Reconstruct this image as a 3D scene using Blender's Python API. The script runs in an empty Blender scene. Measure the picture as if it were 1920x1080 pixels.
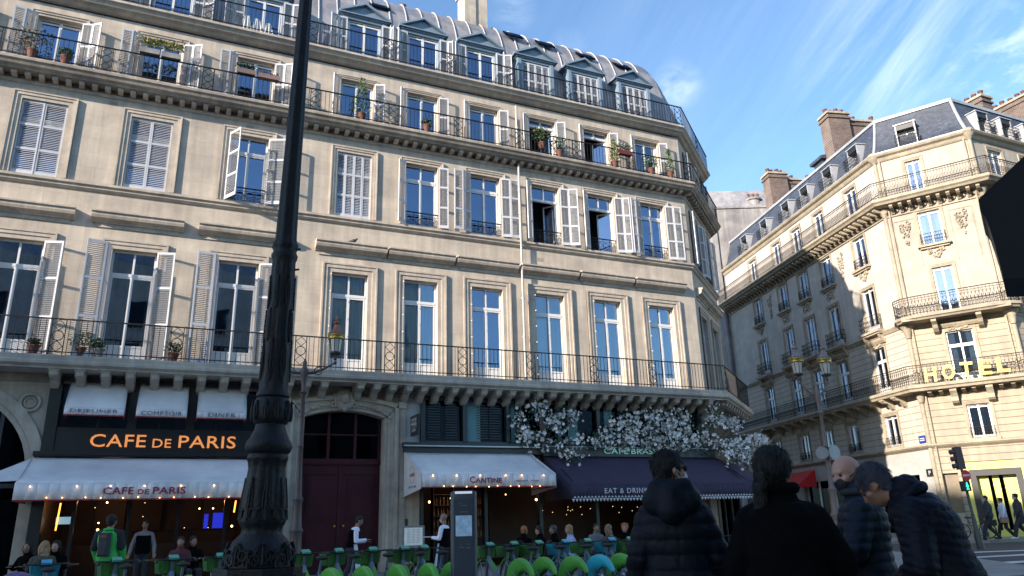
import bpy, bmesh, math, random
from mathutils import Matrix, Vector, noise
R = math.radians
sin, cos, pi = math.sin, math.cos, math.pi
scene = bpy.context.scene
col = scene.collection
random.seed(7)

# ------------------------------------------------------------------ camera
cam_d = bpy.data.cameras.new('camera')
cam = bpy.data.objects.new('camera', cam_d)
col.objects.link(cam)
cam_d.sensor_width = 36.0
cam_d.lens = 1388 / 1920 * 36
cam_d.clip_start = 0.05
cam_d.clip_end = 3000
_p, _r = R(17.7), R(-1.72)
_M = Matrix(((1, 0, 0), (0, -sin(_p), -cos(_p)), (0, cos(_p), -sin(_p)))) @ Matrix(((cos(_r), -sin(_r), 0), (sin(_r), cos(_r), 0), (0, 0, 1)))
cam.matrix_world = Matrix.Translation((0, 0, 1.35)) @ _M.to_4x4()
scene.camera = cam

# ------------------------------------------------------------------ sky, sun, exposure
SUN_EL, SUN_DIR = R(20), Vector((-0.740, -0.673, 0)).normalized()
w = bpy.data.worlds.new('World')
scene.world = w
w.use_nodes = True
nt = w.node_tree
nt.nodes.clear()
out = nt.nodes.new('ShaderNodeOutputWorld')
bg = nt.nodes.new('ShaderNodeBackground')
bg.inputs['Strength'].default_value = 0.13
sky = nt.nodes.new('ShaderNodeTexSky')
sky.sky_type = 'NISHITA'
sky.sun_disc = False
sky.sun_elevation = SUN_EL
sky.sun_rotation = math.atan2(SUN_DIR.x, SUN_DIR.y)
sky.air_density = 1.0
sky.dust_density = 0.5
sky.ozone_density = 3.0
tc = nt.nodes.new('ShaderNodeTexCoord')
def wnode(kind, **k):
    n_ = nt.nodes.new(kind)
    for a_, v_ in k.items():
        setattr(n_, a_, v_)
    return n_
def wmath(op, a_, b_):
    n_ = wnode('ShaderNodeMath', operation=op, use_clamp=False)
    for i_, v_ in enumerate((a_, b_)):
        if isinstance(v_, (int, float)):
            n_.inputs[i_].default_value = v_
        else:
            nt.links.new(v_, n_.inputs[i_])
    return n_.outputs[0]
def wnoise(rot, scl, sc, lo, hi, dist=.4, detail=9):
    mp = wnode('ShaderNodeMapping')
    mp.inputs['Rotation'].default_value = tuple(R(q) for q in rot)
    mp.inputs['Scale'].default_value = scl
    ns = wnode('ShaderNodeTexNoise')
    ns.inputs['Scale'].default_value = sc
    ns.inputs['Detail'].default_value = detail
    ns.inputs['Roughness'].default_value = 0.62
    ns.inputs['Distortion'].default_value = dist
    mr = wnode('ShaderNodeMapRange')
    mr.inputs['From Min'].default_value = lo
    mr.inputs['From Max'].default_value = hi
    nt.links.new(tc.outputs['Generated'], mp.inputs['Vector'])
    nt.links.new(mp.outputs[0], ns.inputs['Vector'])
    nt.links.new(ns.outputs['Fac'], mr.inputs['Value'])
    return mr.outputs[0]
_ax = Vector((.46, -.68, .57)).normalized()
_e2 = _ax.cross(Vector((.44, .74, .51))).normalized()
_e3 = _ax.cross(_e2)
def wstreak(k1, k2, lo, hi):
    cb = wnode('ShaderNodeCombineXYZ')
    for i_, (v_, k_) in enumerate(((_ax, k1), (_e2, k2), (_e3, k2 * .4))):
        dt = wnode('ShaderNodeVectorMath', operation='DOT_PRODUCT')
        nt.links.new(tc.outputs['Generated'], dt.inputs[0])
        dt.inputs[1].default_value = v_
        nt.links.new(wmath('MULTIPLY', dt.outputs['Value'], k_), cb.inputs[i_])
    ns = wnode('ShaderNodeTexNoise')
    ns.inputs['Scale'].default_value = 1.0
    ns.inputs['Detail'].default_value = 10
    ns.inputs['Roughness'].default_value = 0.66
    ns.inputs['Distortion'].default_value = 0.35
    mr = wnode('ShaderNodeMapRange')
    mr.inputs['From Min'].default_value = lo
    mr.inputs['From Max'].default_value = hi
    nt.links.new(cb.outputs[0], ns.inputs['Vector'])
    nt.links.new(ns.outputs['Fac'], mr.inputs['Value'])
    return mr.outputs[0]
streaks = wstreak(2.2, 17.0, .40, .80)
fluff = wnoise((0, 20, 0), (1, 1, 1.8), 13.0, .42, .74, .5)
total_c = None
for (d_, c0, c1, tex, amp) in (((.443, .737, .510), .9930, 1.0, streaks, .15), ((.424, .768, .481), .9950, 1.0, streaks, .12), ((.466, .706, .533), .9930, 1.0, streaks, .15),
                               ((.219, .821, .527), .9993, 1.0004, fluff, .42), ((.011, .785, .62), .9993, 1.0004, fluff, .22), ((.081, .809, .582), .9996, 1.0004, fluff, .12),
                               ((.547, .697, .464), .9975, 1.0, fluff, .6), ((.544, .675, .499), .9985, 1.0, streaks, .15), ((.35, .76, .55), .93, 1.0, streaks, .07)):
    v_ = Vector(d_).normalized()
    dt = wnode('ShaderNodeVectorMath', operation='DOT_PRODUCT')
    nt.links.new(tc.outputs['Generated'], dt.inputs[0])
    dt.inputs[1].default_value = v_
    mr = wnode('ShaderNodeMapRange', interpolation_type='SMOOTHSTEP')
    mr.inputs['From Min'].default_value = c0
    mr.inputs['From Max'].default_value = c0 + (c1 - c0) * .8
    nt.links.new(dt.outputs['Value'], mr.inputs['Value'])
    m_ = wmath('MULTIPLY', wmath('MULTIPLY', mr.outputs[0], tex), amp)
    total_c = m_ if total_c is None else wmath('ADD', total_c, m_)
cl = wnode('ShaderNodeClamp')
cl.inputs['Max'].default_value = .75
nt.links.new(total_c, cl.inputs[0])
mx = nt.nodes.new('ShaderNodeMixRGB')
mx.inputs[2].default_value = (5.6, 5.6, 5.7, 1)
nt.links.new(cl.outputs[0], mx.inputs[0])
nt.links.new(sky.outputs[0], mx.inputs[1])
gn = nt.nodes.new('ShaderNodeMixRGB')
gn.blend_type = 'MULTIPLY'
gn.inputs[0].default_value = 1
gn.inputs[2].default_value = (1.04, 1.13, 1.15, 1)
nt.links.new(mx.outputs[0], gn.inputs[1])
nt.links.new(gn.outputs[0], bg.inputs['Color'])
nt.links.new(bg.outputs[0], out.inputs['Surface'])

sun_d = bpy.data.lights.new('sun', 'SUN')
sun_d.energy = 4.9
sun_d.angle = R(0.5)
sun_d.color = (1.0, 0.87, 0.73)
sun = bpy.data.objects.new('sun', sun_d)
col.objects.link(sun)
_sd = Vector((SUN_DIR.x * cos(SUN_EL), SUN_DIR.y * cos(SUN_EL), sin(SUN_EL)))
sun.rotation_euler = _sd.to_track_quat('Z', 'Y').to_euler()
scene.view_settings.view_transform = 'Standard'
scene.view_settings.look = 'None'
scene.view_settings.gamma = 1
scene.view_settings.exposure = 1.18
scene.render.engine = 'CYCLES'
scene.cycles.max_bounces = 6
scene.cycles.transparent_max_bounces = 8
scene.cycles.sample_clamp_indirect = 4
scene.cycles.caustics_reflective = False
scene.cycles.caustics_refractive = False

# ------------------------------------------------------------------ materials
MATS = {}
def mat(name, c, rough=0.7, metal=0.0, var=0.12, vs=3.0, bump=0.0, bs=40.0, emit=None, es=0.0, spec=0.5, coat=0.0,
        grime=0.0, brick=None, streak=0.0):
    if name in MATS:
        return MATS[name]
    m = bpy.data.materials.new(name)
    m.use_nodes = True
    n, l = m.node_tree.nodes, m.node_tree.links
    b = n['Principled BSDF']
    b.inputs['Roughness'].default_value = rough
    b.inputs['Metallic'].default_value = metal
    b.inputs['Specular IOR Level'].default_value = spec
    b.inputs['Coat Weight'].default_value = coat
    t = n.new('ShaderNodeTexCoord')
    a = n.new('ShaderNodeTexNoise')
    a.inputs['Scale'].default_value = vs
    a.inputs['Detail'].default_value = 6
    a.inputs['Roughness'].default_value = 0.65
    l.new(t.outputs['Object'], a.inputs['Vector'])
    r = n.new('ShaderNodeValToRGB')
    r.color_ramp.elements[0].position = 0.3
    r.color_ramp.elements[1].position = 0.72
    r.color_ramp.elements[0].color = tuple(x * (1 - var) for x in c) + (1,)
    r.color_ramp.elements[1].color = tuple(min(1, x * (1 + var)) for x in c) + (1,)
    l.new(a.outputs['Fac'], r.inputs[0])
    cur = r.outputs[0]
    height = None
    if brick:
        bw, bh, mort, mc, rnd = brick
        sx = n.new('ShaderNodeSeparateXYZ')
        cx = n.new('ShaderNodeCombineXYZ')
        l.new(t.outputs['Object'], sx.inputs[0])
        l.new(sx.outputs['X'], cx.inputs[0])
        l.new(sx.outputs['Z'], cx.inputs[1])
        bt = n.new('ShaderNodeTexBrick')
        bt.inputs['Scale'].default_value = 1
        bt.inputs['Brick Width'].default_value = bw
        bt.inputs['Row Height'].default_value = bh
        bt.inputs['Mortar Size'].default_value = mort
        bt.inputs['Mortar Smooth'].default_value = 0.3
        bt.inputs['Color1'].default_value = (1 - rnd, 1 - rnd, 1 - rnd, 1)
        bt.inputs['Color2'].default_value = (1 + rnd, 1 + rnd * .95, 1 + rnd * .9, 1)
        bt.inputs['Mortar'].default_value = mc + (1,)
        l.new(cx.outputs[0], bt.inputs['Vector'])
        mm = n.new('ShaderNodeMixRGB')
        mm.blend_type = 'MULTIPLY'
        mm.inputs[0].default_value = 1
        l.new(cur, mm.inputs[1])
        l.new(bt.outputs['Color'], mm.inputs[2])
        cur = mm.outputs[0]
        height = bt.outputs['Fac']
    if grime or streak:
        for (amt, sc, lo, hi) in ((grime, (0.35, 0.35, 0.5), 0.35, 0.62), (streak, (2.2, 2.2, 0.16), 0.4, 0.7)):
            if not amt:
                continue
            mpp = n.new('ShaderNodeMapping')
            mpp.inputs['Scale'].default_value = sc
            l.new(t.outputs['Object'], mpp.inputs[0])
            g = n.new('ShaderNodeTexNoise')
            g.inputs['Scale'].default_value = 1.7
            g.inputs['Detail'].default_value = 7
            g.inputs['Roughness'].default_value = 0.6
            l.new(mpp.outputs[0], g.inputs['Vector'])
            gr = n.new('ShaderNodeValToRGB')
            gr.color_ramp.elements[0].position = lo
            gr.color_ramp.elements[1].position = hi
            gr.color_ramp.elements[0].color = (1 - amt, 1 - amt, 1 - amt * .9, 1)
            l.new(g.outputs['Fac'], gr.inputs[0])
            mm = n.new('ShaderNodeMixRGB')
            mm.blend_type = 'MULTIPLY'
            mm.inputs[0].default_value = 1
            l.new(cur, mm.inputs[1])
            l.new(gr.outputs[0], mm.inputs[2])
            cur = mm.outputs[0]
    l.new(cur, b.inputs['Base Color'])
    if bump:
        bb = n.new('ShaderNodeTexNoise')
        bb.inputs['Scale'].default_value = bs
        bb.inputs['Detail'].default_value = 5
        l.new(t.outputs['Object'], bb.inputs['Vector'])
        bp = n.new('ShaderNodeBump')
        bp.inputs['Strength'].default_value = bump
        bp.inputs['Distance'].default_value = 0.02
        l.new(bb.outputs['Fac'], bp.inputs['Height'])
        l.new(bp.outputs[0], b.inputs['Normal'])
    if emit:
        b.inputs['Emission Color'].default_value = emit + (1,)
        b.inputs['Emission Strength'].default_value = es
    MATS[name] = m
    return m

def glass_mat(name, tint, base_refl, rough=0.02, gc=(0.60, 0.71, 0.90)):
    m = bpy.data.materials.new(name)
    m.use_nodes = True
    n, l = m.node_tree.nodes, m.node_tree.links
    n.clear()
    o = n.new('ShaderNodeOutputMaterial')
    tr = n.new('ShaderNodeBsdfTransparent')
    tr.inputs[0].default_value = tint + (1,)
    gl = n.new('ShaderNodeBsdfGlossy')
    gl.inputs['Roughness'].default_value = rough
    gl.inputs['Color'].default_value = gc + (1,)
    lw = n.new('ShaderNodeFresnel')
    lw.inputs[0].default_value = 1.5
    ad = n.new('ShaderNodeMath')
    ad.operation = 'ADD'
    ad.use_clamp = True
    ad.inputs[1].default_value = base_refl
    t = n.new('ShaderNodeTexCoord')
    nz = n.new('ShaderNodeTexNoise')
    nz.inputs['Scale'].default_value = 0.9
    nz.inputs['Detail'].default_value = 1
    bp = n.new('ShaderNodeBump')
    bp.inputs['Strength'].default_value = 0.10
    bp.inputs['Distance'].default_value = 0.06
    mx = n.new('ShaderNodeMixShader')
    l.new(t.outputs['Object'], nz.inputs['Vector'])
    l.new(nz.outputs['Fac'], bp.inputs['Height'])
    l.new(bp.outputs[0], gl.inputs['Normal'])
    l.new(lw.outputs[0], ad.inputs[0])
    l.new(ad.outputs[0], mx.inputs[0])
    l.new(tr.outputs[0], mx.inputs[1])
    l.new(gl.outputs[0], mx.inputs[2])
    l.new(mx.outputs[0], o.inputs[0])
    MATS[name] = m
    return m

STONE = mat('limestone_facade', (0.60, 0.52, 0.415), .85, var=.13, vs=1.4, bump=.25, bs=30, grime=.22, streak=.24, brick=(1.25, .5, .006, (.82, .79, .76), .045))
STONE_T = mat('limestone_trim', (0.58, 0.50, 0.40), .85, var=.12, vs=5, bump=.2, bs=50, grime=.28, streak=.25)
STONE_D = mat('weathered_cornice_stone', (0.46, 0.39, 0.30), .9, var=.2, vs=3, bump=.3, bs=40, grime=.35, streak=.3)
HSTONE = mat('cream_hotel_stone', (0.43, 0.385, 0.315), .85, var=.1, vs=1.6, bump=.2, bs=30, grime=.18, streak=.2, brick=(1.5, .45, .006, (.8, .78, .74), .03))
CSTONE = mat('pale_side_street_stone', (0.56, 0.515, 0.45), .85, var=.1, vs=1.6, bump=.2, bs=30, grime=.18, streak=.2, brick=(1.5, .45, .006, (.8, .78, .74), .03))  # whiter than the corner stone, and lightened to lift this face's shade
CRUST = mat('pale_side_street_rustication', (0.54, 0.49, 0.41), .85, var=.1, vs=1.6, bump=.2, bs=30, grime=.15, streak=.18, brick=(60, .33, .022, (.5, .47, .43), .03))  # same lightening of the shaded side-street face, put into the rusticated stone
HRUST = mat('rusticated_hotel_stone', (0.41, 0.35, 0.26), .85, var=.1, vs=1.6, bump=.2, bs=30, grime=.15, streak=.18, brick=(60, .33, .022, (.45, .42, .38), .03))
HTRIM = mat('hotel_trim_stone', (0.43, 0.37, 0.27), .85, var=.16, vs=5, bump=.3, bs=40, grime=.3, streak=.2)
GREYWALL = mat('grey_rendered_party_wall', (0.34, 0.32, 0.30), .9, var=.18, vs=.8, bump=.3, grime=.35, streak=.35)
BRICK = mat('chimney_brick', (0.115, 0.082, 0.068), .9, var=.2, vs=2, bump=.4, grime=.35, brick=(.24, .08, .014, (1.9, 2.1, 2.2), .3))
ZINC = mat('zinc_roof', (0.36, 0.35, 0.355), .5, metal=.15, var=.18, vs=2.5, grime=.3, streak=.25)
SLATE = mat('blue_slate_roof', (0.065, 0.078, 0.105), .5, var=.25, vs=6, bump=.3, bs=20, grime=.25, streak=.2, brick=(.22, .12, .006, (.55, .55, .55), .22))
DORMER = mat('blue_grey_dormer_paint', (0.17, 0.235, 0.30), .5, var=.15)
SHUT = mat('white_shutter_paint', (0.53, 0.54, 0.57), .5, var=.07, vs=2, grime=.1)
FRAMEW = mat('white_window_paint', (0.68, 0.68, 0.68), .4, var=.05, grime=.06)
IRON = mat('black_wrought_iron', (0.012, 0.012, 0.014), .6, var=.3, spec=.25)
HIRON = mat('dark_ornate_iron', (0.014, 0.013, 0.013), .6, var=.3, spec=.2)
GLASS = glass_mat('window_glass', (0.60, 0.68, 0.74), 0.23)
GLASSC = glass_mat('clear_window_glass', (0.88, 0.94, 0.96), 0.13, gc=(.75, .85, 1.0))
GLASSD = glass_mat('dark_shop_glass', (0.25, 0.30, 0.36), 0.01, gc=(.12, .16, .22))
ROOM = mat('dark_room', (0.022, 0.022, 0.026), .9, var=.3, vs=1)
CURT = mat('pale_curtain', (0.50, 0.68, 0.72), .9, var=.08)
CURTW = mat('white_net_curtain', (0.62, 0.62, 0.62), .9, var=.08)
BLACKP = mat('black_shopfront_paint', (0.014, 0.015, 0.018), .35, var=.2)
NAVYP = mat('dark_teal_shopfront_paint', (0.02, 0.032, 0.042), .35, var=.2)
DOORP = mat('oxblood_door_paint', (0.050, 0.007, 0.014), .4, var=.25, vs=2, spec=.3)
AWN = mat('white_awning_canvas', (0.74, 0.71, 0.70), .9, var=.08, vs=1.5, grime=.22)
AWNP = mat('purple_awning_canvas', (0.036, 0.028, 0.056), .9, var=.15, vs=1.5)
REDT = mat('dark_red_trim', (0.26, 0.012, 0.02), .6)
REDL = mat('dark_red_lettering', (0.34, 0.010, 0.03), .6)
GREYL = mat('grey_lettering', (0.16, 0.15, 0.19), .7)
WHITEL = mat('white_lettering', (0.6, 0.6, 0.62), .6)
ORANGE = mat('lit_orange_lettering', (0.6, 0.25, 0.08), .5, emit=(1.0, 0.34, 0.09), es=0.3)
TEAL = mat('lit_teal_lettering', (0.3, 0.5, 0.48), .5, emit=(0.30, 0.70, 0.66), es=0.12)
GOLD = mat('yellow_hotel_letter_paint', (0.66, 0.36, 0.012), .4)
GOLDE = mat('pale_letter_edge', (0.66, 0.50, 0.10), .4)
BULB = mat('warm_lit_bulb', (1, .7, .3), .4, emit=(1.0, 0.55, 0.20), es=5)
NEON = mat('orange_filament_tube', (1, .5, .1), .4, emit=(1.0, 0.42, 0.06), es=1.4)
SCREEN = mat('blue_lit_screen', (.02, .02, .2), .3, emit=(0.03, 0.05, 0.9), es=0.28)
SCREENW = mat('pale_lit_screen', (.2, .3, .4), .3, emit=(0.25, 0.45, 0.6), es=0.35)
LAMPIRON = mat('blue_black_cast_iron', (0.009, 0.0085, 0.0095), .55, var=.4, vs=7, bump=.4, bs=30, spec=.28)
POSTBR = mat('brown_painted_iron', (0.085, 0.062, 0.058), .5, var=.2, metal=.2)
COPPER = mat('copper_lantern_crown', (0.33, 0.13, 0.075), .5, metal=.3, var=.3, vs=12)
BRASS = mat('tarnished_brass', (0.42, 0.27, 0.06), .35, metal=.8, var=.2)
LGLASS = mat('frosted_lantern_glass', (0.48, 0.47, 0.42), .25, var=.1)
ASPH = mat('asphalt', (0.050, 0.051, 0.055), .85, var=.22, vs=8, bump=.5, bs=120, grime=.25)
PAVE = mat('pavement_granite', (0.27, 0.255, 0.235), .85, var=.15, vs=2, bump=.3, bs=60, grime=.2, brick=(.9, .5, .01, (.6, .6, .6), .05))
PAINT = mat('white_road_paint', (0.62, 0.62, 0.62), .8, var=.15, vs=8, grime=.2)
KERB = mat('granite_kerb', (0.26, 0.25, 0.24), .85, var=.2, vs=8)
YELL = mat('lemon_shop_paint', (0.66, 0.64, 0.15), .5, var=.03)
DGREY = mat('dark_grey_frame', (0.014, 0.015, 0.017), .5, var=.2)
TERRA = mat('terracotta_pot', (0.13, 0.055, 0.04), .85, var=.2, vs=8)
PLANT = mat('green_foliage', (0.055, 0.10, 0.03), .6, var=.5, vs=25)
PLANTY = mat('yellow_green_foliage', (0.17, 0.18, 0.035), .6, var=.4, vs=20)
PLANTD = mat('dark_foliage', (0.025, 0.055, 0.025), .6, var=.5, vs=20)
RUBBER = mat('black_rubber', (0.02, 0.02, 0.02), .8)
STEEL = mat('brushed_steel', (0.42, 0.44, 0.47), .35, metal=.8)
BGREEN = mat('green_bike_plastic', (0.10, 0.36, 0.05), .35, var=.08)
BTEAL = mat('turquoise_bike_plastic', (0.03, 0.42, 0.52), .35, var=.08)
BGREEND = mat('dark_green_basket_plastic', (0.05, 0.17, 0.03), .45, var=.15)
BTEALD = mat('turquoise_basket_plastic', (0.015, 0.22, 0.30), .45, var=.15)
MINT = mat('mint_bike_screen', (0.08, 0.36, 0.26), .3, var=.1)
BFRAME = mat('grey_blue_bike_frame', (0.15, 0.18, 0.24), .35, metal=.3)

# ------------------------------------------------------------------ helpers
def tag(o, label=None, cat=None, group=None, kind=None):
    if label: o['label'] = label
    if cat: o['category'] = cat
    if group: o['group'] = group
    if kind: o['kind'] = kind
    return o

def empty(name, M=None, label=None, cat=None, group=None):
    o = bpy.data.objects.new(name, None)
    o.empty_display_size = .2
    col.objects.link(o)
    if M is not None:
        o.matrix_world = M if isinstance(M, Matrix) else Matrix.Translation(M)
    return tag(o, label, cat, group)

def link(name, me, parent=None, M=None):
    o = bpy.data.objects.new(name, me)
    col.objects.link(o)
    if parent is not None:
        o.parent = parent
    if M is not None:
        o.matrix_basis = M if isinstance(M, Matrix) else Matrix.Translation(M)
    return o

def dup(o, parent=None, M=None):
    c = o.copy()
    col.objects.link(c)
    c.parent = parent
    if M is not None:
        c.matrix_basis = M
    for ch in o.children:
        dup(ch, c)
    return c

class MB:
    def __init__(s):
        s.v, s.f = [], []
    def add(s, vs, fs, M=None):
        k = len(s.v)
        if M is not None:
            vs = [M @ Vector(p) for p in vs]
        s.v += [tuple(p) for p in vs]
        s.f += [tuple(i + k for i in f) for f in fs]
        return s
    def box(s, x0, x1, y0, y1, z0, z1, M=None):
        return s.add([(x0, y0, z0), (x1, y0, z0), (x1, y1, z0), (x0, y1, z0), (x0, y0, z1), (x1, y0, z1), (x1, y1, z1), (x0, y1, z1)],
                     [(0, 3, 2, 1), (4, 5, 6, 7), (0, 1, 5, 4), (1, 2, 6, 5), (2, 3, 7, 6), (3, 0, 4, 7)], M)
    def quad(s, a, b, c, d):
        return s.add([a, b, c, d], [(0, 1, 2, 3)])
    def lathe(s, prof, n=20, M=None, caps=True, mod=None):
        vs, fs = [], []
        for j, (r, z) in enumerate(prof):
            for i in range(n):
                a = 2 * pi * i / n
                rr = r * (mod(a, j, z) if mod else 1)
                vs.append((rr * cos(a), rr * sin(a), z))
        for j in range(len(prof) - 1):
            for i in range(n):
                k = (i + 1) % n
                fs.append((j * n + i, j * n + k, (j + 1) * n + k, (j + 1) * n + i))
        if caps:
            fs.append(tuple(range(n - 1, -1, -1)))
            fs.append(tuple((len(prof) - 1) * n + i for i in range(n)))
        return s.add(vs, fs, M)
    def tube(s, pts, r, n=8, caps=True):
        pts = [Vector(p) for p in pts]
        rs = r if isinstance(r, (list, tuple)) else [r] * len(pts)
        vs, fs = [], []
        prev = None
        for j, p in enumerate(pts):
            d = (pts[min(j + 1, len(pts) - 1)] - pts[max(j - 1, 0)]).normalized()
            if prev is None:
                u = d.orthogonal().normalized()
            else:
                u = (prev - d * prev.dot(d)).normalized()
            prev = u
            v = d.cross(u)
            for i in range(n):
                a = 2 * pi * i / n
                vs.append(p + (u * cos(a) + v * sin(a)) * rs[j])
        for j in range(len(pts) - 1):
            for i in range(n):
                k = (i + 1) % n
                fs.append((j * n + i, j * n + k, (j + 1) * n + k, (j + 1) * n + i))
        if caps:
            fs.append(tuple(range(n - 1, -1, -1)))
            fs.append(tuple((len(pts) - 1) * n + i for i in range(n)))
        return s.add(vs, fs)
    def ball(s, c, r, n=10, m=7, sq=(1, 1, 1), M=None):
        c = Vector(c)
        vs, fs = [], []
        for j in range(m + 1):
            t = pi * j / m
            for i in range(n):
                a = 2 * pi * i / n
                q = Vector((sin(t) * cos(a) * sq[0], sin(t) * sin(a) * sq[1], cos(t) * sq[2])) * r
                vs.append((M @ q if M else q) + c)
        for j in range(m):
            for i in range(n):
                k = (i + 1) % n
                fs.append(((j + 1) * n + i, (j + 1) * n + k, j * n + k, j * n + i))
        return s.add(vs, fs)
    def ring(s, c, rad, r, axis='y', n=32, k=6, a0=0, a1=2 * pi, sx=1.0):
        c = Vector(c)
        full = abs(a1 - a0 - 2 * pi) < 1e-4
        N = n if full else n + 1
        vs, fs = [], []
        for i in range(N):
            a = a0 + (a1 - a0) * i / n
            for j in range(k):
                b = 2 * pi * j / k
                q = rad + r * cos(b)
                h = r * sin(b)
                p = {'y': (q * cos(a) * sx, h, q * sin(a)), 'z': (q * cos(a), q * sin(a), h), 'x': (h, q * cos(a), q * sin(a))}[axis]
                vs.append(c + Vector(p))
        for i in range(n):
            i2 = (i + 1) % N
            for j in range(k):
                j2 = (j + 1) % k
                fs.append((i * k + j, i2 * k + j, i2 * k + j2, i * k + j2))
        return s.add(vs, fs)
    def prism(s, poly, y0, y1, M=None):      # polygon in x,z pushed along y
        n = len(poly)
        return s.add([(x, y0, z) for x, z in poly] + [(x, y1, z) for x, z in poly],
                     [tuple(range(n)), tuple(range(2 * n - 1, n - 1, -1))] + [(i, i + n, (i + 1) % n + n, (i + 1) % n) for i in range(n)], M)
    def prismx(s, poly, x0, x1, M=None):     # polygon in y,z pushed along x
        n = len(poly)
        return s.add([(x0, y, z) for y, z in poly] + [(x1, y, z) for y, z in poly],
                     [tuple(range(n)), tuple(range(2 * n - 1, n - 1, -1))] + [(i, i + n, (i + 1) % n + n, (i + 1) % n) for i in range(n)], M)
    def leaf(s, c, d, w_, l_, up=None):
        c, d = Vector(c), Vector(d).normalized()
        u = d.cross(Vector((random.uniform(-1, 1), random.uniform(-1, 1), random.uniform(-1, 1)))).normalized()
        return s.add([c, c + d * l_ * .5 + u * w_ * .5, c + d * l_, c + d * l_ * .5 - u * w_ * .5], [(0, 1, 2, 3)])
    def mesh(s, name, m, smooth=False, fix=True):
        me = bpy.data.meshes.new(name)
        me.from_pydata(s.v, [], s.f)
        if fix:
            bm = bmesh.new()
            bm.from_mesh(me)
            bmesh.ops.recalc_face_normals(bm, faces=bm.faces)
            bm.to_mesh(me)
            bm.free()
        me.materials.append(m)
        if smooth:
            me.polygons.foreach_set('use_smooth', [True] * len(me.polygons))
            if smooth != 'all':
                me.set_sharp_from_angle(angle=R(smooth if smooth is not True else 40))
        return me
    def build(s, name, m, parent=None, M=None, smooth=False, fix=True):
        return link(name, s.mesh(name, m, smooth, fix), parent, M)

def frame(rootM, x, y, az):
    """frame matrix relative to a building root (x along wall, y inward, z up)"""
    return Matrix.Translation((x, y, 0)) @ Matrix.Rotation(R(az), 4, 'Z')

def sweep(mb, path, prof, closed_prof=True):
    """push a profile [(out,z)] along a plan path with mitred corners; out is to the right of travel"""
    P = [Vector((p[0], p[1], 0)) for p in path]
    n = len(prof)
    vs = []
    for i, p in enumerate(P):
        d0 = (P[i] - P[i - 1]).normalized() if i > 0 else None
        d1 = (P[i + 1] - P[i]).normalized() if i < len(P) - 1 else None
        d0 = d0 or d1
        d1 = d1 or d0
        n0, n1 = Vector((d0.y, -d0.x, 0)), Vector((d1.y, -d1.x, 0))
        m = (n0 + n1).normalized()
        k = 1 / max(.3, m.dot(n0))
        for (o, z) in prof:
            vs.append(p + m * o * k + Vector((0, 0, z)))
    fs = []
    for i in range(len(P) - 1):
        for j in range(n if closed_prof else n - 1):
            k = (j + 1) % n
            fs.append((i * n + j, i * n + k, (i + 1) * n + k, (i + 1) * n + j))
    if closed_prof:
        fs.append(tuple(range(n)))
        fs.append(tuple((len(P) - 1) * n + i for i in range(n - 1, -1, -1)))
    mb.add(vs, fs)

def along(path, dist, off=0.0):
    """point, direction, normal at distance along a plan path"""
    P = [Vector((p[0], p[1], 0)) for p in path]
    for i in range(len(P) - 1):
        L = (P[i + 1] - P[i]).length
        if dist <= L or i == len(P) - 2:
            d = (P[i + 1] - P[i]) / L
            return P[i] + d * dist, d, Vector((d.y, -d.x, 0))
        dist -= L

def offset_path(path, o):
    mb = MB()
    sweep(mb, path, [(o, 0)], False)
    return [(v[0], v[1]) for v in mb.v]

def wall(mb, x0, x1, z0, z1, ops, depth=.3, th=.45):
    """solid wall sheet with real openings and reveals; ops = (xa, xb, za, zb)"""
    xs = sorted({x0, x1, *[o[0] for o in ops], *[o[1] for o in ops]})
    zs = sorted({z0, z1, *[o[2] for o in ops], *[o[3] for o in ops]})
    xs = [x for x in xs if x0 <= x <= x1]
    zs = [z for z in zs if z0 <= z <= z1]
    for i in range(len(xs) - 1):
        for j in range(len(zs) - 1):
            cx, cz = (xs[i] + xs[i + 1]) / 2, (zs[j] + zs[j + 1]) / 2
            if any(o[0] < cx < o[1] and o[2] < cz < o[3] for o in ops):
                continue
            mb.quad((xs[i], 0, zs[j]), (xs[i + 1], 0, zs[j]), (xs[i + 1], 0, zs[j + 1]), (xs[i], 0, zs[j + 1]))
    for (a, b, c, d) in ops:
        mb.quad((a, 0, c), (a, 0, d), (a, depth, d), (a, depth, c))
        mb.quad((b, 0, c), (b, depth, c), (b, depth, d), (b, 0, d))
        mb.quad((a, 0, d), (b, 0, d), (b, depth, d), (a, depth, d))
        mb.quad((a, 0, c), (a, depth, c), (b, depth, c), (b, 0, c))
    return mb

CACHE = {}
def cached(key, fn):
    if key not in CACHE:
        CACHE[key] = fn()
    return CACHE[key]

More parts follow.
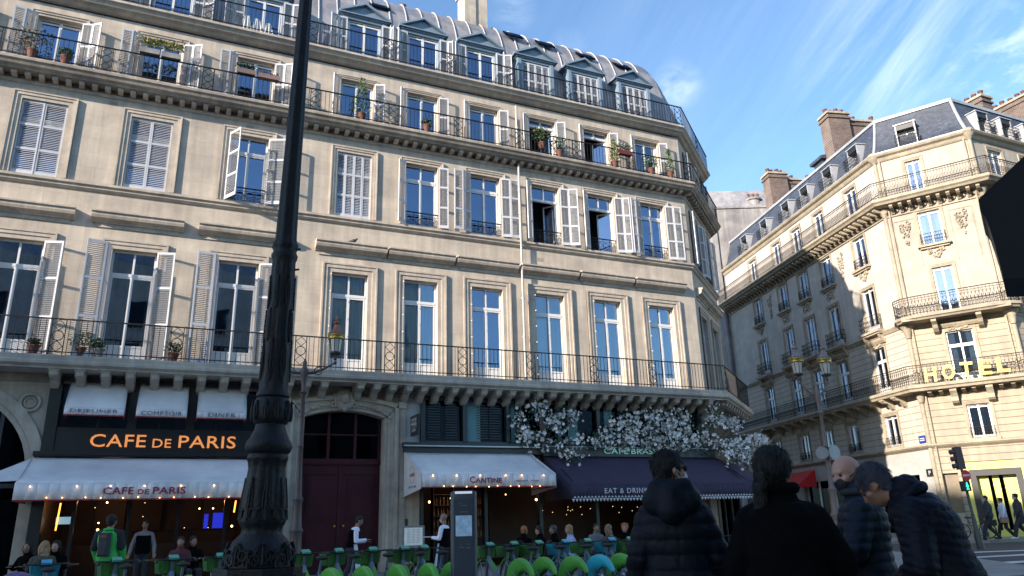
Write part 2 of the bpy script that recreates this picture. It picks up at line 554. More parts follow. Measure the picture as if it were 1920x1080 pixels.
def win_frame_mb(w_, h, tr=0.0, panel=0.0, fw=.06, open_leaf=0):
    mb = MB()
    a = w_ / 2
    mb.box(-a, -a + fw, -.04, .04, 0, h); mb.box(a - fw, a, -.04, .04, 0, h)
    mb.box(-a + fw, a - fw, -.04, .04, h - fw, h); mb.box(-a + fw, a - fw, -.04, .04, 0, fw)
    zt = h - tr if tr else h - fw
    if tr:
        mb.box(-a + fw, a - fw, -.055, .045, zt - .05, zt + .05)
        mb.box(-.03, .03, -.04, .035, zt + .05, h - fw)
    if not open_leaf:
        mb.box(-.045, .045, -.05, .04, fw, zt - (.05 if tr else 0))
        for sgn in (-1, 1):
            x0, x1 = sorted((sgn * .045, sgn * (a - fw)))
            mb.box(*sorted((sgn * (a - fw), sgn * (a - fw - .035))), -.046, .034, fw, zt - .05)
            mb.box(x0, x1, -.043, .031, fw, fw + .07)
            mb.box(x0, x1, -.043, .031, zt - .11, zt - .05)
            if panel:
                mb.box(x0, x1, -.03, .028, fw, fw + panel)
                mb.box(x0 + .07, x1 - .07, -.042, -.02, fw + .1, fw + panel - .08)
                mb.box(x0, x1, -.047, .033, fw + panel - .03, fw + panel + .03)
    return mb

def louver_mb(w_, h, pitch=.058, mids=2, t=.035):
    """leaf hinged at x=0 reaching to x=w_"""
    mb = MB()
    s = .045 if w_ > .3 else .035
    mb.box(0, s, 0, t, 0, h); mb.box(w_ - s, w_, 0, t, 0, h)
    rails = [(0, .11), (h - .07, h)]
    for i in range(mids):
        z = h * (i + 1) / (mids + 1)
        rails.append((z - .035, z + .035))
    for a, b in rails:
        mb.box(s, w_ - s, .002, t - .002, a, b)
    rails.sort()
    for i in range(len(rails) - 1):
        z0, z1 = rails[i][1], rails[i + 1][0]
        n = max(1, int((z1 - z0) / pitch))
        p = (z1 - z0) / n
        for k in range(n):
            z = z0 + p * (k + .5)
            mb.add([(s, .004, z - p * .28), (w_ - s, .004, z - p * .28), (w_ - s, .007, z - p * .34), (s, .007, z - p * .34),
                    (s, t - .010, z + p * .12), (w_ - s, t - .010, z + p * .12), (w_ - s, t - .006, z + p * .06), (s, t - .006, z + p * .06)],
                   [(0, 1, 5, 4), (2, 3, 7, 6), (0, 4, 7, 3), (1, 2, 6, 5), (4, 5, 6, 7), (0, 3, 2, 1)])
    return mb

def louver(w_, h, mids=2):
    return cached(('lv', round(w_, 3), round(h, 3), mids), lambda: louver_mb(w_, h, mids=mids).mesh('shutter', SHUT))

def leaf_M(x, y, ang, side):
    """hinge at (x,y); ang 0 closed across the window, 90 straight out, 180 flat on the wall; side -1 left jamb, +1 right jamb"""
    if side < 0:
        return Matrix.Translation((x, y, 0)) @ Matrix.Rotation(R(-ang), 4, 'Z')
    return Matrix.Translation((x, y, 0)) @ Matrix.Rotation(R(180 + ang), 4, 'Z') @ Matrix.Diagonal((1, -1, 1, 1))

def shutters(win, w_, h, lw, left, right, y=-.03, zoff=0.0, mids=2):
    """left/right: list of leaf angles (bi-fold chain from the jamb)"""
    for side, chain in ((-1, left), (1, right)):
        x, yy = side * w_ / 2, y
        for a in chain:
            if a > 20:
                a += random.uniform(-4, 4)
            M = leaf_M(x, yy, a, side)
            link('shutter', louver(lw, h, mids), win, Matrix.Translation((0, 0, zoff)) @ M)
            e = M @ Vector((lw, 0, 0))
            x, yy = e.x, e.y
            yy -= .004

def curtain_mb(w_, h, gap=.25, seed=0):
    rnd = random.Random(seed)
    mb = MB()
    for sgn in (-1, 1):
        x0, x1 = sgn * w_ / 2, sgn * gap * w_ / 2
        n = 14
        for k in range(n):
            a, b = x0 + (x1 - x0) * k / n, x0 + (x1 - x0) * (k + 1) / n
            ya, yb = .02 * sin(k * 2.1 + seed), .02 * sin((k + 1) * 2.1 + seed)
            mb.quad((a, ya, 0), (b, yb, 0), (b * 1.0, yb, h), (a, ya, h))
    return mb

def window(parent, M, w_, h, tr=0, panel=0, curtain=None, gap=.2, inset=.2, surround=None, glass=None, open_leaf=0, seed=0, fmat=None, name='window', smat=None):
    """window part: white joinery in the wall opening, its pane, room, curtain and stone surround"""
    fme = cached(('wf', round(w_, 3), round(h, 3), tr, panel, open_leaf, id(fmat)),
                 lambda: win_frame_mb(w_, h, tr, panel, open_leaf=open_leaf).mesh('window', fmat or FRAMEW))
    o = link(name, fme, parent, M @ Matrix.Translation((0, inset, 0)))
    def pane():
        mb = MB()
        z0 = panel + .06 if panel else .05
        if open_leaf:
            z0 = h - tr
        mb.box(-w_ / 2 + .03, w_ / 2 - .03, .002, .012, z0, h - .05)
        return mb.mesh('pane', glass or GLASS)
    link('pane', cached(('pn', round(w_, 3), round(h, 3), tr, panel, open_leaf, id(glass)), pane), o)
    if open_leaf:
        lw, lh = w_ / 2 - .06, h - tr - .1
        def leafm():
            mb = MB()
            for a in ((0, .05, 0, lh), (lw - .05, lw, 0, lh), (.05, lw - .05, 0, .08), (.05, lw - .05, lh - .06, lh)):
                mb.box(a[0], a[1], -.02, .02, a[2], a[3])
            return mb.mesh('casement', fmat or FRAMEW)
        def leafp():
            return MB().box(.04, lw - .04, -.004, .004, .07, lh - .05).mesh('pane', glass or GLASS)
        for side, ang in ((-1, -72), (1, 50 if open_leaf == 1 else 38)):
            if side < 0:
                Ml = Matrix.Translation((-w_ / 2 + .06, 0, .05)) @ Matrix.Rotation(R(72), 4, 'Z')
            else:
                Ml = Matrix.Translation((w_ / 2 - .06, 0, .05)) @ Matrix.Rotation(R(180 - ang), 4, 'Z')
            link('casement', cached(('cs', w_, h, tr), leafm), o, Ml)
            link('pane', cached(('cp', w_, h, tr), leafp), o, Ml)
    def room():
        mb = MB()
        a, d = w_ / 2, .9
        mb.quad((-a, d, 0), (a, d, 0), (a, d, h), (-a, d, h))
        mb.quad((-a, .07, 0), (-a, d, 0), (-a, d, h), (-a, .07, h))
        mb.quad((a, .07, 0), (a, .07, h), (a, d, h), (a, d, 0))
        mb.quad((-a, .07, h), (-a, d, h), (a, d, h), (a, .07, h))
        mb.quad((-a, .07, 0), (a, .07, 0), (a, d, 0), (-a, d, 0))
        return mb.mesh('room_interior', ROOM)
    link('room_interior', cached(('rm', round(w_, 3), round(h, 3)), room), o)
    if curtain:
        link('curtain', cached(('ct', round(w_, 3), round(h, 3), gap, curtain.name, seed % 3), lambda: curtain_mb(w_ - .08, h - .08, gap, seed % 3).mesh('curtain', curtain)), o, (0, .10, .04))
    if surround:
        bw, pr, top = surround
        def sur():
            mb = MB()
            a = w_ / 2
            for (i0, i1, p) in ((0.0, .45, pr * .45), (.45, 1.0, pr), (.82, 1.0, pr * 1.45)):
                b0, b1 = bw * i0, bw * i1
                mb.box(-a - b1, -a - b0, -p, .0, 0, h + b1)
                mb.box(a + b0, a + b1, -p, .0, 0, h + b1)
                mb.box(-a - b0, a + b0, -p, .0, h + b0, h + b1)
            return mb.mesh('window_surround', smat or STONE_T)
        link('window_surround', cached(('sr', w_, h, surround), sur), o, (0, -inset - .001, 0))
    return o

TMP = bpy.data.scenes.new('scratch')
def bake(ob):
    TMP.collection.objects.link(ob)
    vl = TMP.view_layers[0]
    vl.update()
    me = bpy.data.meshes.new_from_object(ob.evaluated_get(vl.depsgraph))
    bpy.data.objects.remove(ob)
    return me

def text_mesh(body, m, w_, h, ext=.01, spacing=1.0, bold=0.0):
    cu = bpy.data.curves.new('t', 'FONT')
    cu.body = body
    cu.extrude = 1.0
    cu.offset = bold
    cu.space_character = spacing
    cu.resolution_u = 3
    ob = bpy.data.objects.new('t', cu)
    me = bake(ob)
    xs = [v.co.x for v in me.vertices]; ys = [v.co.y for v in me.vertices]
    x0, x1, y0, y1 = min(xs), max(xs), min(ys), max(ys)
    for v in me.vertices:
        v.co = Vector(((v.co.x - x0) / (x1 - x0) * w_ - w_ / 2, -v.co.z * ext, (v.co.y - y0) / (y1 - y0) * h))
    me.materials.clear()
    me.materials.append(m)
    return me

def text(name, body, m, w_, h, parent, M, ext=.01, spacing=1.0, bold=0.0):
    return link(name, text_mesh(body, m, w_, h, ext, spacing, bold), parent, M)

T = Matrix.Translation
def RZ(a): return Matrix.Rotation(R(a), 4, 'Z')
def RX(a): return Matrix.Rotation(R(a), 4, 'X')
def RY(a): return Matrix.Rotation(R(a), 4, 'Y')
# ------------------------------------------------------------------ ground and roads
def sheet(name, poly, z, m, kind='structure'):
    mb = MB()
    mb.add([(x, y, z) for x, y in poly], [tuple(range(len(poly)))])
    o = mb.build(name, m)
    o['kind'] = kind
    return o
A0 = Vector((0, 27, 0))
AD, AN = Vector((cos(R(24.3)), sin(R(24.3)), 0)), Vector((sin(R(24.3)), -cos(R(24.3)), 0))
def awp(u, off, z=0.0):
    return A0 + AD * u + AN * off + Vector((0, 0, z))
sheet('ground', [(-900, -900), (900, -900), (900, 900), (-900, 900)], -0.02, ASPH)
def slab(name, pts, z0, z1, m):
    mb = MB()
    n = len(pts)
    mb.add([(p[0], p[1], z0) for p in pts] + [(p[0], p[1], z1) for p in pts],
           [tuple(range(n - 1, -1, -1)), tuple(range(n, 2 * n))] + [(i, (i + 1) % n, (i + 1) % n + n, i + n) for i in range(n)])
    o = mb.build(name, m)
    o['kind'] = 'structure'
    return o
slab('pavement', [awp(-40, 13.6), awp(7, 13.6), awp(10.5, 9), awp(16, -2), awp(16, -6), awp(-40, -6)], -.02, .03, PAVE)
slab('pavement', [(-9, -8), (4.5, -8), (5.5, 6.5), (-6, 7.2), (-9, 4)], -.02, .02, PAVE)
slab('pavement', [(15.5, 62), (17.2, 36.5), (20.4, 34.4), (40, 42.5), (60, 53), (60, 75)], -.02, .12, PAVE)
slab('kerb', [(17.0, 36.35), (20.4, 34.15), (40.1, 42.3), (60.1, 52.8), (60, 53.1), (40, 42.6), (20.45, 34.5), (17.3, 36.6)], -.02, .115, KERB)
mb = MB()
for (x0, y0, x1, y1) in ((10.2, 26.3, 19.0, 27.6), (10.6, 23.2, 17.8, 25.4), (9.6, 20.2, 16.8, 22.7), (9.7, 17.9, 15.6, 20.4)):
    d = Vector((x1 - x0, y1 - y0, 0)).normalized()
    n_ = Vector((-d.y, d.x, 0)) * .27
    a, b = Vector((x0, y0, -.014)), Vector((x1, y1, -.014))
    mb.quad(a - n_, b - n_, b + n_, a + n_)
o = mb.build('crosswalk_marking', PAINT)
o['kind'] = 'structure'

# ------------------------------------------------------------------ main apartment building
BL = T(A0) @ RZ(24.3)
bld = empty('apartment_building', BL, 'long limestone apartment building with louvered white shutters, iron balconies and cafes at street level', 'building')
CX = 8.6
bx, by = CX + 5.4 * cos(R(40.1)), 5.4 * sin(R(40.1))
PATH = [(-26, 0), (CX, 0), (bx, by), (bx + 24 * cos(R(75.3)), by + 24 * sin(R(75.3)))]
FB = T((CX, 0, 0)) @ RZ(40.1)
UR = [-6.19, -3.62, -1.03, 1.60, 4.20, 6.80]
UL = [-22.1, -19.05, -16.0, -12.93, -9.86]
BW = [1.5, 3.9]
Z_N, Z_T3, Z_T4, Z_M = 6.30, 11.98, 15.78, 18.50
H_N, H_T3, H_T4 = 3.56, 2.54, 1.82
opsA = []
for u in UR + UL:
    opsA += [(u - .63, u + .63, Z_N, Z_N + H_N), (u - .63, u + .63, Z_T3, Z_T3 + H_T3), (u - .63, u + .63, Z_T4, Z_T4 + H_T4)]
mb = wall(MB(), -26, CX, 5.6, 18.1, opsA, .32)
mb.build('facade_wall', STONE, bld)
opsB = []
for u in BW:
    opsB += [(u - .6, u + .6, Z_N, Z_N + H_N), (u - .6, u + .6, Z_T3, Z_T3 + H_T3), (u - .6, u + .6, Z_T4, Z_T4 + H_T4)]
mb = wall(MB(), 0, 5.4, 5.6, 18.1, opsB, .32)
mb.build('facade_wall', STONE, bld, FB)
mb = MB()
p2, p3 = PATH[2], PATH[3]
mb.quad((p2[0], p2[1], 0), (p3[0], p3[1], 0), (p3[0], p3[1], 18.55), (p2[0], p2[1], 18.55))
mb.quad((p3[0], p3[1], 0), (-26, p3[1], 0), (-26, p3[1], 21), (p3[0], p3[1], 21))
mb.quad((-26, 0, 0), (-26, p3[1], 0), (-26, p3[1], 21), (-26, 0, 21))
mb.build('rear_wall', STONE, bld)

# balcony slabs, cornices and string courses that run round the corner
def course(name, prof, m):
    mb = MB()
    sweep(mb, PATH, prof)
    return mb.build(name, m, bld)
course('balcony_slab', [(0, 6.22), (.93, 6.24), (.99, 6.20), (.99, 6.08), (1.03, 6.05), (1.03, 5.97), (.93, 5.90), (.93, 5.86), (0, 5.86)], STONE_T)
course('string_course', [(0, 11.98), (.05, 11.96), (.16, 11.92), (.16, 11.84), (.10, 11.80), (.10, 11.74), (.05, 11.68), (0, 11.66)], STONE_T)
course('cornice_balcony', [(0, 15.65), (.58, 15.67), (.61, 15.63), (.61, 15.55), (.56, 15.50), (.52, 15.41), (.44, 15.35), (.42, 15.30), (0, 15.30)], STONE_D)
course('cornice_moulding', [(0, 15.14), (.08, 15.14), (.05, 15.05), (0, 15.02)], STONE_T)
course('attic_balcony', [(-.45, 18.60), (.36, 18.60), (.40, 18.57), (.40, 18.49), (.33, 18.43), (.28, 18.34), (.17, 18.28), (.10, 18.20), (0, 18.16)], STONE_T)

# consoles and modillions
def console_mb():
    mb = MB()
    pr = [(0, 0), (-.84, 0), (-.86, -.06), (-.82, -.16), (-.70, -.22), (-.52, -.21), (-.40, -.26), (-.30, -.36), (-.20, -.43), (-.08, -.46), (0, -.46)]
    mb.prismx(pr, -.10, .10)
    mb.prismx([(y * .93, z * .8 - .02) for y, z in pr], -.125, .125)
    mb.box(-.14, .14, -.88, 0, -.045, -.001)
    return mb
cons = console_mb().mesh('balcony_console', STONE_T)
s = .35
total = 26 + CX + 5.4
cnt = 0
while s < total - .1:
    p, d, n_ = along(PATH, s)
    if s < 11.5 or abs(s - (26 - 6.23)) < .3:       # far left, out of the picture; and above the carved mask
        s += .62
        continue
    link('balcony_console', cons, bld, T((p.x, p.y, 5.86)) @ RZ(math.degrees(math.atan2(d.y, d.x))))
    s += .54 if s > 17.5 else .64
mb = MB()
s = .2
while s < total - .1:
    p, d, n_ = along(PATH, s)
    M = T((p.x, p.y, 0)) @ RZ(math.degrees(math.atan2(d.y, d.x)))
    mb.prismx([(0, 15.30), (-.34, 15.30), (-.34, 15.20), (-.30, 15.165), (0, 15.15)], -.075, .075, M)
    s += .37
mb.build('cornice_modillions', STONE_T, bld)
# ground band under the slab
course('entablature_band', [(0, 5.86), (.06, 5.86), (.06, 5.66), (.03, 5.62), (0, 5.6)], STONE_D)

# railings
def railing(name, path, z0, h, parent, pitch=.145, orn_at=(), om=.2, m=None, m_frame=None, orn_h=None, fancy=None, s0=0.0, s1=None):
    mb = MB()
    P = [Vector((p[0], p[1], 0)) for p in path]
    L = sum((P[i + 1] - P[i]).length for i in range(len(P) - 1))
    s1 = s1 or L
    for (o, za, zb) in ((.022, z0 + h - .035, z0 + h), (.014, z0 + .07, z0 + .095)):
        sweep(mb, path, [(-o, za), (o, za), (o, zb), (-o, zb)])
    if fancy:
        sweep(mb, path, [(-.01, z0 + h - .15), (.01, z0 + h - .15), (.01, z0 + h - .13), (-.01, z0 + h - .13)])
    n = int((s1 - s0) / pitch)
    k = 0
    for i in range(n + 1):
        s = s0 + i * pitch
        p, d, n_ = along(path, min(s, L - .001))
        if any(abs(s - o) < om - .01 for o in orn_at):
            continue
        r = .0075
        mb.box(-r, r, -r, r, z0, z0 + h - .035, T((p.x, p.y, 0)) @ RZ(math.degrees(math.atan2(d.y, d.x))))
        if fancy:
            M = T((p.x, p.y, 0)) @ RZ(math.degrees(math.atan2(d.y, d.x)))
            c = pitch / 2
            if fancy == 'scroll':
                mm = MB()
                mm.ring((c, 0, z0 + .26), c * .72, .011, n=9, k=3)
                mm.ring((c, 0, z0 + .26 + c * 1.7), c * .6, .011, n=8, k=3)
                mm.ring((c * .9, 0, z0 + .68), c * .85, .010, n=8, k=3, a0=-.8, a1=3.6)
                mm.box(c - .02, c + .02, -.012, .012, z0 + .42, z0 + .55)
                mb.add(mm.v, mm.f, M)
            else:
                mm = MB()
                mm.ring((c, 0, z0 + .30), c * .8, .009, n=8, k=3)
                mm.box(c - .012, c + .012, -.008, .008, z0 + .34, z0 + .6)
                mm.ring((c, 0, z0 + .19), c * .55, .009, n=6, k=3)
                mb.add(mm.v, mm.f, M)
    for o in orn_at:
        p, d, n_ = along(path, o)
        M = T((p.x, p.y, 0)) @ RZ(math.degrees(math.atan2(d.y, d.x)))
        mm = MB()
        for sx_ in (-om, om):
            mm.box(sx_ - .012, sx_ + .012, -.012, .012, z0, z0 + h)
        hh = (h - .13) / 3
        for q, kind in enumerate('dcd'):
            c = z0 + .09 + hh * (q + .5)
            if kind == 'c':
                mm.ring((0, 0, c), hh * .46, .013, n=18, k=4)
                mm.box(-om, -hh * .46, -.01, .01, c - .01, c + .01); mm.box(hh * .46, om, -.01, .01, c - .01, c + .01)
            else:
                r_ = hh * .5
                for (xa, za, xb, zb) in ((-r_, 0, 0, r_), (0, r_, r_, 0), (r_, 0, 0, -r_), (0, -r_, -r_, 0)):
                    mm.tube([(xa, 0, c + za), (xb, 0, c + zb)], .012, 4)
                mm.box(-om, -r_, -.01, .01, c - .01, c + .01); mm.box(r_, om, -.01, .01, c - .01, c + .01)
        mb.add(mm.v, mm.f, M)
    return mb.build(name, m or IRON, parent)
PATH2 = PATH[:3]
mids = [26 + (a + b) / 2 for a, b in zip(UR[:-1], UR[1:])] + [26 + (a + b) / 2 for a, b in zip(UL[:-1], UL[1:])] + [26 + UR[0] - 1.6]
railing('balcony_railing', offset_path(PATH2, .93), 6.24, 1.05, bld, orn_at=[m_ - .05 for m_ in mids] + [26 + CX + .55], om=.17)
railing('balcony_railing', offset_path(PATH2, .53), 15.67, .92, bld, orn_at=[m_ for m_ in mids] + [26 + CX - .1, 26 + CX + 3.2], om=.17)
railing('balcony_railing', offset_path(PATH2, .33), 18.60, .98, bld, orn_at=[m_ - .2 for m_ in mids] + [26 + CX - .1, 26 + CX + 3.2], om=.17)

# windows of the three wall storeys
def guard(parent, w_, z, M):
    def g():
        mb = MB()
        mb.box(-w_ / 2, w_ / 2, -.03, .0, .50, .54)
        mb.box(-w_ / 2, w_ / 2, -.02, -.005, .40, .415)
        mb.box(-w_ / 2, w_ / 2, -.02, -.005, .05, .07)
        for k in range(4):
            c = -w_ / 2 + w_ * (k + .5) / 4
            mb.ring((c, -.012, .235), .13, .011, n=16, k=4)
            mb.ring((c, -.012, .235), .07, .009, n=12, k=4)
            if k:
                mb.box(c - w_ / 8 - .008, c - w_ / 8 + .008, -.02, -.004, .05, .5)
        return mb.mesh('window_guard', IRON)
    return link('window_guard', cached(('gd', w_), g), parent, T((0, -.22 + .02, z)) if M is None else M)

def hood(parent, w_, z):
    def hm():
        mb = MB()
        mb.prismx([(0, 0), (-.07, 0), (-.10, .05), (-.24, .12), (-.27, .20), (-.27, .26), (-.32, .30), (-.32, .35), (0, .39)], -w_ / 2, w_ / 2)
        mb.box(-w_ / 2 + .12, w_ / 2 - .12, -.035, 0, -.12, .0)
        return mb.mesh('stone_hood', STONE_T)
    return link('stone_hood', cached(('hood', w_), hm), parent, T((0, -.203, z)))

SUR_N, SUR_T3, SUR_T4 = (.33, .055, 0), (.22, .05, 0), (.15, .04, 0)
for i, u in enumerate(UR):                                              # noble storey, right
    cur = {2: None}.get(i, CURT)
    o = window(bld, T((u, 0, Z_N)), 1.26, H_N, .78, .46, cur, .02, surround=SUR_N, seed=i, glass=GLASSC if cur else None)
    for k in range(6):
        link('facade_lamp', cached('fl', lambda: MB().ball((0, 0, 0), .028, 8, 6).mesh('facade_lamp', WHITEL, True)), o, T((-.66, -.29, .35 + k * .62)))
    hood(o, 2.5, H_N + .71)
for i, u in enumerate(UL):                                              # noble storey, left, with open shutters
    o = window(bld, T((u, 0, Z_N)), 1.26, H_N, .78, .46, CURTW if i >= 2 else None, .78, surround=(.30, .05, 0), seed=i)
    hood(o, 2.62, H_N + .78)
    shutters(o, 1.30, H_N, .54, [97, 172] if i != 4 else [99, 170], [167], y=-.26)
guardz = .02
cfg3 = {0: 'closed4', 1: ([150], [170]), 2: ([152, 176], [172, 176]), 3: ([148], [170, 158]), 4: ([150], [172, 158]), 5: ([150, 176], [168, 172])}
for i, u in enumerate(UR):
    ol = {3: 1, 4: 2}.get(i, 0)
    o = window(bld, T((u, 0, Z_T3)), 1.26, H_T3, .62, 0, CURTW if i == 5 else None, .7, surround=SUR_T3, open_leaf=ol, seed=i)
    if cfg3[i] == 'closed4':
        shutters(o, 1.26, H_T3 - .04, .315, [0, 0], [0, 0], y=-.16, zoff=.02)
    else:
        shutters(o, 1.30, H_T3 - .04, .38, cfg3[i][0], cfg3[i][1], y=-.26, zoff=.02)
        guard(o, 1.26, guardz, None)
for i, u in enumerate(UL):
    o = window(bld, T((u, 0, Z_T3)), 1.26, H_T3, .62, 0, None, .7, surround=(.26, .05, 0), seed=i)
    if i < 4:
        shutters(o, 1.24, H_T3 - .04, .615, [2 if i == 2 else 0], [1], y=-.16, zoff=.02)
    else:
        shutters(o, 1.30, H_T3 - .04, .64, [62], [158], y=-.26, zoff=.02)
        guard(o, 1.26, guardz, None)
cfg4 = [([146], [165]), ([148], [168]), ([144], [166]), ([150], [160]), ([147], [158]), ([145], [163])]
for i, u in enumerate(UR):
    ol = {4: 2, 3: 1}.get(i, 0)
    o = window(bld, T((u, 0, Z_T4)), 1.26, H_T4, .0 if not ol else .3, .25 if not ol else 0, None, .7, surround=SUR_T4, open_leaf=ol, seed=i)
    shutters(o, 1.30, H_T4 - .03, .39, *cfg4[i], y=-.26, zoff=.02, mids=1)
for i, u in enumerate(UL):
    o = window(bld, T((u, 0, Z_T4)), 1.26, H_T4, 0, .25, CURTW if i == 2 else None, .5, surround=(.2, .05, 0), seed=i)
    shutters(o, 1.30, H_T4 - .03, .33, [138, 176], [165, 148], y=-.26, zoff=.02, mids=1)
for i, v in enumerate(BW):
    o = window(bld, FB @ T((v, 0, Z_N)), 1.2, H_N, .78, .46, CURT, .02, surround=(.28, .055, 0))
    hood(o, 2.3, H_N + .71)
    o = window(bld, FB @ T((v, 0, Z_T3)), 1.2, H_T3, .62, 0, None, surround=(.2, .05, 0))
    shutters(o, 1.24, H_T3 - .04, .34, [150, 176], [150, 176], y=-.26, zoff=.02)
    guard(o, 1.2, guardz, None)
    o = window(bld, FB @ T((v, 0, Z_T4)), 1.2, H_T4, 0, .25, None, surround=(.15, .04, 0))
    shutters(o, 1.24, H_T4 - .03, .34, [150], [150], y=-.26, zoff=.02, mids=1)

# mansard with standing seams
ma, mh = 2.1, 4.95
def mprof(t):
    a = t * pi / 2
    return (-.35 - ma * (1 - cos(a)), 18.3 + mh * sin(a) ** .92)
pr = [mprof(i / 12) for i in range(13)] + [(-6.5, 23.7)]
mb = MB()
sweep(mb, PATH, pr, False)
mb.build('mansard_roof', ZINC, bld, smooth=35)
mb = MB()
s = .3
while s < total:
    p, d, n_ = along(PATH, s)
    if abs(s - (26 + CX)) > .5:
        pts = [Vector((p.x, p.y, 0)) + n_ * (o_ + .025) + Vector((0, 0, z_ + .02)) for o_, z_ in pr]
        mb.tube(pts, .030, 5)
    s += .72
for zz in (19.9,):
    pass
sweep(mb, PATH, [(-.35 - ma - .05, 23.1), (-.35 - ma + .12, 23.16), (-.35 - ma + .12, 23.28), (-.35 - ma - .05, 23.3)])
mb.build('roof_seams', mat('pale_zinc_seam', (.45, .44, .45), .5, metal=.1, grime=.2), bld, smooth=True)
for (u, zz) in ((-5.2, 21.55), (2.5, 21.75), (4.6, 21.65), (6.6, 21.6), (.9, 21.8), (-9, 21.6)):
    mb = MB()
    M = T((u, 1.05, zz + .55)) @ RX(-42)
    mb.box(-.42, .42, -.04, .03, -.30, .30, M)
    o = mb.build('skylight', GLASSD, bld)

def dormer(u, kind, F=None):
    F = F or Matrix()
    d = link('dormer', cached('dorm', lambda: (lambda mb: (
        mb.box(-.86, -.66, .02, 2.2, 0, 1.98), mb.box(.66, .86, .02, 2.2, 0, 1.98), mb.box(-.66, .66, .02, 2.2, 1.86, 1.98),
        mb.box(-.92, .92, -.03, 2.2, 1.98, 2.08), mb.box(-.84, -.70, -.02, .02, .05, 1.9), mb.box(.70, .84, -.02, .02, .05, 1.9), mb)[-1])(MB()).mesh('dormer', DORMER)), bld, F @ T((u, 0, Z_M)))
    def ped():
        mb = MB()
        mb.prism([(-.98, 2.08), (.98, 2.08), (0, 2.58)], .04, 2.4)
        mb.prism([(-1.04, 2.06), (-1.04, 2.14), (0, 2.70), (0, 2.60)], -.10, 2.4)
        mb.prism([(1.04, 2.06), (1.04, 2.14), (0, 2.70), (0, 2.60)], -.10, 2.4)
        mb.box(-1.04, 1.04, -.10, .2, 2.04, 2.085)
        return mb.mesh('dormer_pediment', DORMER)
    link('dormer_pediment', cached('ped', ped), d)
    wf = cached('dwf', lambda: win_frame_mb(1.3, 1.84, 0, .0).mesh('dormer_window', FRAMEW))
    link('dormer_window', wf, d, T((0, .16, .02)))
    def dp():
        mb = MB().box(-.6, .6, .16, .17, .05, 1.84)
        return mb.mesh('pane', GLASS)
    link('pane', cached('dpn', dp), d)
    link('room_interior', cached('drm', lambda: MB().quad((-.65, .6, 0), (.65, .6, 0), (.65, .6, 1.86), (-.65, .6, 1.86)).mesh('room_interior', ROOM)), d)
    if kind == 'closed':
        shutters(d, 1.32, 1.80, .33, [0, 0], [0, 0], y=.06, zoff=.03, mids=1)
    else:
        shutters(d, 1.36, 1.80, .34, [178, 160] if kind == 'open' else [178], [178, 160], y=-.03, zoff=.03, mids=1)
for i, u in enumerate([-6.0, -3.6, -1.1, 1.45, 3.88, 6.45]):
    dormer(u, 'open' if i < 3 else 'closed')
for u in (-9.75, -12.8, -15.8, -19):
    dormer(u, 'open')

# chimneys
def chimney_stack(x, y, w_, d_, z0, z1, m, pots=3, potc=None, parent=None, M=None):
    mb = MB()
    mb.box(x - w_ / 2, x + w_ / 2, y - d_ / 2, y + d_ / 2, z0, z1)
    mb.box(x - w_ / 2 - .08, x + w_ / 2 + .08, y - d_ / 2 - .08, y + d_ / 2 + .08, z1 - .32, z1 - .2)
    o = mb.build('chimney', m, parent, M)
    mb = MB()
    mb.box(x - w_ / 2 - .1, x + w_ / 2 + .1, y - d_ / 2 - .1, y + d_ / 2 + .1, z1, z1 + .14)
    mb.build('chimney_cap', HTRIM if m is BRICK else STONE_T, o)
    for k in range(pots):
        px_ = x - w_ / 2 + w_ * (k + .5) / pots
        mb = MB()
        mb.lathe([(.13, z1 + .1), (.12, z1 + .5), (.15, z1 + .52), (.15, z1 + .62), (.10, z1 + .62)], 10, T((px_, y + random.uniform(-.1, .1), random.uniform(-.08, .05))))
        mb.build('chimney_pot', potc or TERRA, o, smooth=True)
    return o
chimney_stack(-.95, 2.0, .55, .9, 21, 24.9, STONE_T, 2, parent=bld)
chimney_stack(-.38, 2.1, .55, 1.0, 21, 26.2, STONE_T, 2, parent=bld)
chimney_stack(-3.85, 2.3, .42, .4, 21.5, 22.85, GREYWALL, 1, parent=bld)

# drain pipes
mb = MB()
mb.tube([(.36, -.15, 17.9), (.36, -.15, 15.7)], .045, 8)
mb.tube([(.36, -.2, 15.2), (.36, -.2, 6.25)], .045, 8)
for z in (16.8, 14, 13, 9.5, 8, 7):
    mb.tube([(.36, -.18, z), (.36, -.18, z + .06)], .07, 8)
mb.build('drain_pipe', mat('weathered_grey_pipe', (.40, .39, .37), .6), bld, smooth=True)

# small wall vents
for u in (-14.15, -9.9, -.35, 2.0, 1.25):
    z = 14.95 if u != 1.25 else 11.2
    z = 14.8 if u in (-14.15, -9.9, -.35, 2.0) else z
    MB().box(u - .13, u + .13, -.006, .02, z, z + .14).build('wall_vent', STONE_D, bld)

# ---------------- street level of the building
ops = [(-14.45, -8.9, .0, 5.7), (-7.47, -4.85, 0, 4.88), (-3.6, 8.25, 0, 5.66)]
mb = MB()
wall(mb, -14.6, CX, 0, 5.6, [(-14.45, -8.95, 0, 5.6), (-7.47, -4.85, 0, 5.15), (-3.6, 8.3, 0, 5.6)], .5)
mb.build('ground_floor_wall', STONE, bld)
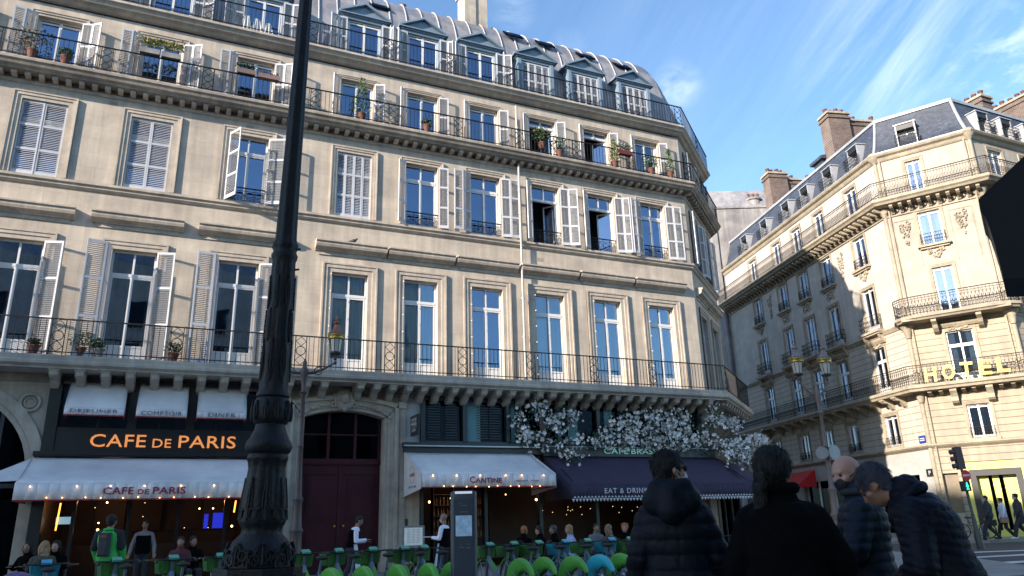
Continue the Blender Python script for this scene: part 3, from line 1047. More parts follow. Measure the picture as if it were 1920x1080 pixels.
# arched bay at the far left
mb = MB()
ax, az, ro, ri = -17.2, 3.0, 2.75, 2.3
n = 24
for i in range(n):
    a, b = pi * i / n, pi * (i + 1) / n
    for (r0, r1, o_) in ((ri, ri + .16, .05), (ri + .16, ro, .10)):
        P_ = [(ax + r0 * cos(a), az + r0 * sin(a)), (ax + r1 * cos(a), az + r1 * sin(a)), (ax + r1 * cos(b), az + r1 * sin(b)), (ax + r0 * cos(b), az + r0 * sin(b))]
        mb.prism(P_, -o_, .4)
mb.box(ax - ro, ax - ri, -.10, .4, 0, az); mb.box(ax + ri, ax + ro, -.10, .4, 0, az)
mb.build('arch_surround', STONE_T, bld)
mb = MB()
for i in range(n):                      # spandrels
    a, b = pi * i / n, pi * (i + 1) / n
    mb.quad((ax + ri * cos(a), 0, az + ri * sin(a)), (ax + ri * cos(b), 0, az + ri * sin(b)), (ax + ri * cos(b), 0, 5.6), (ax + ri * cos(a), 0, 5.6))
    mb.quad((ax + ri * cos(a), 0, az + ri * sin(a)), (ax + ri * cos(b), 0, az + ri * sin(b)), (ax + ri * cos(b), .5, az + ri * sin(b)), (ax + ri * cos(a), .5, az + ri * sin(a)))
mb.quad((ax + ri, 0, 0), (-14.6, 0, 0), (-14.6, 0, 5.6), (ax + ri, 0, 5.6))
mb.quad((-26, 0, 0), (ax - ri, 0, 0), (ax - ri, 0, 5.6), (-26, 0, 5.6))
mb.build('ground_floor_wall', STONE, bld)
mb = MB()
mb.ring((-15.05, -.05, 5.02), .24, .05, n=24, k=6)
mb.ring((-15.05, -.03, 5.02), .14, .03, n=20, k=6)
mb.build('carved_roundel', STONE_T, bld, smooth=True)
mb = MB()
mb.box(ax - ri, ax + ri, .42, .5, 0, 5.4)
mb.build('arch_glazing', GLASSD, bld)
mb = MB()
for x in (-1.5, -.75, 0, .75, 1.5):
    mb.box(ax + x - .05, ax + x + .05, .34, .42, 0, 5.3)
for z in (2.7, 3.05):
    mb.box(ax - ri, ax + ri, .33, .43, z, z + .12)
mb.build('arch_joinery', NAVYP, bld)
mb = MB()
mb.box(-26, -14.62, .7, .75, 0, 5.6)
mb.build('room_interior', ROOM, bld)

# carriage door
mb = MB()
n = 16
hw, cx = 1.31, -6.16
def seg(t, r_=0.0):      # flat segmental arch from springing 4.87 to apex 5.08
    x = (-1 + 2 * t) * (hw + r_)
    return (cx + x, 4.87 + .22 * (1 - (2 * t - 1) ** 2) + r_)
for (r0, r1, o_) in ((0, .10, .04), (.10, .2, .09), (.2, .34, .06), (.34, .46, .15)):
    for i in range(n):
        a0, a1 = seg(i / n, r0), seg((i + 1) / n, r0)
        b1, b0 = seg((i + 1) / n, r1), seg(i / n, r1)
        mb.prism([a0, a1, b1, b0], -o_, .0)
    for sgn in (-1, 1):
        x0, x1 = sorted((cx + sgn * (hw + r0), cx + sgn * (hw + r1)))
        mb.box(x0, x1, -o_, 0, .0, 4.87 + r0)
for sgn in (-1, 1):
    x0, x1 = sorted((cx + sgn * (hw + .46), cx + sgn * (hw + .74)))
    mb.box(x0, x1, -.05, 0, 0, 5.2)
    mb.box(x0, x1, -.13, 0, 5.2, 5.42)
    mb.box(x0 + .03, x1 - .03, -.10, 0, .0, .5)
mb.build('door_surround', STONE_T, bld)
mb = MB()
for i in range(n):      # reveal of the arch and wall above it
    a0, a1 = seg(i / n), seg((i + 1) / n)
    mb.quad((a0[0], 0, a0[1]), (a1[0], 0, a1[1]), (a1[0], 0, 5.16), (a0[0], 0, 5.16))
    mb.quad((a0[0], 0, a0[1]), (a1[0], 0, a1[1]), (a1[0], .5, a1[1]), (a0[0], .5, a0[1]))
mb.build('door_lintel', STONE, bld)
door = MB()
door.box(cx - hw, cx + hw, .38, .5, 3.36, 3.56)
door.box(cx - hw, cx + hw, .34, .40, 3.40, 3.46)
for sgn in (-1, 1):
    x0, x1 = sorted((cx + sgn * .012, cx + sgn * hw))
    door.box(x0, x1, .44, .5, .05, 3.36)
    w0, w1 = x0 + .22, x1 - .22
    for (za, zb) in ((.35, 1.35), (1.6, 3.0)):
        door.box(w0, w1, .41, .44, za, zb)
        door.box(w0 + .07, w1 - .07, .385, .41, za + .07, zb - .07)
        door.box(w0 + .14, w1 - .14, .37, .385, za + .16, zb - .16)
    door.box(w0 - .08, w1 + .08, .40, .44, 3.06, 3.12)
door.box(cx - .06, cx + .06, .40, .5, .05, 3.36)
for x in (-.44, .44, -1.27, 1.27):
    door.box(cx + x - .045, cx + x + .045, .40, .5, 3.56, 5.1)
door.box(cx - hw, cx + hw, .42, .48, 4.32, 4.37)
dr = door.build('carriage_door', DOORP, bld)
mb = MB().box(cx - hw, cx + hw, .47, .49, 3.56, 5.12)
mb.build('fanlight_pane', GLASSD, dr)
mb = MB()
mb.ball((cx + .14, .36, 1.45), .045, 8, 6)
mb.ball((cx - .14, .36, 1.45), .045, 8, 6)
mb.build('door_knob', BRASS, dr, smooth=True)
mb = MB().box(cx - hw, cx + hw, .9, .95, 0, 5.2)
mb.build('room_interior', ROOM, bld)
# carved head over the door
mb = MB()
mc = Vector((cx - .08, -.16, 5.42))
mb.ball(mc, .30, 20, 12, (1.0, .45, 1.12))
mb.ball(mc + Vector((0, -.10, .02)), .165, 14, 10, (.85, .8, 1.15))
mb.ball(mc + Vector((0, -.24, .0)), .035, 8, 6, (.8, 1, 1.6))
mb.ball(mc + Vector((0, -.21, -.10)), .045, 8, 6, (1.3, .7, .5))
for s_ in (-1, 1):
    mb.ball(mc + Vector((s_ * .055, -.205, .05)), .028, 8, 6)
    mb.ring(mc + Vector((s_ * .33, .02, -.16)), .07, .032, n=14, k=6)
    mb.ring(mc + Vector((s_ * .30, .02, .12)), .06, .03, n=14, k=6)
    for q in range(7):
        a = .5 + q * .33
        mb.ball(mc + Vector((s_ * .20 * sin(a * .9), -.09, .06 + .20 * cos(a * .9))), .05, 8, 6)
    for q in range(12):
        mb.ball((cx + s_ * (.48 + q * .09), -.13, 5.24 - .006 * q * q * .5 + .02 * sin(q * 2)), .045 + .012 * (q % 2), 7, 5, (1, .7, .9))
mb.ring(mc, .31, .035, n=28, k=6)
mb.ball(mc + Vector((0, -.08, -.34)), .07, 8, 6)
mb.build('carved_mask', STONE_T, bld, smooth=True)

# ---- cafe on the left: black front, three small awnings, lettering, big awning
cafe = MB()
cafe.box(-14.6, -14.3, -.16, .4, 0, 5.72); cafe.box(-8.98, -8.6, -.16, .4, 0, 5.72)
cafe.box(-14.3, -8.98, -.16, .1, 5.66, 5.78)
cafe.box(-14.3, -8.98, -.10, .1, 3.66, 4.34)
cafe.box(-14.75, -8.5, -.24, .1, 3.52, 3.66)
cafe.box(-14.72, -8.52, -.28, -.24, 3.56, 3.62)
for x in (-12.42, -10.84):
    cafe.box(x - .12, x + .12, -.10, .1, 4.34, 5.66)
for x in (-13.3, -11.7, -10.1):
    cafe.box(x - .03, x + .03, .02, .1, 4.34, 5.66)
cf = cafe.build('cafe_shopfront', BLACKP, bld)
mb = MB().box(-14.3, -8.98, .12, .14, 4.34, 5.66)
mb.build('shop_window_pane', GLASSD, cf)
for body, a, b, h_ in (('CAFE', -13.42, -11.98, .36), ('DE', -11.80, -11.30, .25), ('PARIS', -11.10, -9.50, .36)):
    text('shop_lettering', body, ORANGE, b - a, h_, cf, T(((a + b) / 2, -.13, 3.80)), .025, 1.05, .004)

def awning(u0, u1, zt, zf, off, val, m, trim, parent, name='awning', sides=(True, True), wave=.008, scallop=0, y0=-.12, sidedrop=0.0):
    mb = MB()
    nx, ny = max(8, int((u1 - u0) / .25)), 8
    def P(i, j):
        t, s_ = j / ny, i / nx
        x = u0 + (u1 - u0) * s_
        sag = -.05 * sin(pi * t) + wave * .5 * sin(s_ * 19 + t * 3) * sin(pi * t)
        return (x, y0 - off * t, zt + (zf - zt) * t + sag)
    vs, fs = [], []
    for j in range(ny + 1):
        for i in range(nx + 1):
            vs.append(P(i, j))
    for j in range(ny):
        for i in range(nx):
            k = j * (nx + 1) + i
            fs.append((k, k + 1, k + nx + 2, k + nx + 1))
    mb.add(vs, fs)
    yf = y0 - off
    for i in range(nx):           # valance
        a, b = u0 + (u1 - u0) * i / nx, u0 + (u1 - u0) * (i + 1) / nx
        ya, yb = yf - .012 + wave * .35 * sin(a * 5), yf - .012 + wave * .35 * sin(b * 5)
        mb.quad((a, yf, zf), (b, yf, zf), (b, yb, zf - val), (a, ya, zf - val))
    for s_, x in ((0, u0), (1, u1)):
        if sides[s_]:
            zb_ = zf - val - sidedrop
            mb.add([(x, y0, zt), (x, yf, zf), (x, yf, zf - val), (x, y0, zb_)], [(0, 1, 2, 3)])
    for q in range(1, int((u1 - u0) / .95) + 1):      # stitched seams
        x = u0 + (u1 - u0) * q / (int((u1 - u0) / .95) + 1)
        i_ = min(nx, max(0, round((x - u0) / (u1 - u0) * nx)))
        pts = [Vector(P(i_, j)) + Vector((0, 0, .008)) for j in range(ny + 1)]
        mb.tube(pts + [Vector((pts[-1].x, yf - .016, zf - val))], .006, 4)
    o = mb.build(name, m, parent, fix=False, smooth=35)
    md = o.modifiers.new('s', 'SOLIDIFY'); md.thickness = .008
    mb = MB()
    mb.box(u0, u1, yf - .03, yf + .0, zf - val - .012, zf - val + .022)
    for s_, x in ((0, u0), (1, u1)):
        if sides[s_]:
            mb.box(x - .012, x + .012, yf, y0, zf - val - .012, zf - val + .02)
    if scallop:
        mb = MB()
        n_ = int((u1 - u0) / scallop)
        for i in range(n_):
            x = u0 + (i + .5) * (u1 - u0) / n_
            mb.prism([(x - scallop * .45, zf - val + .0), (x + scallop * .45, zf - val), (x, zf - val - .10)], yf - .02, yf - .008)
            mb.prism([(x, zf - val + .03), (x + scallop * .8, zf - val + .03), (x + scallop * .4, zf - val + .09)], yf - .034, yf - .024)
    mb.build('awning_trim', trim, o)
    mb = MB()
    for x in (u0 + .25, u1 - .25):
        mb.tube([(x, y0 + .05, zt - .35), (x, y0 - off * .5, zt - .55), (x, yf + .03, zf - .03)], .018, 6)
    mb.tube([(u0, yf + .02, zf - .02), (u1, yf + .02, zf - .02)], .022, 6)
    mb.build('awning_arm', IRON, o)
    return o
for (a, b, wd) in ((-14.10, -12.62, 'DEJEUNER'), (-12.30, -10.96, 'COMPTOIR'), (-10.68, -9.30, 'DINER')):
    o = awning(a, b, 5.64, 4.80, .62, .20, AWN, REDT, bld, wave=.004, sides=(True, True))
    text('awning_lettering', wd, GREYL, (b - a) * (.8 if len(wd) > 5 else .55), .12, o, T(((a + b) / 2, -.12 - .62 - .022, 4.655)), .004, 1.1)
big = awning(-14.75, -8.7, 3.50, 2.68, 1.95, .42, AWN, REDT, bld, wave=.008)
for body, a, b, h_ in (('CAFE', -12.77, -12.06, .17), ('DE', -11.96, -11.70, .12), ('PARIS', -11.60, -10.80, .17)):
    text('awning_lettering', body, REDL, b - a, h_ * 1.1, big, T(((a + b) / 2, -2.10, 2.39)), .004, 1.05, .012)
# folded side wing of the left awning
mb = MB()
mb.add([(-14.72, -.1, 3.50), (-15.6, -.25, 3.05), (-15.75, -1.75, 2.72), (-14.75, -1.7, 2.78)], [(0, 1, 2, 3)])
o = mb.build('awning_wing', AWN, bld, fix=False)
md = o.modifiers.new('s', 'SOLIDIFY'); md.thickness = .01
# string of bulbs behind the valance
def bulbs(name, pts, r, parent, m=None):
    mb = MB()
    for p in pts:
        mb.ball(p, r, 8, 6)
    return mb.build(name, m or BULB, parent, smooth=True)
def bulbs_on(aw, u0, u1, n, yf, z0, z1):
    for i in range(n):
        u = u0 + (u1 - u0) * (i + .5) / n
        bulbs('light_bulb', [(u + random.uniform(-.1, .1), yf, z0)], .017, aw)
        if i < n - 1:
            for q in range(2):
                bulbs('light_bulb', [(u + (u1 - u0) / n * (.35 + .4 * q), yf, z1 + random.uniform(-.02, .02))], .012, aw)
bulbs_on(big, -14.75, -8.7, 7, -2.14, 2.60, 2.31)

# recessed interior of the left cafe
def room(u0, u1, d, z1, parent, m):
    mb = MB()
    y0 = .42
    mb.quad((u0, d, 0), (u1, d, 0), (u1, d, z1), (u0, d, z1))
    mb.quad((u0, y0, 0), (u0, d, 0), (u0, d, z1), (u0, y0, z1))
    mb.quad((u1, y0, 0), (u1, y0, z1), (u1, d, z1), (u1, d, 0))
    mb.quad((u0, y0, z1), (u0, d, z1), (u1, d, z1), (u1, y0, z1))
    mb.quad((u0, y0, .04), (u1, y0, .04), (u1, d, .04), (u0, d, .04))
    return mb.build('room_interior', m, parent)
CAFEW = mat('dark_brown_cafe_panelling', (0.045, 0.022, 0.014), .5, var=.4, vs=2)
room(-14.3, -8.98, 4.5, 3.55, cf, CAFEW)
mb = MB()
for x in (-13.6, -12.2, -10.9, -9.6):
    mb.box(x - .05, x + .05, .2, .34, 0, 3.55)
mb.box(-14.3, -8.98, .2, .34, 2.75, 2.9)
mb.build('cafe_window_frame', BLACKP, cf)
mb = MB()
mb.box(-14.2, -9.0, 3.0, 3.6, .05, 1.1)
for k in range(4):
    mb.box(-13.4 + k * 1.1, -12.5 + k * 1.1, 4.3, 4.45, 1.5, 2.6)
mb.build('bar_counter', CAFEW, cf)
for (p_, r_) in (((-12.85, .9, 2.30), .026), ((-13.1, 2.2, 1.55), .035), ((-13.1, 2.2, 1.75), .022), ((-9.3, 1.5, 1.55), .032), ((-9.9, 1.5, 2.1), .022), ((-10.3, 1.5, 2.1), .022)):
    bulbs('pendant_lamp', [p_], r_, cf)
for (u, z0, z1) in ((-14.05, 1.55, 2.3), (-9.32, 1.95, 2.3)):
    mb = MB().tube([(u, .8, z0), (u + .03, .8, z1)], .022, 6)
    mb.build('neon_tube', NEON, cf)
for (u, w_, z, h_, m_) in ((-10.1, .12, 1.5, .42, SCREEN), (-9.72, .38, 1.5, .45, SCREEN), (-13.9, .38, 1.72, .2, SCREENW)):
    mb = MB().box(u - w_ / 2, u + w_ / 2, .9, .95, z, z + h_)
    mb.build('screen', m_, cf)
# ---- right-hand cafe and brasserie fronts
rf = MB()
rf.box(-3.6, -3.45, -.10, .35, 4.08, 5.66)
for x in (-2.0, -.35, 1.7, 3.4, 5.1, 6.8, 8.1):
    rf.box(x - .07, x + .07, -.08, .35, 4.08, 5.60)
rf.box(-3.45, 8.3, -.08, .35, 5.54, 5.68)
rf.box(-3.45, 8.3, -.08, .35, 4.0, 4.14)
rf.box(-4.25, .95, -.30, .1, 3.92, 4.06)
rf.box(-4.2, .95, -.16, .1, 3.72, 3.92)
rf.box(.95, 8.6, -.22, .1, 3.66, 4.14)
for x in (-3.1, -2.45, -1.3, -.8):      # half-closed louvers behind the glass
    for k in range(14):
        rf.box(x - .22, x + .22, .05, .09, 4.25 + k * .09, 4.28 + k * .09)
for x in (-3.5, -1.2, .9, 3.2, 5.6, 8.0):
    rf.box(x - .06, x + .06, .05, .35, 0, 3.8)
rf.box(-3.6, 8.3, .05, .35, 2.85, 3.0)
front = rf.build('brasserie_shopfront', NAVYP, bld)
mb = MB().box(-3.5, 8.25, .10, .12, 4.1, 5.6)
mb.build('shop_window_pane', GLASSD, front)
for (x, w_) in ((-1.62, .5), (2.35, .4), (3.9, .35), (6.0, .4), (-.1, .16)):
    MB().box(x - w_ / 2, x + w_ / 2, .06, .08, 4.15, 5.53).build('curtain', mat('teal_curtain', (.14, .28, .30), .9), front)
mb = MB()
mb.quad((-3.6, 1.2, 4.0), (8.3, 1.2, 4.0), (8.3, 1.2, 5.7), (-3.6, 1.2, 5.7))
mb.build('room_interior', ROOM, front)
mb = MB().box(-4.25, .95, -.305, -.30, 3.93, 3.97)
mb.box(.95, 8.6, -.235, -.22, 3.99, 4.01)
mb.build('metal_trim', STEEL, front)
room(-3.5, 8.25, 5.5, 3.8, front, CAFEW)
for (u_, y_, z_, e_) in ((-12.9, 2.0, 2.4, 6), (-9.8, 1.8, 2.3, 4), (-1.2, 2.4, 2.5, 5), (4.6, 2.2, 2.5, 5)):
    pl_ = bpy.data.lights.new('pendant_light', 'POINT')
    pl_.energy = e_
    pl_.color = (1.0, .50, .20)
    pl_.shadow_soft_size = .06
    lo_ = bpy.data.objects.new('pendant_light', pl_)
    col.objects.link(lo_)
    lo_.parent = front
    lo_.matrix_basis = T((u_, y_, z_))
text('neon_lettering', 'CAFÉ', TEAL, 1.05, .26, front, T((3.98, -.25, 3.76)), .012, 1.1, .002)
text('neon_lettering', 'BRASSERIE', TEAL, 2.0, .2, front, T((5.65, -.25, 3.76)), .012, 1.1, .002)
cant = awning(-4.15, .45, 3.74, 2.90, 1.95, .40, AWN, REDT, bld, sidedrop=.0)
for body, a, b, h_ in (('C', -2.60, -2.42, .20), ('ANTINE', -2.40, -1.50, .155)):
    text('awning_lettering', body, REDL, b - a, h_, cant, T(((a + b) / 2, -2.10, 2.63)), .004, 1.05, .012)
text('awning_lettering', 'DEJEUNER - DINER', GREYL, .85, .05, cant, T((-.6, -2.10, 2.66)), .003, 1.1)
# side panels of that awning (hang lower than the slope)
def side_panel(u, lett):
    mb = MB()
    mb.add([(u, -.12, 3.76), (u, -2.05, 2.92), (u, -2.05, 2.47), (u, -.12, 2.30)], [(0, 1, 2, 3)])
    o = mb.build('awning_side_panel', AWN, cant, fix=False)
    md = o.modifiers.new('s', 'SOLIDIFY'); md.thickness = .01
    mb = MB()
    mb.add([(u - .008, -.12, 2.30), (u - .008, -2.05, 2.47), (u - .008, -2.05, 2.515), (u - .008, -.12, 2.345)], [(0, 1, 2, 3)])
    mb.build('awning_trim', REDT, o)
    if lett:
        M = T((u - .012, -1.08, 2.84)) @ RZ(-90)
        mb = MB()
        mb.ring((0, 0, .1), .26, .006, n=20, k=4, a0=.5, a1=2.64)
        mb.ring((0, 0, .1), .26, .006, n=20, k=4, a0=3.64, a1=5.78)
        o2 = mb.build('awning_emblem', REDL, o, M)
        text('awning_lettering', 'CANTINE', REDL, .56, .12, o, M @ T((0, 0, .04)), .004, 1.0, .002)
        text('awning_lettering', 'CAFE DE PARIS', GREYL, .9, .06, o, M @ T((0, 0, -.3)), .004, 1.0)
side_panel(-4.17, True)
side_panel(.47, False)
bulbs_on(cant, -4.1, .4, 6, -2.12, 2.86, 2.52)
purp = awning(1.0, 8.75, 3.66, 2.52, 1.95, .42, AWNP, WHITEL, bld, sides=(True, False), scallop=.13)
text('awning_lettering', 'EAT & DRINK', WHITEL, 1.75, .17, purp, T((3.15, -2.10, 2.26)), .004, 1.15, .003)
# the same awning round the corner
mb = MB()
y0, off = -.12, 1.95
M = FB
pts = [(0, y0, 3.66), (4.9, y0, 3.66), (4.9, y0 - off, 2.52), (-.70, y0 - off, 2.52)]
vs = [M @ Vector(p) for p in pts] + [Vector((8.75, -.12, 3.66)), Vector((8.75, -2.07, 2.52))]
mb.add(vs, [(0, 1, 2, 3), (4, 0, 3, 5)])
vs2 = [M @ Vector((-.70, y0 - off, 2.52)), M @ Vector((4.9, y0 - off, 2.52)), M @ Vector((4.9, y0 - off, 2.10)), M @ Vector((-.7, y0 - off, 2.10)), Vector((8.75, -2.07, 2.52)), Vector((8.75, -2.07, 2.10))]
mb.add(vs2, [(0, 1, 2, 3), (4, 0, 3, 5)])
o = mb.build('awning', AWNP, bld, fix=False)
md = o.modifiers.new('s', 'SOLIDIFY'); md.thickness = .008
# corner front under the slab on the chamfer
mb = MB()
mb.box(.0, 5.4, -.06, .1, 3.66, 5.66)
mb.box(0, .4, -.06, .1, 0, 3.66); mb.box(4.9, 5.4, -.06, .1, 0, 3.66)
for x in (1.6, 3.2):
    mb.box(x - .06, x + .06, -.02, .1, 0, 3.66)
mb.build('brasserie_shopfront', NAVYP, bld, FB)
mb = MB().box(.4, 4.9, .04, .06, .0, 3.66)
mb.build('shop_window_pane', GLASSD, bld, FB)
# projecting box sign
bs_ = MB().box(-3.98, -3.90, -.95, -.12, 4.26, 4.92).build('blade_sign', BLACKP, bld)
text('sign_lettering', 'CAFE DE', WHITEL, .6, .10, bs_, T((-3.985, -.53, 4.72)) @ RZ(-90), .006)
text('sign_lettering', 'PARIS', WHITEL, .6, .13, bs_, T((-3.985, -.53, 4.56)) @ RZ(-90), .006)
text('sign_lettering', 'CANTINE', WHITEL, .45, .08, bs_, T((-3.985, -.53, 4.38)) @ RZ(-90), .006)
MB().box(-3.99, -3.985, -.86, -.2, 4.50, 4.515).build('sign_rule', WHITEL, bs_)
mb = MB().box(-4.2, -3.62, -.012, .01, 4.1, 5.6)
mb.build('painted_pier', mat('pale_grey_painted_pier', (.36, .36, .37), .7), bld)
mb = MB().box(-4.32, -4.0, -.03, 0, 1.38, 1.62)
mb.build('wall_plaque', mat('bronze_plaque', (.06, .04, .035), .5), bld)
for (u, y, z, r_) in ((-3.45, -.6, 2.12, .035), (.55, -.3, 2.15, .04), (-2.6, -1.4, 2.25, .018), (-1.0, -1.2, 2.3, .018), (-3.0, -1.4, 2.2, .018), (1.15, -.8, 2.3, .014)):
    bulbs('pendant_lamp', [(u, y, z)], r_, front)
MB().tube([(3.35, .6, 1.75), (3.45, .6, 2.05)], .018, 6).build('neon_tube', NEON, front)
rnd = random.Random(4)
FAIRY = mat('dim_fairy_light', (.8, .7, .5), .4, emit=(1.0, .75, .4), es=1.6)
for _ in range(36):
    bulbs('fairy_light', [(rnd.uniform(1.2, 8), rnd.uniform(.5, 1.6), rnd.uniform(1.6, 2.35))], .010, front, FAIRY)
for _ in range(7):
    bulbs('fairy_light', [(rnd.uniform(-13.8, -9.2), rnd.uniform(1, 3), rnd.uniform(1.5, 2.4))], .010, cf, FAIRY)
# back-bar shelves with bottles inside the brasserie
mb = MB()
for z in (.9, 1.3, 1.7, 2.1, 2.5):
    mb.box(-2.0, .3, 3.4, 3.7, z, z + .03)
for x in (-2.0, -1.2, -.4, .3):
    mb.box(x - .02, x + .02, 3.4, 3.7, .1, 2.8)
mb.build('back_bar_shelf', CAFEW, front)
mb = MB()
for z in (.93, 1.33, 1.73, 2.13):
    x = -1.95
    while x < .25:
        mb.lathe([(.035, 0), (.035, .18), (.014, .22), (.014, .28)], 6, T((x, 3.5, z)))
        x += rnd.uniform(.09, .16)
mb.build('shelf_bottles', mat('amber_bottle_glass', (.25, .14, .06), .2, var=.6, vs=9), front)

# ---------------- blossom garland over the brasserie
def garland(label, branches, nfl, seed, trunk=None):
    rnd = random.Random(seed)
    root = empty('blossom_garland', BL, label, 'flowers', 'artificial blossom over the brasserie')
    br, fl, lf = MB(), MB(), MB()
    if trunk:
        br.tube(trunk, [.09] * len(trunk), 8)
    pts_all = []
    for pl in branches:
        P = [Vector(p) for p in pl]
        br.tube(P, [.03 - .018 * i / len(P) for i in range(len(P))], 5)
        for i in range(len(P) - 1):
            L = (P[i + 1] - P[i]).length
            for q in range(int(L / .05)):
                pts_all.append(P[i].lerp(P[i + 1], rnd.random()))
    for k in range(nfl):
        c = rnd.choice(pts_all) + Vector((rnd.gauss(0, .14), rnd.gauss(-.06, .10), rnd.gauss(0, .15)))
        if c.y > -.1: c.y = -.12
        r_ = rnd.uniform(.026, .085)
        ax_ = Vector((rnd.uniform(-1, 1), rnd.uniform(-1.6, .2), rnd.uniform(-.9, .6))).normalized()
        u = ax_.orthogonal().normalized()
        v = ax_.cross(u)
        ph = rnd.random() * 6
        for q in range(5):
            a = ph + 2 * pi * q / 5
            d = u * cos(a) + v * sin(a)
            e = u * cos(a + 1.57) + v * sin(a + 1.57)
            fl.add([c, c + d * r_ * .7 + e * r_ * .48 + ax_ * r_ * .5, c + d * r_ * 1.05 + ax_ * r_ * .95, c + d * r_ * .7 - e * r_ * .48 + ax_ * r_ * .5], [(0, 1, 2, 3)])
        if rnd.random() < .4:
            br.tube([c, c + Vector((rnd.gauss(0, .1), .06, rnd.gauss(-.08, .06)))], .006, 3, False)
    for k in range(int(nfl * 2.2)):
        c = rnd.choice(pts_all) + Vector((rnd.gauss(0, .17), rnd.gauss(0, .08), rnd.gauss(0, .17)))
        lf.leaf(c, (rnd.uniform(-1, 1), rnd.uniform(-1, .3), rnd.uniform(-1, 1)), rnd.uniform(.04, .07), rnd.uniform(.09, .17))
    br.build('branch', mat('grey_brown_bark', (.10, .075, .06), .9, var=.3, vs=20), root, smooth=True)
    f = fl.build('blossoms', mat('white_blossom', (.88, .82, .80), .6, var=.24, vs=14), root, fix=False)
    f['kind'] = 'stuff'
    f = lf.build('leaves', mat('blossom_leaves', (.05, .10, .06), .6, var=.6, vs=9), root, fix=False)
    f['kind'] = 'stuff'
    return root
garland('leafy white blossom tree with a thick grey trunk beside the white Cantine awning',
        [[(.9, -.35, 4.1), (.3, -.3, 4.5), (-.1, -.3, 5.0), (.05, -.35, 5.35)], [(.9, -.35, 4.9), (.75, -.4, 5.4), (.7, -.45, 5.85)], [(.9, -.35, 4.6), (1.5, -.3, 5.0), (1.9, -.3, 5.45)],
         [(.9, -.35, 4.6), (1.7, -.3, 4.9), (2.5, -.3, 5.2)], [(.9, -.35, 4.2), (.1, -.35, 4.15), (-.35, -.35, 4.9)], [(.8, -.35, 5.3), (.35, -.35, 5.5)],
         [(1.4, -.35, 4.1), (2.2, -.35, 4.2), (3.0, -.4, 4.15)], [(1.3, -.5, 4.0), (1.6, -.6, 3.75), (2.2, -.7, 3.6)]],
        430, 1, [(.9, -.35, 3.95), (.88, -.35, 4.5), (.8, -.35, 5.1)])
garland('dense white blossom garland above the teal neon letters of the brasserie',
        [[(3.0, -.35, 4.1), (4.2, -.38, 4.22), (5.6, -.35, 4.12), (7.0, -.38, 4.2), (8.5, -.4, 4.12)], [(3.0, -.3, 4.2), (3.7, -.3, 4.7), (4.5, -.3, 5.05), (4.7, -.3, 5.3)],
         [(4.4, -.3, 4.3), (4.9, -.3, 4.9), (5.1, -.3, 5.4)], [(5.4, -.3, 4.3), (5.6, -.3, 4.9), (5.5, -.3, 5.5)], [(6.2, -.3, 4.3), (6.5, -.3, 5.0), (6.6, -.3, 5.45)],
         [(7.0, -.3, 4.3), (7.3, -.3, 5.0), (7.2, -.3, 5.4)], [(7.8, -.3, 4.2), (8.2, -.35, 4.9), (8.5, -.5, 5.5), (8.8, -.6, 5.9)], [(5.4, -.3, 5.2), (6.4, -.3, 5.2), (7.3, -.3, 5.1)],
         [(4.0, -.3, 4.5), (5.4, -.3, 4.6), (7.8, -.3, 4.5)], [(8.2, -.35, 5.3), (8.9, -.4, 5.0)]],
        1100, 2)
garland('hanging end of the blossom with orange flowers at the corner of the purple awning',
        [[(8.6, -.4, 4.2), (9.3, -.1, 4.2), (10.2, .6, 4.3), (11.4, 1.6, 4.5)], [(8.7, -.4, 5.1), (9.4, .0, 5.2), (10.2, .6, 5.0)], [(8.6, -.5, 4.1), (8.9, -.8, 3.7), (9.3, -1.0, 3.4)],
         [(9.2, -.3, 4.2), (9.9, -.3, 3.8), (10.3, -.2, 3.5)]], 560, 3)
# little framed notice among the flowers
mb = MB().box(6.02, 6.62, -.40, -.36, 4.62, 4.98)
o = mb.build('notice_board', mat('pale_notice_board', (.34, .33, .32), .7), bld)

# ---------------- pots and plants on the balconies
def potted(label, P, size, kind, m=PLANT, pot=TERRA, group='plants on the balconies', box=0.0, seed=0, spread=1.0, n=160):
    rnd = random.Random(seed + 100)
    root = empty('potted_plant', BL @ T(P), label, 'plant', group)
    mb = MB()
    if box:
        mb.box(-box / 2, box / 2, -.1, .1, 0, .18)
    else:
        mb.lathe([(.10, 0), (.15, .24), (.165, .24), (.165, .28), (.14, .28)], 14)
    mb.build('flower_box' if box else 'pot', pot, root)
    mb = MB()
    for k in range(n):
        t = rnd.random()
        if kind == 'bush':
            a, r_ = rnd.random() * 6.28, size * .5 * rnd.random() ** .5
            c = Vector((r_ * cos(a) * spread + (rnd.uniform(-box, box) / 2 if box else 0), r_ * sin(a) * .7, .22 + size * (.15 + .75 * t)))
        elif kind == 'cone':
            a, r_ = rnd.random() * 6.28, size * .22 * (1.1 - t) * (.5 + rnd.random() * .6)
            c = Vector((r_ * cos(a), r_ * sin(a), .3 + size * t))
        else:
            a = rnd.random() * 6.28
            r_ = size * .35 * rnd.random()
            c = Vector((r_ * cos(a) + (rnd.uniform(-box, box) / 2 if box else 0), r_ * sin(a), .25 - size * .5 * t))
        mb.leaf(c, (rnd.uniform(-1, 1), rnd.uniform(-1, 1), rnd.uniform(-.3, 1)), .045, .11)
    if kind == 'cone':
        mb.tube([(0, 0, .2), (0, 0, .2 + size * .9)], .015, 5)
    mb.build('foliage', m, root, fix=False)
    return root
Y4 = -.45
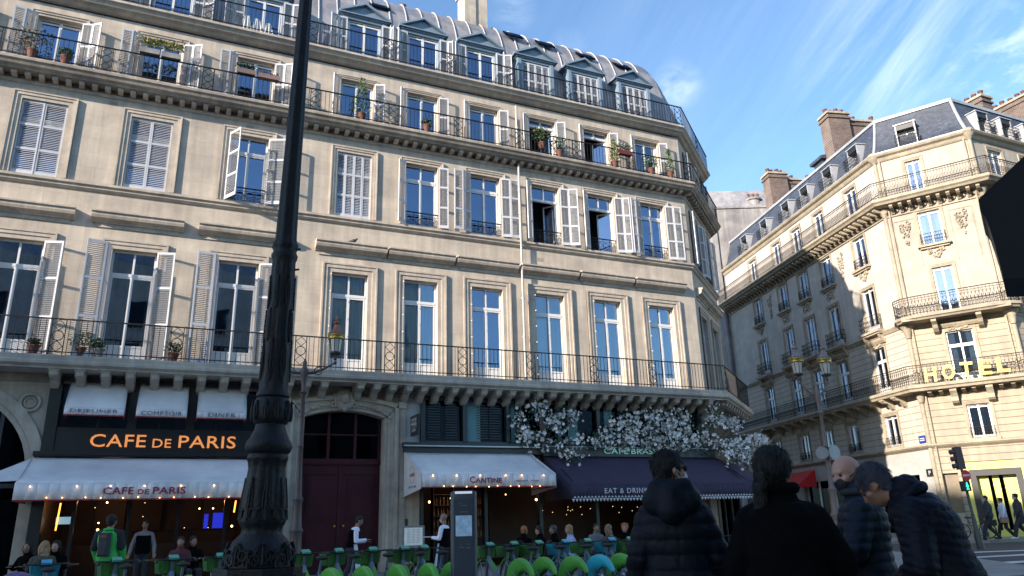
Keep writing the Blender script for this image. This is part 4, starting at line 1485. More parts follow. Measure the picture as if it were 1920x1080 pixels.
for i, (lab, P, sz, kd, m_, bx_) in enumerate([
    ('tall thin leafy plant nearest the big lamp post on the upper balcony', (-6.1, Y4, 15.68), 1.5, 'cone', PLANT, 0),
    ('small dark plant low behind the rail at the second window of the upper balcony', (-3.6, -.5, 15.68), .35, 'bush', PLANTD, 0),
    ('round green shrub at the open window on the upper balcony', (1.35, -.42, 15.95), .75, 'bush', PLANT, 0),
    ('trailing plant hung on the rail with a brown jar at the open upper balcony window', (2.1, -.5, 15.68), .7, 'bush', PLANTD, 0),
    ('yellow flowering plant beside the dark open window of the upper balcony', (4.75, -.5, 15.68), 1.0, 'cone', PLANTY, 0),
    ('red box of plants on the rail right of the dark open window', (5.25, -.54, 16.35), .3, 'bush', PLANTD, .7),
    ('bushy plant row in front of the last window of the upper balcony', (6.6, -.5, 15.68), .7, 'bush', PLANT, 0),
    ('tall wispy plant at the right end of the upper balcony', (7.6, -.5, 15.68), 1.1, 'cone', PLANT, 0),
    ('tangled brown climbing plant behind the rail at the far left of the upper balcony', (-16.5, -.5, 15.68), .9, 'bush', mat('dry_foliage', (.09, .075, .04), .8, var=.5, vs=20), 0),
    ('small blue green plant low at the far left upper balcony', (-15.6, -.5, 15.68), .35, 'bush', PLANT, 0),
    ('yellow green shrub in the left half of the flower box above the rail', (-13.25, -.56, 16.62), .42, 'bush', PLANTY, .6),
    ('yellow green shrub in the right half of the flower box above the rail', (-12.6, -.56, 16.60), .48, 'bush', PLANTY, .6),
    ('dull planter box with sparse plants on the rail left of the big lamp post', (-10.2, -.56, 16.58), .16, 'bush', PLANTD, .6),
    ('dusty pink planter box with trailing plants on the rail next to the big lamp post', (-9.45, -.56, 16.55), .3, 'hang', PLANTD, .7),
    ('wide brown pot at the far left of the lower balcony', (-15.1, -.6, 6.26), .25, 'bush', PLANTD, 0),
    ('bright green plant in a pot on the lower balcony left of the shutters', (-13.95, -.6, 6.26), .55, 'bush', PLANT, 0),
    ('small green plant in a grey pot on the lower balcony', (-13.5, -.6, 6.26), .35, 'bush', PLANT, 0),
    ('low green potted plant behind the rail between two shuttered windows of the lower balcony', (-11.5, -.6, 6.26), .4, 'bush', PLANTD, 0)]):
    pc = {5: mat('red_planter', (.12, .02, .025), .7), 12: mat('dull_planter', (.16, .11, .09), .7), 13: mat('dusty_pink_planter', (.20, .13, .12), .7), 10: GREYWALL, 11: GREYWALL, 16: GREYWALL}.get(i, TERRA)
    potted(lab, P, sz, kd, m_, pc, box=bx_, seed=i, n=int(120 + 160 * sz), spread=1.1)
# white cloths drying on the top balcony
mb = MB()
for (x0, h_) in ((-10.5, .55), (-10.15, .5), (-9.75, .42)):
    n = 10
    for k in range(n):
        a, b = x0 + .34 * k / n, x0 + .34 * (k + 1) / n
        mb.quad((a, -.18 + .03 * sin(k * 1.7), .1), (b, -.18 + .03 * sin(k * 1.7 + 1.7), .1), (x0 + .17 + (b - x0 - .17) * .5, -.20, .1 + h_), (x0 + .17 + (a - x0 - .17) * .5, -.20, .1 + h_))
o = mb.build('drying_cloth', CURTW, None, BL @ T((0, 0, 18.62)), fix=False)
tag(o, 'white cloths bunched on the top left balcony beside the big lamp post', 'laundry')
# pigeon on a stone hood
pg = MB()
pg.ball((0, 0, .09), .07, 10, 8, (1.6, .8, .9), M=RY(-18))
pg.ball((.10, 0, .17), .035, 8, 6)
pg.tube([(.06, 0, .11), (.10, 0, .17)], [.04, .028], 8)
pg.tube([(-.08, 0, .07), (-.2, 0, .03)], [.04, .02], 6)
pg.tube([(.13, 0, .17), (.155, 0, .165)], [.01, .003], 5)
pg.tube([(.0, .02, .05), (.01, .02, 0)], .006, 4); pg.tube([(.0, -.02, .05), (.01, -.02, 0)], .006, 4)
o = pg.build('pigeon', mat('dark_pigeon_feathers', (.05, .05, .055), .7, var=.4, vs=15), None, BL @ T((-6.15, -.2, Z_N + H_N + .71 + .36)), smooth=True)
tag(o, 'dark pigeon perched on the stone hood over the window next to the big lamp post', 'bird')
# ------------------------------------------------------------------ corner hotel
HP1, HP2 = Vector((20.929, 38.347, 0)), Vector((24.752, 35.650, 0))
# root frame: origin at left corner of the narrow corner face
HB = T(HP1) @ RZ(-35.2)
hot = empty('corner_hotel', HB, 'cream stone corner hotel with slate mansard, brick chimneys and yellow HOTEL letters on its balcony', 'building')
LD = 4.68
LC, LE = 20.0, 16.0
# path in root coords: far end of the side street facade -> P1 -> P2 -> avenue facade
angC, angE = 99.6 - 180 + 35.2, 24.2 + 35.2      # travel directions relative to root x
cd = Vector((cos(R(angC)), sin(R(angC)), 0))
pC0 = -cd * LC
ed = Vector((cos(R(angE)), sin(R(angE)), 0))
pE1 = Vector((LD, 0, 0)) + ed * LE
HPATH = [(pC0.x, pC0.y), (0, 0), (LD, 0), (pE1.x, pE1.y)]
FC = T(pC0) @ RZ(angC)                # x from far end to the corner
FE = T((LD, 0, 0)) @ RZ(angE)
def cu(v): return LC - v
colsC = [2.65, 6.15, 8.95, 11.65, 15.3]
colsE = [1.9, 4.6, 7.3, 10.0, 12.7]
Z1, Z2, Z3, Z4, Z5 = (4.75, 6.40), (7.58, 10.18), (11.10, 13.68), (14.95, 16.88), (17.95, 20.0)
def hz(cols, hw):
    r = []
    for c in cols:
        for (a, b) in (Z1, Z2, Z3, Z4, Z5):
            r.append((c - hw, c + hw, a, b))
    return r
dx = {Z1: 2.42, Z2: 2.30, Z3: 2.17, Z4: 2.08, Z5: 1.85}
dwd = {Z1: .98, Z2: 1.22, Z3: .95, Z4: 1.08, Z5: .75}
def hwalls(F, L, ops, zbase, mr=HRUST, mw=HSTONE):
    mb = MB()
    wall(mb, 0, L, 4.45, 7.3, [o for o in ops if o[2] < 7], .25)
    mb.build('rusticated_wall', mr, hot, F)
    mb = MB()
    wall(mb, 0, L, 7.3, 11.0, [o for o in ops if 7 < o[2] < 11], .25)
    mb.build('rusticated_wall', mr, hot, F)
    mb = MB()
    wall(mb, 0, L, 11.0, 20.5, [o for o in ops if o[2] > 11], .25)
    mb.build('facade_wall', mw, hot, F)
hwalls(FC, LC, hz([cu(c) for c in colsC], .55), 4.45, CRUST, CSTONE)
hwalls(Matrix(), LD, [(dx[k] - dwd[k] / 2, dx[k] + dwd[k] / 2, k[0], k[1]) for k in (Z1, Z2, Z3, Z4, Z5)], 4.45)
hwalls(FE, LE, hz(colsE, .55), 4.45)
mb = MB()
q = Vector((pE1.x, pE1.y + 12, 0)); q2 = Vector((pC0.x + 14, pC0.y + 3, 0))
for a, b in ((Vector((pE1.x, pE1.y, 0)), q2), (q2, pC0)):
    mb.quad(a, b, b + Vector((0, 0, 21)), a + Vector((0, 0, 21)))
mb.build('rear_wall', GREYWALL, hot)
def hcourse(name, prof, m):
    mb = MB()
    sweep(mb, HPATH, prof)
    return mb.build(name, m, hot)
hcourse('hotel_balcony_slab', [(0, 7.52), (.82, 7.54), (.86, 7.50), (.86, 7.38), (.78, 7.33), (.74, 7.22), (0, 7.20)], HTRIM)
hcourse('string_course', [(0, 11.02), (.12, 11.0), (.16, 10.94), (.10, 10.84), (.05, 10.74), (0, 10.72)], HTRIM)
hcourse('upper_balcony_slab', [(0, 17.88), (.86, 17.90), (.90, 17.86), (.90, 17.74), (.80, 17.66), (.74, 17.56), (.5, 17.50), (0, 17.48)], HTRIM)
hcourse('frieze', [(0, 17.05), (.08, 17.05), (.08, 16.98), (0, 16.95)], HTRIM)
hcourse('roof_cornice', [(-.3, 20.78), (.34, 20.80), (.36, 20.74), (.30, 20.64), (.16, 20.56), (.10, 20.42), (.05, 20.36), (0, 20.34)], HTRIM)
hcourse('shop_cornice', [(0, 4.62), (.20, 4.60), (.22, 4.54), (.14, 4.46), (.05, 4.40), (0, 4.36)], HTRIM)
# brackets
hb_m = (lambda mb: (mb.prismx([(0, 0), (-.70, 0), (-.72, -.08), (-.6, -.18), (-.42, -.2), (-.28, -.32), (-.12, -.50), (0, -.55)], -.13, .13), mb.prismx([(0, 0), (-.74, 0), (-.74, -.06), (0, -.06)], -.16, .16), mb)[-1])(MB()).mesh('balcony_bracket', HTRIM)
ms_m = (lambda mb: (mb.prismx([(0, 0), (-.62, 0), (-.64, -.07), (-.5, -.15), (-.25, -.18), (-.1, -.30), (0, -.34)], -.075, .075), mb)[-1])(MB()).mesh('cornice_bracket', HTRIM)
for v in (1.2, 2.2, 3.4, 4.6, 5.6, 6.8, 8.0, 9.2, 10.4, 11.6, 12.8, 14.2, 16.0, 18):
    link('balcony_bracket', hb_m, hot, FC @ T((cu(v), 0, 7.20)))
mb = MB()
for x in (1.55, 3.10):
    mb.prismx([(0, 7.2), (-.6, 7.2), (-.64, 7.08), (-.5, 6.95), (-.38, 6.8), (-.42, 6.6), (-.3, 6.5), (0, 6.42)], x - .15, x + .15)
for x in (.5, 1.0, 2.0, 2.45, 3.6, 4.1):
    mb.prismx([(0, 7.2), (-.55, 7.2), (-.55, 7.12), (-.1, 7.02), (0, 7.0)], x - .09, x + .09)
mb.build('balcony_bracket', HTRIM, hot)
mb = MB()
s, tot = .2, LC + LD + LE
while s < tot:
    p, d, n_ = along(HPATH, s)
    M = T((p.x, p.y, 17.48)) @ RZ(math.degrees(math.atan2(d.y, d.x)))
    mb.prismx([(0, 0), (-.66, 0), (-.68, -.08), (-.55, -.17), (-.28, -.20), (-.1, -.38), (0, -.42)], -.085, .085, M)
    mb.ball(M @ Vector((.22, -.05, -.22)), .08, 7, 5)
    s += .46
mb.build('cornice_brackets', HTRIM, hot)
# railings
HP2P = offset_path(HPATH, .78)
railing('hotel_balcony_railing', HP2P, 7.54, 1.0, hot, pitch=.16, m=HIRON, fancy='scroll')
railing('upper_balcony_railing', offset_path(HPATH, .82), 17.90, 1.0, hot, pitch=.135, m=HIRON, fancy='lyre')
# curved middle balcony on the corner face
cpath = [(-.55, .35), (-.42, -.45), (-.05, -.82), (.6, -.95), (2.3, -.98), (4.0, -.95), (4.75, -.82), (5.15, -.45), (5.2, .35)]
mb = MB()
sweep(mb, cpath, [(-1.4, 11.02), (.02, 11.10), (.06, 11.05), (.06, 10.95), (-.02, 10.90), (-.06, 10.82), (-1.4, 10.80)])
mb.box(-.1, LD + .1, -.9, 0, 10.84, 11.06)
mb.build('curved_balcony_slab', HTRIM, hot)
railing('curved_balcony_railing', [(x * .985 + .03, y) for x, y in cpath], 11.10, 1.0, hot, pitch=.16, m=HIRON, fancy='scroll')
mb = MB()
for x in (1.35, 3.35):
    mb.prismx([(0, 10.8), (-.8, 10.8), (-.84, 10.66), (-.6, 10.52), (-.5, 10.35), (-.3, 10.2), (0, 10.1)], x - .12, x + .12)
for k in range(9):
    t = -1 + k / 4
    mb.ball((2.35 + t * .62, -.06, 10.52 - .1 * (1 - t * t)), .10, 8, 6, (1, .7, .9))
mb.box(.9, 3.8, -.12, 0, 10.68, 10.8)
mb.build('curved_balcony_bracket', HTRIM, hot)

def scrolls(mb, cx_, z0, w_, h_, rnd, n=26):
    for k in range(n):
        t = rnd.random()
        ww = w_ * (1 - t * .85)
        mb.ball((cx_ + rnd.uniform(-ww, ww), -.05, z0 - h_ * t), rnd.uniform(.035, .075), 7, 5, (1, .8, 1))
    for k in range(4):
        mb.ring((cx_ + (-1) ** k * w_ * .6, -.06, z0 - h_ * .1 * k), .09, .025, n=12, k=5)
rnd = random.Random(9)
def balconet(parent, w_, M, ornate=True, h_=.62, bow=.22, sill=True):
    mb = MB()
    pts = [(-w_ / 2, 0), (-w_ / 2, -bow), (w_ / 2, -bow), (w_ / 2, 0)]
    for za in (0, h_):
        sweep(mb, pts, [(-.012, za), (.012, za), (.012, za + .025), (-.012, za + .025)])
    L = w_ + 2 * bow
    s = .04
    while s < L:
        p, d, n_ = along(pts, s)
        Mx = T((p.x, p.y, 0)) @ RZ(math.degrees(math.atan2(d.y, d.x)))
        mb.box(-.007, .007, -.007, .007, 0, h_, Mx)
        mm = MB()
        mm.ring((.055, 0, h_ * .38), .045, .009, n=8, k=3)
        mm.ring((.055, 0, h_ * .68), .035, .009, n=8, k=3)
        mb.add(mm.v, mm.f, Mx)
        s += .12
    return mb
def hotel_window(F, x, lv, w_, level, E_=False):
    z0, z1 = lv
    h_ = z1 - z0
    tr = .72 if level == 2 else 0
    cur = CURTW if level in (2, 3, 4) else CURT if level == 5 and rnd.random() < .5 else None
    o = window(hot, F @ T((x, 0, z0)), w_, h_, tr, .35 if level in (2, 3) else 0, cur, .45, inset=.16, surround=(.16, .035, 0), seed=rnd.randint(0, 9), smat=HTRIM)
    if level == 3:
        bm_ = cached(('bn3', w_), lambda: balconet(None, w_ + .5, None, h_=.85, bow=.32).mesh('window_balconet', HIRON))
        link('window_balconet', bm_, o, T((0, -.165, .03)))
        def sl():
            mb = MB()
            mb.box(-w_ / 2 - .35, w_ / 2 + .35, -.42, 0, -.10, .02); mb.box(-w_ / 2 - .3, w_ / 2 + .3, -.34, 0, -.2, -.10)
            for s_ in (-1, 1):
                mb.prismx([(0, -.2), (-.3, -.2), (-.2, -.4), (0, -.6)], s_ * (w_ / 2 + .1) - .09, s_ * (w_ / 2 + .1) + .09)
            return mb.mesh('window_sill', HTRIM)
        link('window_sill', cached(('sl3', w_), sl), o, T((0, -.165, 0)))
    if level == 4:
        bm_ = cached(('bn4', w_), lambda: balconet(None, w_ + .1, None, h_=.6, bow=.12).mesh('window_balconet', HIRON))
        link('window_balconet', bm_, o, T((0, -.165, .03)))
        def sl():
            mb = MB()
            r2 = random.Random(3)
            mb.box(-w_ / 2 - .25, w_ / 2 + .25, -.24, 0, -.10, .02)
            mb.box(-w_ / 2 - .15, w_ / 2 + .15, -.14, 0, -.2, -.10)
            scrolls(mb, 0, -.25, w_ * .45, .5, r2, 24)
            return mb.mesh('window_sill', HTRIM)
        link('window_sill', cached(('sl4', w_), sl), o, T((0, -.165, 0)))
    if level == 1:
        bm_ = cached(('bn1', w_), lambda: balconet(None, w_ + .05, None, h_=.5, bow=.05).mesh('window_balconet', HIRON))
        link('window_balconet', bm_, o, T((0, -.165, .0)))
        def sl():
            return MB().box(-w_ / 2 - .2, w_ / 2 + .2, -.12, 0, -.14, 0).mesh('window_sill', HTRIM)
        link('window_sill', cached(('sl1', w_), sl), o, T((0, -.165, 0)))
    if level == 2:
        def hd():
            mb = MB()
            r2 = random.Random(5)
            mb.prismx([(0, 0), (-.1, 0), (-.2, .12), (-.24, .2), (0, .22)], -w_ / 2 - .3, w_ / 2 + .3)
            scrolls(mb, 0, .02, w_ * .5, .2, r2, 12)
            return mb.mesh('window_hood', HTRIM)
        link('window_hood', cached(('hd2', w_), hd), o, T((0, -.165, h_ + .2)))
    return o
for c in colsC:
    for lv, n_ in ((Z1, 1), (Z2, 2), (Z3, 3), (Z4, 4), (Z5, 5)):
        hotel_window(FC, cu(c), lv, 1.1, n_)
for k, n_ in ((Z1, 1), (Z2, 2), (Z3, 6), (Z4, 4), (Z5, 5)):
    hotel_window(Matrix(), dx[k], k, dwd[k], n_)
for c in colsE:
    for lv, n_ in ((Z1, 1), (Z2, 2), (Z3, 3), (Z4, 4), (Z5, 5)):
        hotel_window(FE, c, lv, 1.1, n_)
# carved cartouches
mb = MB()
for x in (.85, 3.55):
    mb = MB()
    scrolls(mb, x, 16.45, .30, 1.3, rnd, 34)
    mb.box(x - .5, x + .55, -.03, 0, 16.62, 16.68); mb.box(x - .55, x - .5, -.03, 0, 13.9, 16.62); mb.box(x + .5, x + .55, -.03, 0, 13.9, 16.62)
    mb.build('carved_cartouche', HTRIM, hot)
mb = MB()
for v in (4.55, 13.5):
    mb = MB()
    scrolls(mb, cu(v), 16.5, .34, 1.5, rnd, 40)
    mb.build('carved_cartouche', HTRIM, hot, FC)
for v in (6.15, 8.95, 11.65):
    for s_ in (-.3, .3):
        MB().ring((cu(v) + s_, -.02, 14.25), .16, .03, n=4, k=4).build('carved_square', HTRIM, hot, FC)
# corner pilasters and pipes
for x in (.0, LD):
    mb = MB()
    for (z0, z1) in ((.13, 7.2), (7.54, 10.8), (11.1, 17.5), (17.9, 20.4)):
        mb.tube([(x, .02, z0), (x, .02, z1)], .11, 10)
    mb.lathe([(.12, 20.3), (.2, 20.45), (.34, 20.62), (.36, 20.8), (.25, 20.95), (.1, 21.0)], 14, T((x, .02, 0)))
    mb.lathe([(.12, 17.0), (.2, 17.2), (.32, 17.45)], 14, T((x, 0, 0)))
    mb.lathe([(.12, 10.1), (.2, 10.5), (.38, 10.8)], 14, T((x, -.05, 0)))
    mb.lathe([(.12, 6.7), (.2, 7.0), (.3, 7.2)], 14, T((x, -.05, 0)))
    mb.build('corner_column', HTRIM, hot, smooth=True)
for x in (.25, LD - .25):
    mb = MB()
    mb.tube([(x, -.10, .2), (x, -.10, 7.2)], .045, 7)
    mb.tube([(x, -.10, 7.5), (x, -.10, 10.8)], .045, 7)
    mb.tube([(x, -.10, 11.1), (x, -.10, 17.5)], .045, 7)
    mb.tube([(x, -.10, 17.9), (x, -.10, 20.4)], .045, 7)
    mb.build('drain_pipe', HTRIM, hot, smooth=True)
mb = MB()
mb.tube([(.25, -.12, 4.5), (.25, -.12, 17.5)], .05, 7)
mb.build('drain_pipe', HTRIM, hot, FC, smooth=True)
# roof
hpr = [(.12, 20.78), (-.1, 20.95), (-.35, 21.6), (-.62, 22.5), (-.80, 23.28)]
mb = MB()
sweep(mb, HPATH, hpr, False)
mb.build('mansard_roof', SLATE, hot, smooth=40)
mb = MB()
sweep(mb, HPATH, [(-.72, 23.22), (-.70, 23.38), (-.9, 23.44), (-.95, 23.3)])
for x, y in ((0, 0), (LD, 0)):
    pp = []
    for o_, z_ in hpr:
        m2 = MB(); sweep(m2, HPATH, [(o_ + .03, z_)], False)
        pp.append(m2.v[1 if x == 0 else 2])
    mb.tube(pp, .085, 6)
sweep(mb, HPATH, [(.16, 20.80), (.22, 20.80), (.22, 20.9), (.16, 20.9)])
mb.build('roof_flashing', mat('pale_zinc_flashing', (.40, .41, .43), .5, metal=.2, grime=.2), hot, smooth=30)
mb = MB()
m2 = MB(); sweep(m2, HPATH, [(-.9, 23.42), (-3.2, 24.15)], False)
V_ = m2.v
mb.add(V_, [(0, 1, 3, 2), (2, 3, 5, 4), (4, 5, 7, 6), (1, 3, 5, 7)])
mb.build('upper_roof', SLATE, hot)
HFL = MATS['pale_zinc_flashing']
def hdormer(F, x, w_, z0=20.95, h_=1.35):
    mb = MB()
    a = w_ / 2
    for s_ in (-1, 1):
        x0, x1 = sorted((s_ * a, s_ * (a + .06)))
        mb.box(x0, x1, -.02, .9, 0, h_)
    mb.box(-a - .12, a + .12, -.06, 1.1, h_, h_ + .06)
    mb.box(-a - .13, a + .13, .0, .9, -.05, .04)
    d = mb.build('dormer', HFL, hot, F @ T((x, 0, z0)))
    MB().box(-a, a, .0, .9, h_ - .3, h_).build('dormer_blind', DGREY, d)
    link('dormer_window', cached(('hdw', w_, h_), lambda: win_frame_mb(w_, h_ - .3, 0, 0, fw=.05).mesh('dormer_window', FRAMEW)), d, T((0, .45, 0)))
    link('pane', cached(('hdp', w_, h_), lambda: MB().box(-a + .03, a - .03, .46, .47, .03, h_ - .3).mesh('pane', GLASS)), d)
    link('room_interior', cached(('hdr', w_, h_), lambda: MB().quad((-a, .85, 0), (a, .85, 0), (a, .85, h_), (-a, .85, h_)).mesh('room_interior', ROOM)), d)
    link('dormer_railing', cached(('hdb', w_), lambda: balconet(None, w_ + .25, None, h_=.6, bow=.3).mesh('dormer_railing', HIRON)), d, T((0, -.02, .05)))
    return d
for v in (1.7, 4.45, 7.2, 9.7, 12.9, 16.1):
    hdormer(FC, cu(v), .85)
hdormer(Matrix(), 1.85, .9)
for v in (1.6, 3.6, 5.6, 7.6, 9.6):
    hdormer(FE, v, .8)
# chimneys
for (v, zt) in ((13.7, 26.4), (5.5, 26.75)):
    MC = FC @ T((cu(v), 0, 0)) @ RZ(90)          # transverse stacks on the party walls
    chimney_stack(1.95, 0, 1.5, 1.0, 21, zt, BRICK, 4, parent=hot, M=MC)
    chimney_stack(4.1, .1, 2.6, .7, 21, zt - .35, BRICK, 2, parent=hot, M=MC)
for (u, zt) in ((4.95, 24.85), (9.4, 25.9)):
    chimney_stack(2.6, 0, 2.3, .9, 21, zt, BRICK, 5, parent=hot, M=FE @ T((u, 0, 0)) @ RZ(90))
mb = MB()
mb.lathe([(.4, 23.4), (.4, 23.95), (.52, 23.95), (.4, 24.1), (.1, 24.15)], 16, T((3.9, 2.6, 0)))
mb.build('roof_lantern', SLATE, hot, smooth=30)
mb = MB()
mb.box(cu(6.6) - .5, cu(6.6) + .5, 1.0, 2.2, 22.8, 23.9)
mb.prismx([(.8, 23.9), (2.4, 23.9), (2.4, 24.1), (1.6, 24.3), (.8, 24.1)], cu(6.6) - .7, cu(6.6) + .7)
mb.build('roof_dormer', SLATE, hot, FC)
# street level: side street
mb = MB()
wall(mb, 0, LC, 0.1, 4.4, [(cu(2.15), cu(1.2), 1.0, 3.2), (cu(6.8), cu(3.6), .3, 3.4), (cu(12.5), cu(8.2), .3, 3.4)], .3)
mb.build('ground_floor_wall', mat('pale_grey_shop_render', (.42, .41, .39), .8, grime=.2), hot, FC)
mb = MB()
mb.box(cu(12.5), cu(8.2), .28, .3, .3, 3.4); mb.box(cu(6.8), cu(3.6), .28, .3, .3, 3.4); mb.box(cu(2.15), cu(1.2), .28, .3, 1.0, 3.2)
mb.build('shop_window_pane', GLASSD, hot, FC)
mb = MB()
for c in (8.25, 9.6, 11, 12.4, 3.7, 5.2, 6.7, 1.25, 2.1):
    mb.box(cu(c) - .05, cu(c) + .05, .2, .28, .2, 3.4)
mb.box(cu(6.8), cu(3.6), .18, .27, 2.6, 2.72)
mb.build('shop_joinery', FRAMEW, hot, FC)
mb = MB()
mb.quad((0, 1.2, 0), (LC, 1.2, 0), (LC, 1.2, 4.4), (0, 1.2, 4.4))
mb.build('room_interior', ROOM, hot, FC)
mb = MB()
for k in range(6):
    pass
mb.add([(cu(14.0), 0, 4.1), (cu(10.9), 0, 4.15), (cu(10.9), -1.2, 3.3), (cu(14.0), -1.2, 3.3)], [(0, 1, 2, 3)])
mb.add([(cu(10.9), 0, 4.15), (cu(10.9), -1.2, 3.3), (cu(10.9), -1.2, 3.05), (cu(10.9), 0, 3.1)], [(0, 1, 2, 3)])
mb.add([(cu(14.0), -1.2, 3.3), (cu(10.9), -1.2, 3.3), (cu(10.9), -1.2, 3.05), (cu(14), -1.2, 3.05)], [(0, 1, 2, 3)])
REDA = mat('bright_red_awning', (.55, .02, .02), .8)
o = mb.build('red_awning', REDA, hot, FC, fix=False)
o['label'] = 'red awning in the side street'
for k in range(9):
    bulbs('fairy_light', [(cu(13.5 - k * .3), -1.22, 3.0 + .05 * sin(k))], .025, o, FAIRY)
# street level: corner face with the lemon shopfront
mb = MB()
wall(mb, 0, LD, .1, 4.4, [(.30, .97, .45, 3.15), (1.16, LD, .1, 3.62)], .3)
mb.build('ground_floor_wall', HRUST, hot)
sh = MB()
wall(sh, 1.16, LD + .0, .12, 3.60, [(1.45, 3.62, .12, 3.25)], .12)
sf = sh.build('lemon_shopfront', YELL, hot, T((0, -.02, 0)))
fr = MB()
for (a, b, c, d) in ((1.45, 1.72, .12, 3.25), (3.35, 3.62, .12, 3.25), (1.72, 3.35, 2.95, 3.25)):
    fr.box(a, b, -.03, .35, c, d)
fr.build('dark_door_frame', DGREY, sf)
mb = MB()
mb.box(1.72, 2.18, .36, .4, .2, 2.95); mb.box(2.34, 2.62, .36, .4, .2, 2.95); mb.box(2.80, 3.35, .36, .4, .2, 2.95); mb.box(1.72, 3.35, .30, .4, .12, .42)
mb.build('lemon_door_panels', YELL, sf)
mb = MB().box(2.18, 2.34, .37, .42, .4, 2.93); mb.box(2.62, 2.80, .37, .42, .4, 2.93)
mb.build('door_glass', GLASSD, sf)
text('shop_lettering', 'CHANTIER', mat('faded_olive_lettering', (.42, .38, .12), .6), 1.45, .15, sf, T((2.5, -.012, 3.36)), .006, 1.5)
mb = MB().box(.30, .97, .2, .24, .45, 3.15)
mb.build('brown_shop_window', mat('brown_display_window', (.16, .125, .08), .3, var=.2), hot)
mb = MB().box(.36, .95, -.03, .1, .12, 1.25)
mb.build('stone_plinth', HSTONE, hot)
mb = MB().box(-.02 - .42, -.02 - .0, -.03, 0, 4.55, 4.95)
PLB = mat('blue_street_plate', (.02, .04, .25), .4)
for (F_, x, z, w_, h_) in ((FC, LC - .45, 4.9, .5, .38), (Matrix(), 4.2, 4.75, .3, .3)):
    pl = MB().box(x - w_ / 2, x + w_ / 2, -.03, .0, z - h_ / 2, z + h_ / 2).build('street_plate', PLB, hot, F_)
    MB().box(x - w_ * .35, x + w_ * .35, -.036, -.03, z + .03, z + .07).box(x - w_ * .35, x + w_ * .35, -.036, -.03, z - .07, z - .02).build('plate_lettering', WHITEL, pl)
pl = MB().box(LC - .6, LC - .1, -.04, 0, 3.05, 3.42).build('wall_plaque', DGREY, hot, FC)
text('plaque_lettering', 'P', WHITEL, .14, .2, pl, T((LC - .35, -.045, 3.13)), .004)
# HOTEL letters on the balcony
xs = [.72, 1.52, 2.32, 3.10, 3.86]
for ch, x in zip('HOTEL', xs):
    L_ = link('hotel_letter', text_mesh(ch, GOLDE, .54, .74, .05, 1, .03), hot, T((x, -.86 - .02, 7.62 + (x - 2) * .02)) @ RY(4))
    link('hotel_letter_face', text_mesh(ch, GOLD, .43, .62, .01, 1, -.01), L_, T((0, -.058, .06)))

# ------------------------------------------------------------------ buildings beyond and around
def plain_block(name, label, cat, x0, x1, y0, y1, z1, m, M=None, wins=True, z0=0):
    root = empty(name, M or Matrix(), label, cat)
    mb = MB().box(x0, x1, y0, y1, z0, z1)
    mb.build('wall', m, root)
    mb = MB()
    mb.prismx([(y0 + .1, z1), (y0 + 1.2, z1 + 2.2), (y1 - 1.2, z1 + 2.2), (y1 - .1, z1)], x0, x1)
    mb.build('roof', ZINC, root)
    if wins:
        wm = MB()
        fmm = MB()
        n = int((x1 - x0) / 3)
        for i in range(n):
            for j in range(int((z1 - 3) / 3.2)):
                cx_ = x0 + (i + .5) * (x1 - x0) / n
                zz = 4 + j * 3.2
                for yy, sg in ((y1, 1), (y0, -1)):
                    wm.box(cx_ - .6, cx_ + .6, yy - .01 if sg > 0 else yy - .03, yy + .03 if sg > 0 else yy + .01, zz, zz + 2)
                    fmm.box(cx_ - .75, cx_ + .75, yy - .01 if sg > 0 else yy - .12, yy + .12 if sg > 0 else yy + .01, zz - .15, zz - .03)
        wm.build('window', GLASSD, root)
        fmm.build('window_sill', STONE_T, root)
    return root
g = plain_block('party_wall_building', 'grey rendered blank gable of the taller building behind the hotel in the side street', 'building', 17.35, 30, 58.6, 72, 26.6, GREYWALL, wins=False)
mb = MB()
mb.box(17.5, 30, 58.5, 58.75, 26.6, 26.75)
mb.lathe([(.6, 26.7), (.6, 27.6), (.72, 27.6), (.72, 27.75), (.2, 27.9)], 16, T((21.3, 59.5, 0)))
mb.box(17.36, 17.5, 58.45, 58.6, 0, 26.6)
mb.build('parapet', GREYWALL, g)
mb = MB()
for k in range(3):
    mb.lathe([(.12, 27.8), (.12, 28.3)], 8, T((20.9 + k * .4, 59.5, 0)))
mb.build('chimney_pots', TERRA, g)
g2 = plain_block('street_end_building', 'cream building low at the end of the side street', 'building', 10, 22, 73, 82, 22.5, HSTONE)

# unseen blocks added to shade the street and darken window reflections
plain_block('street_shade_block', 'unseen tall stone block added on the left to shade the street', 'building', -105, -56, -46, -22, 30.8, STONE, BL)
plain_block('reflection_block', 'unseen stone block added behind the photographer for window reflections', 'building', -26, 8, -48, -38, 22, STONE, BL)
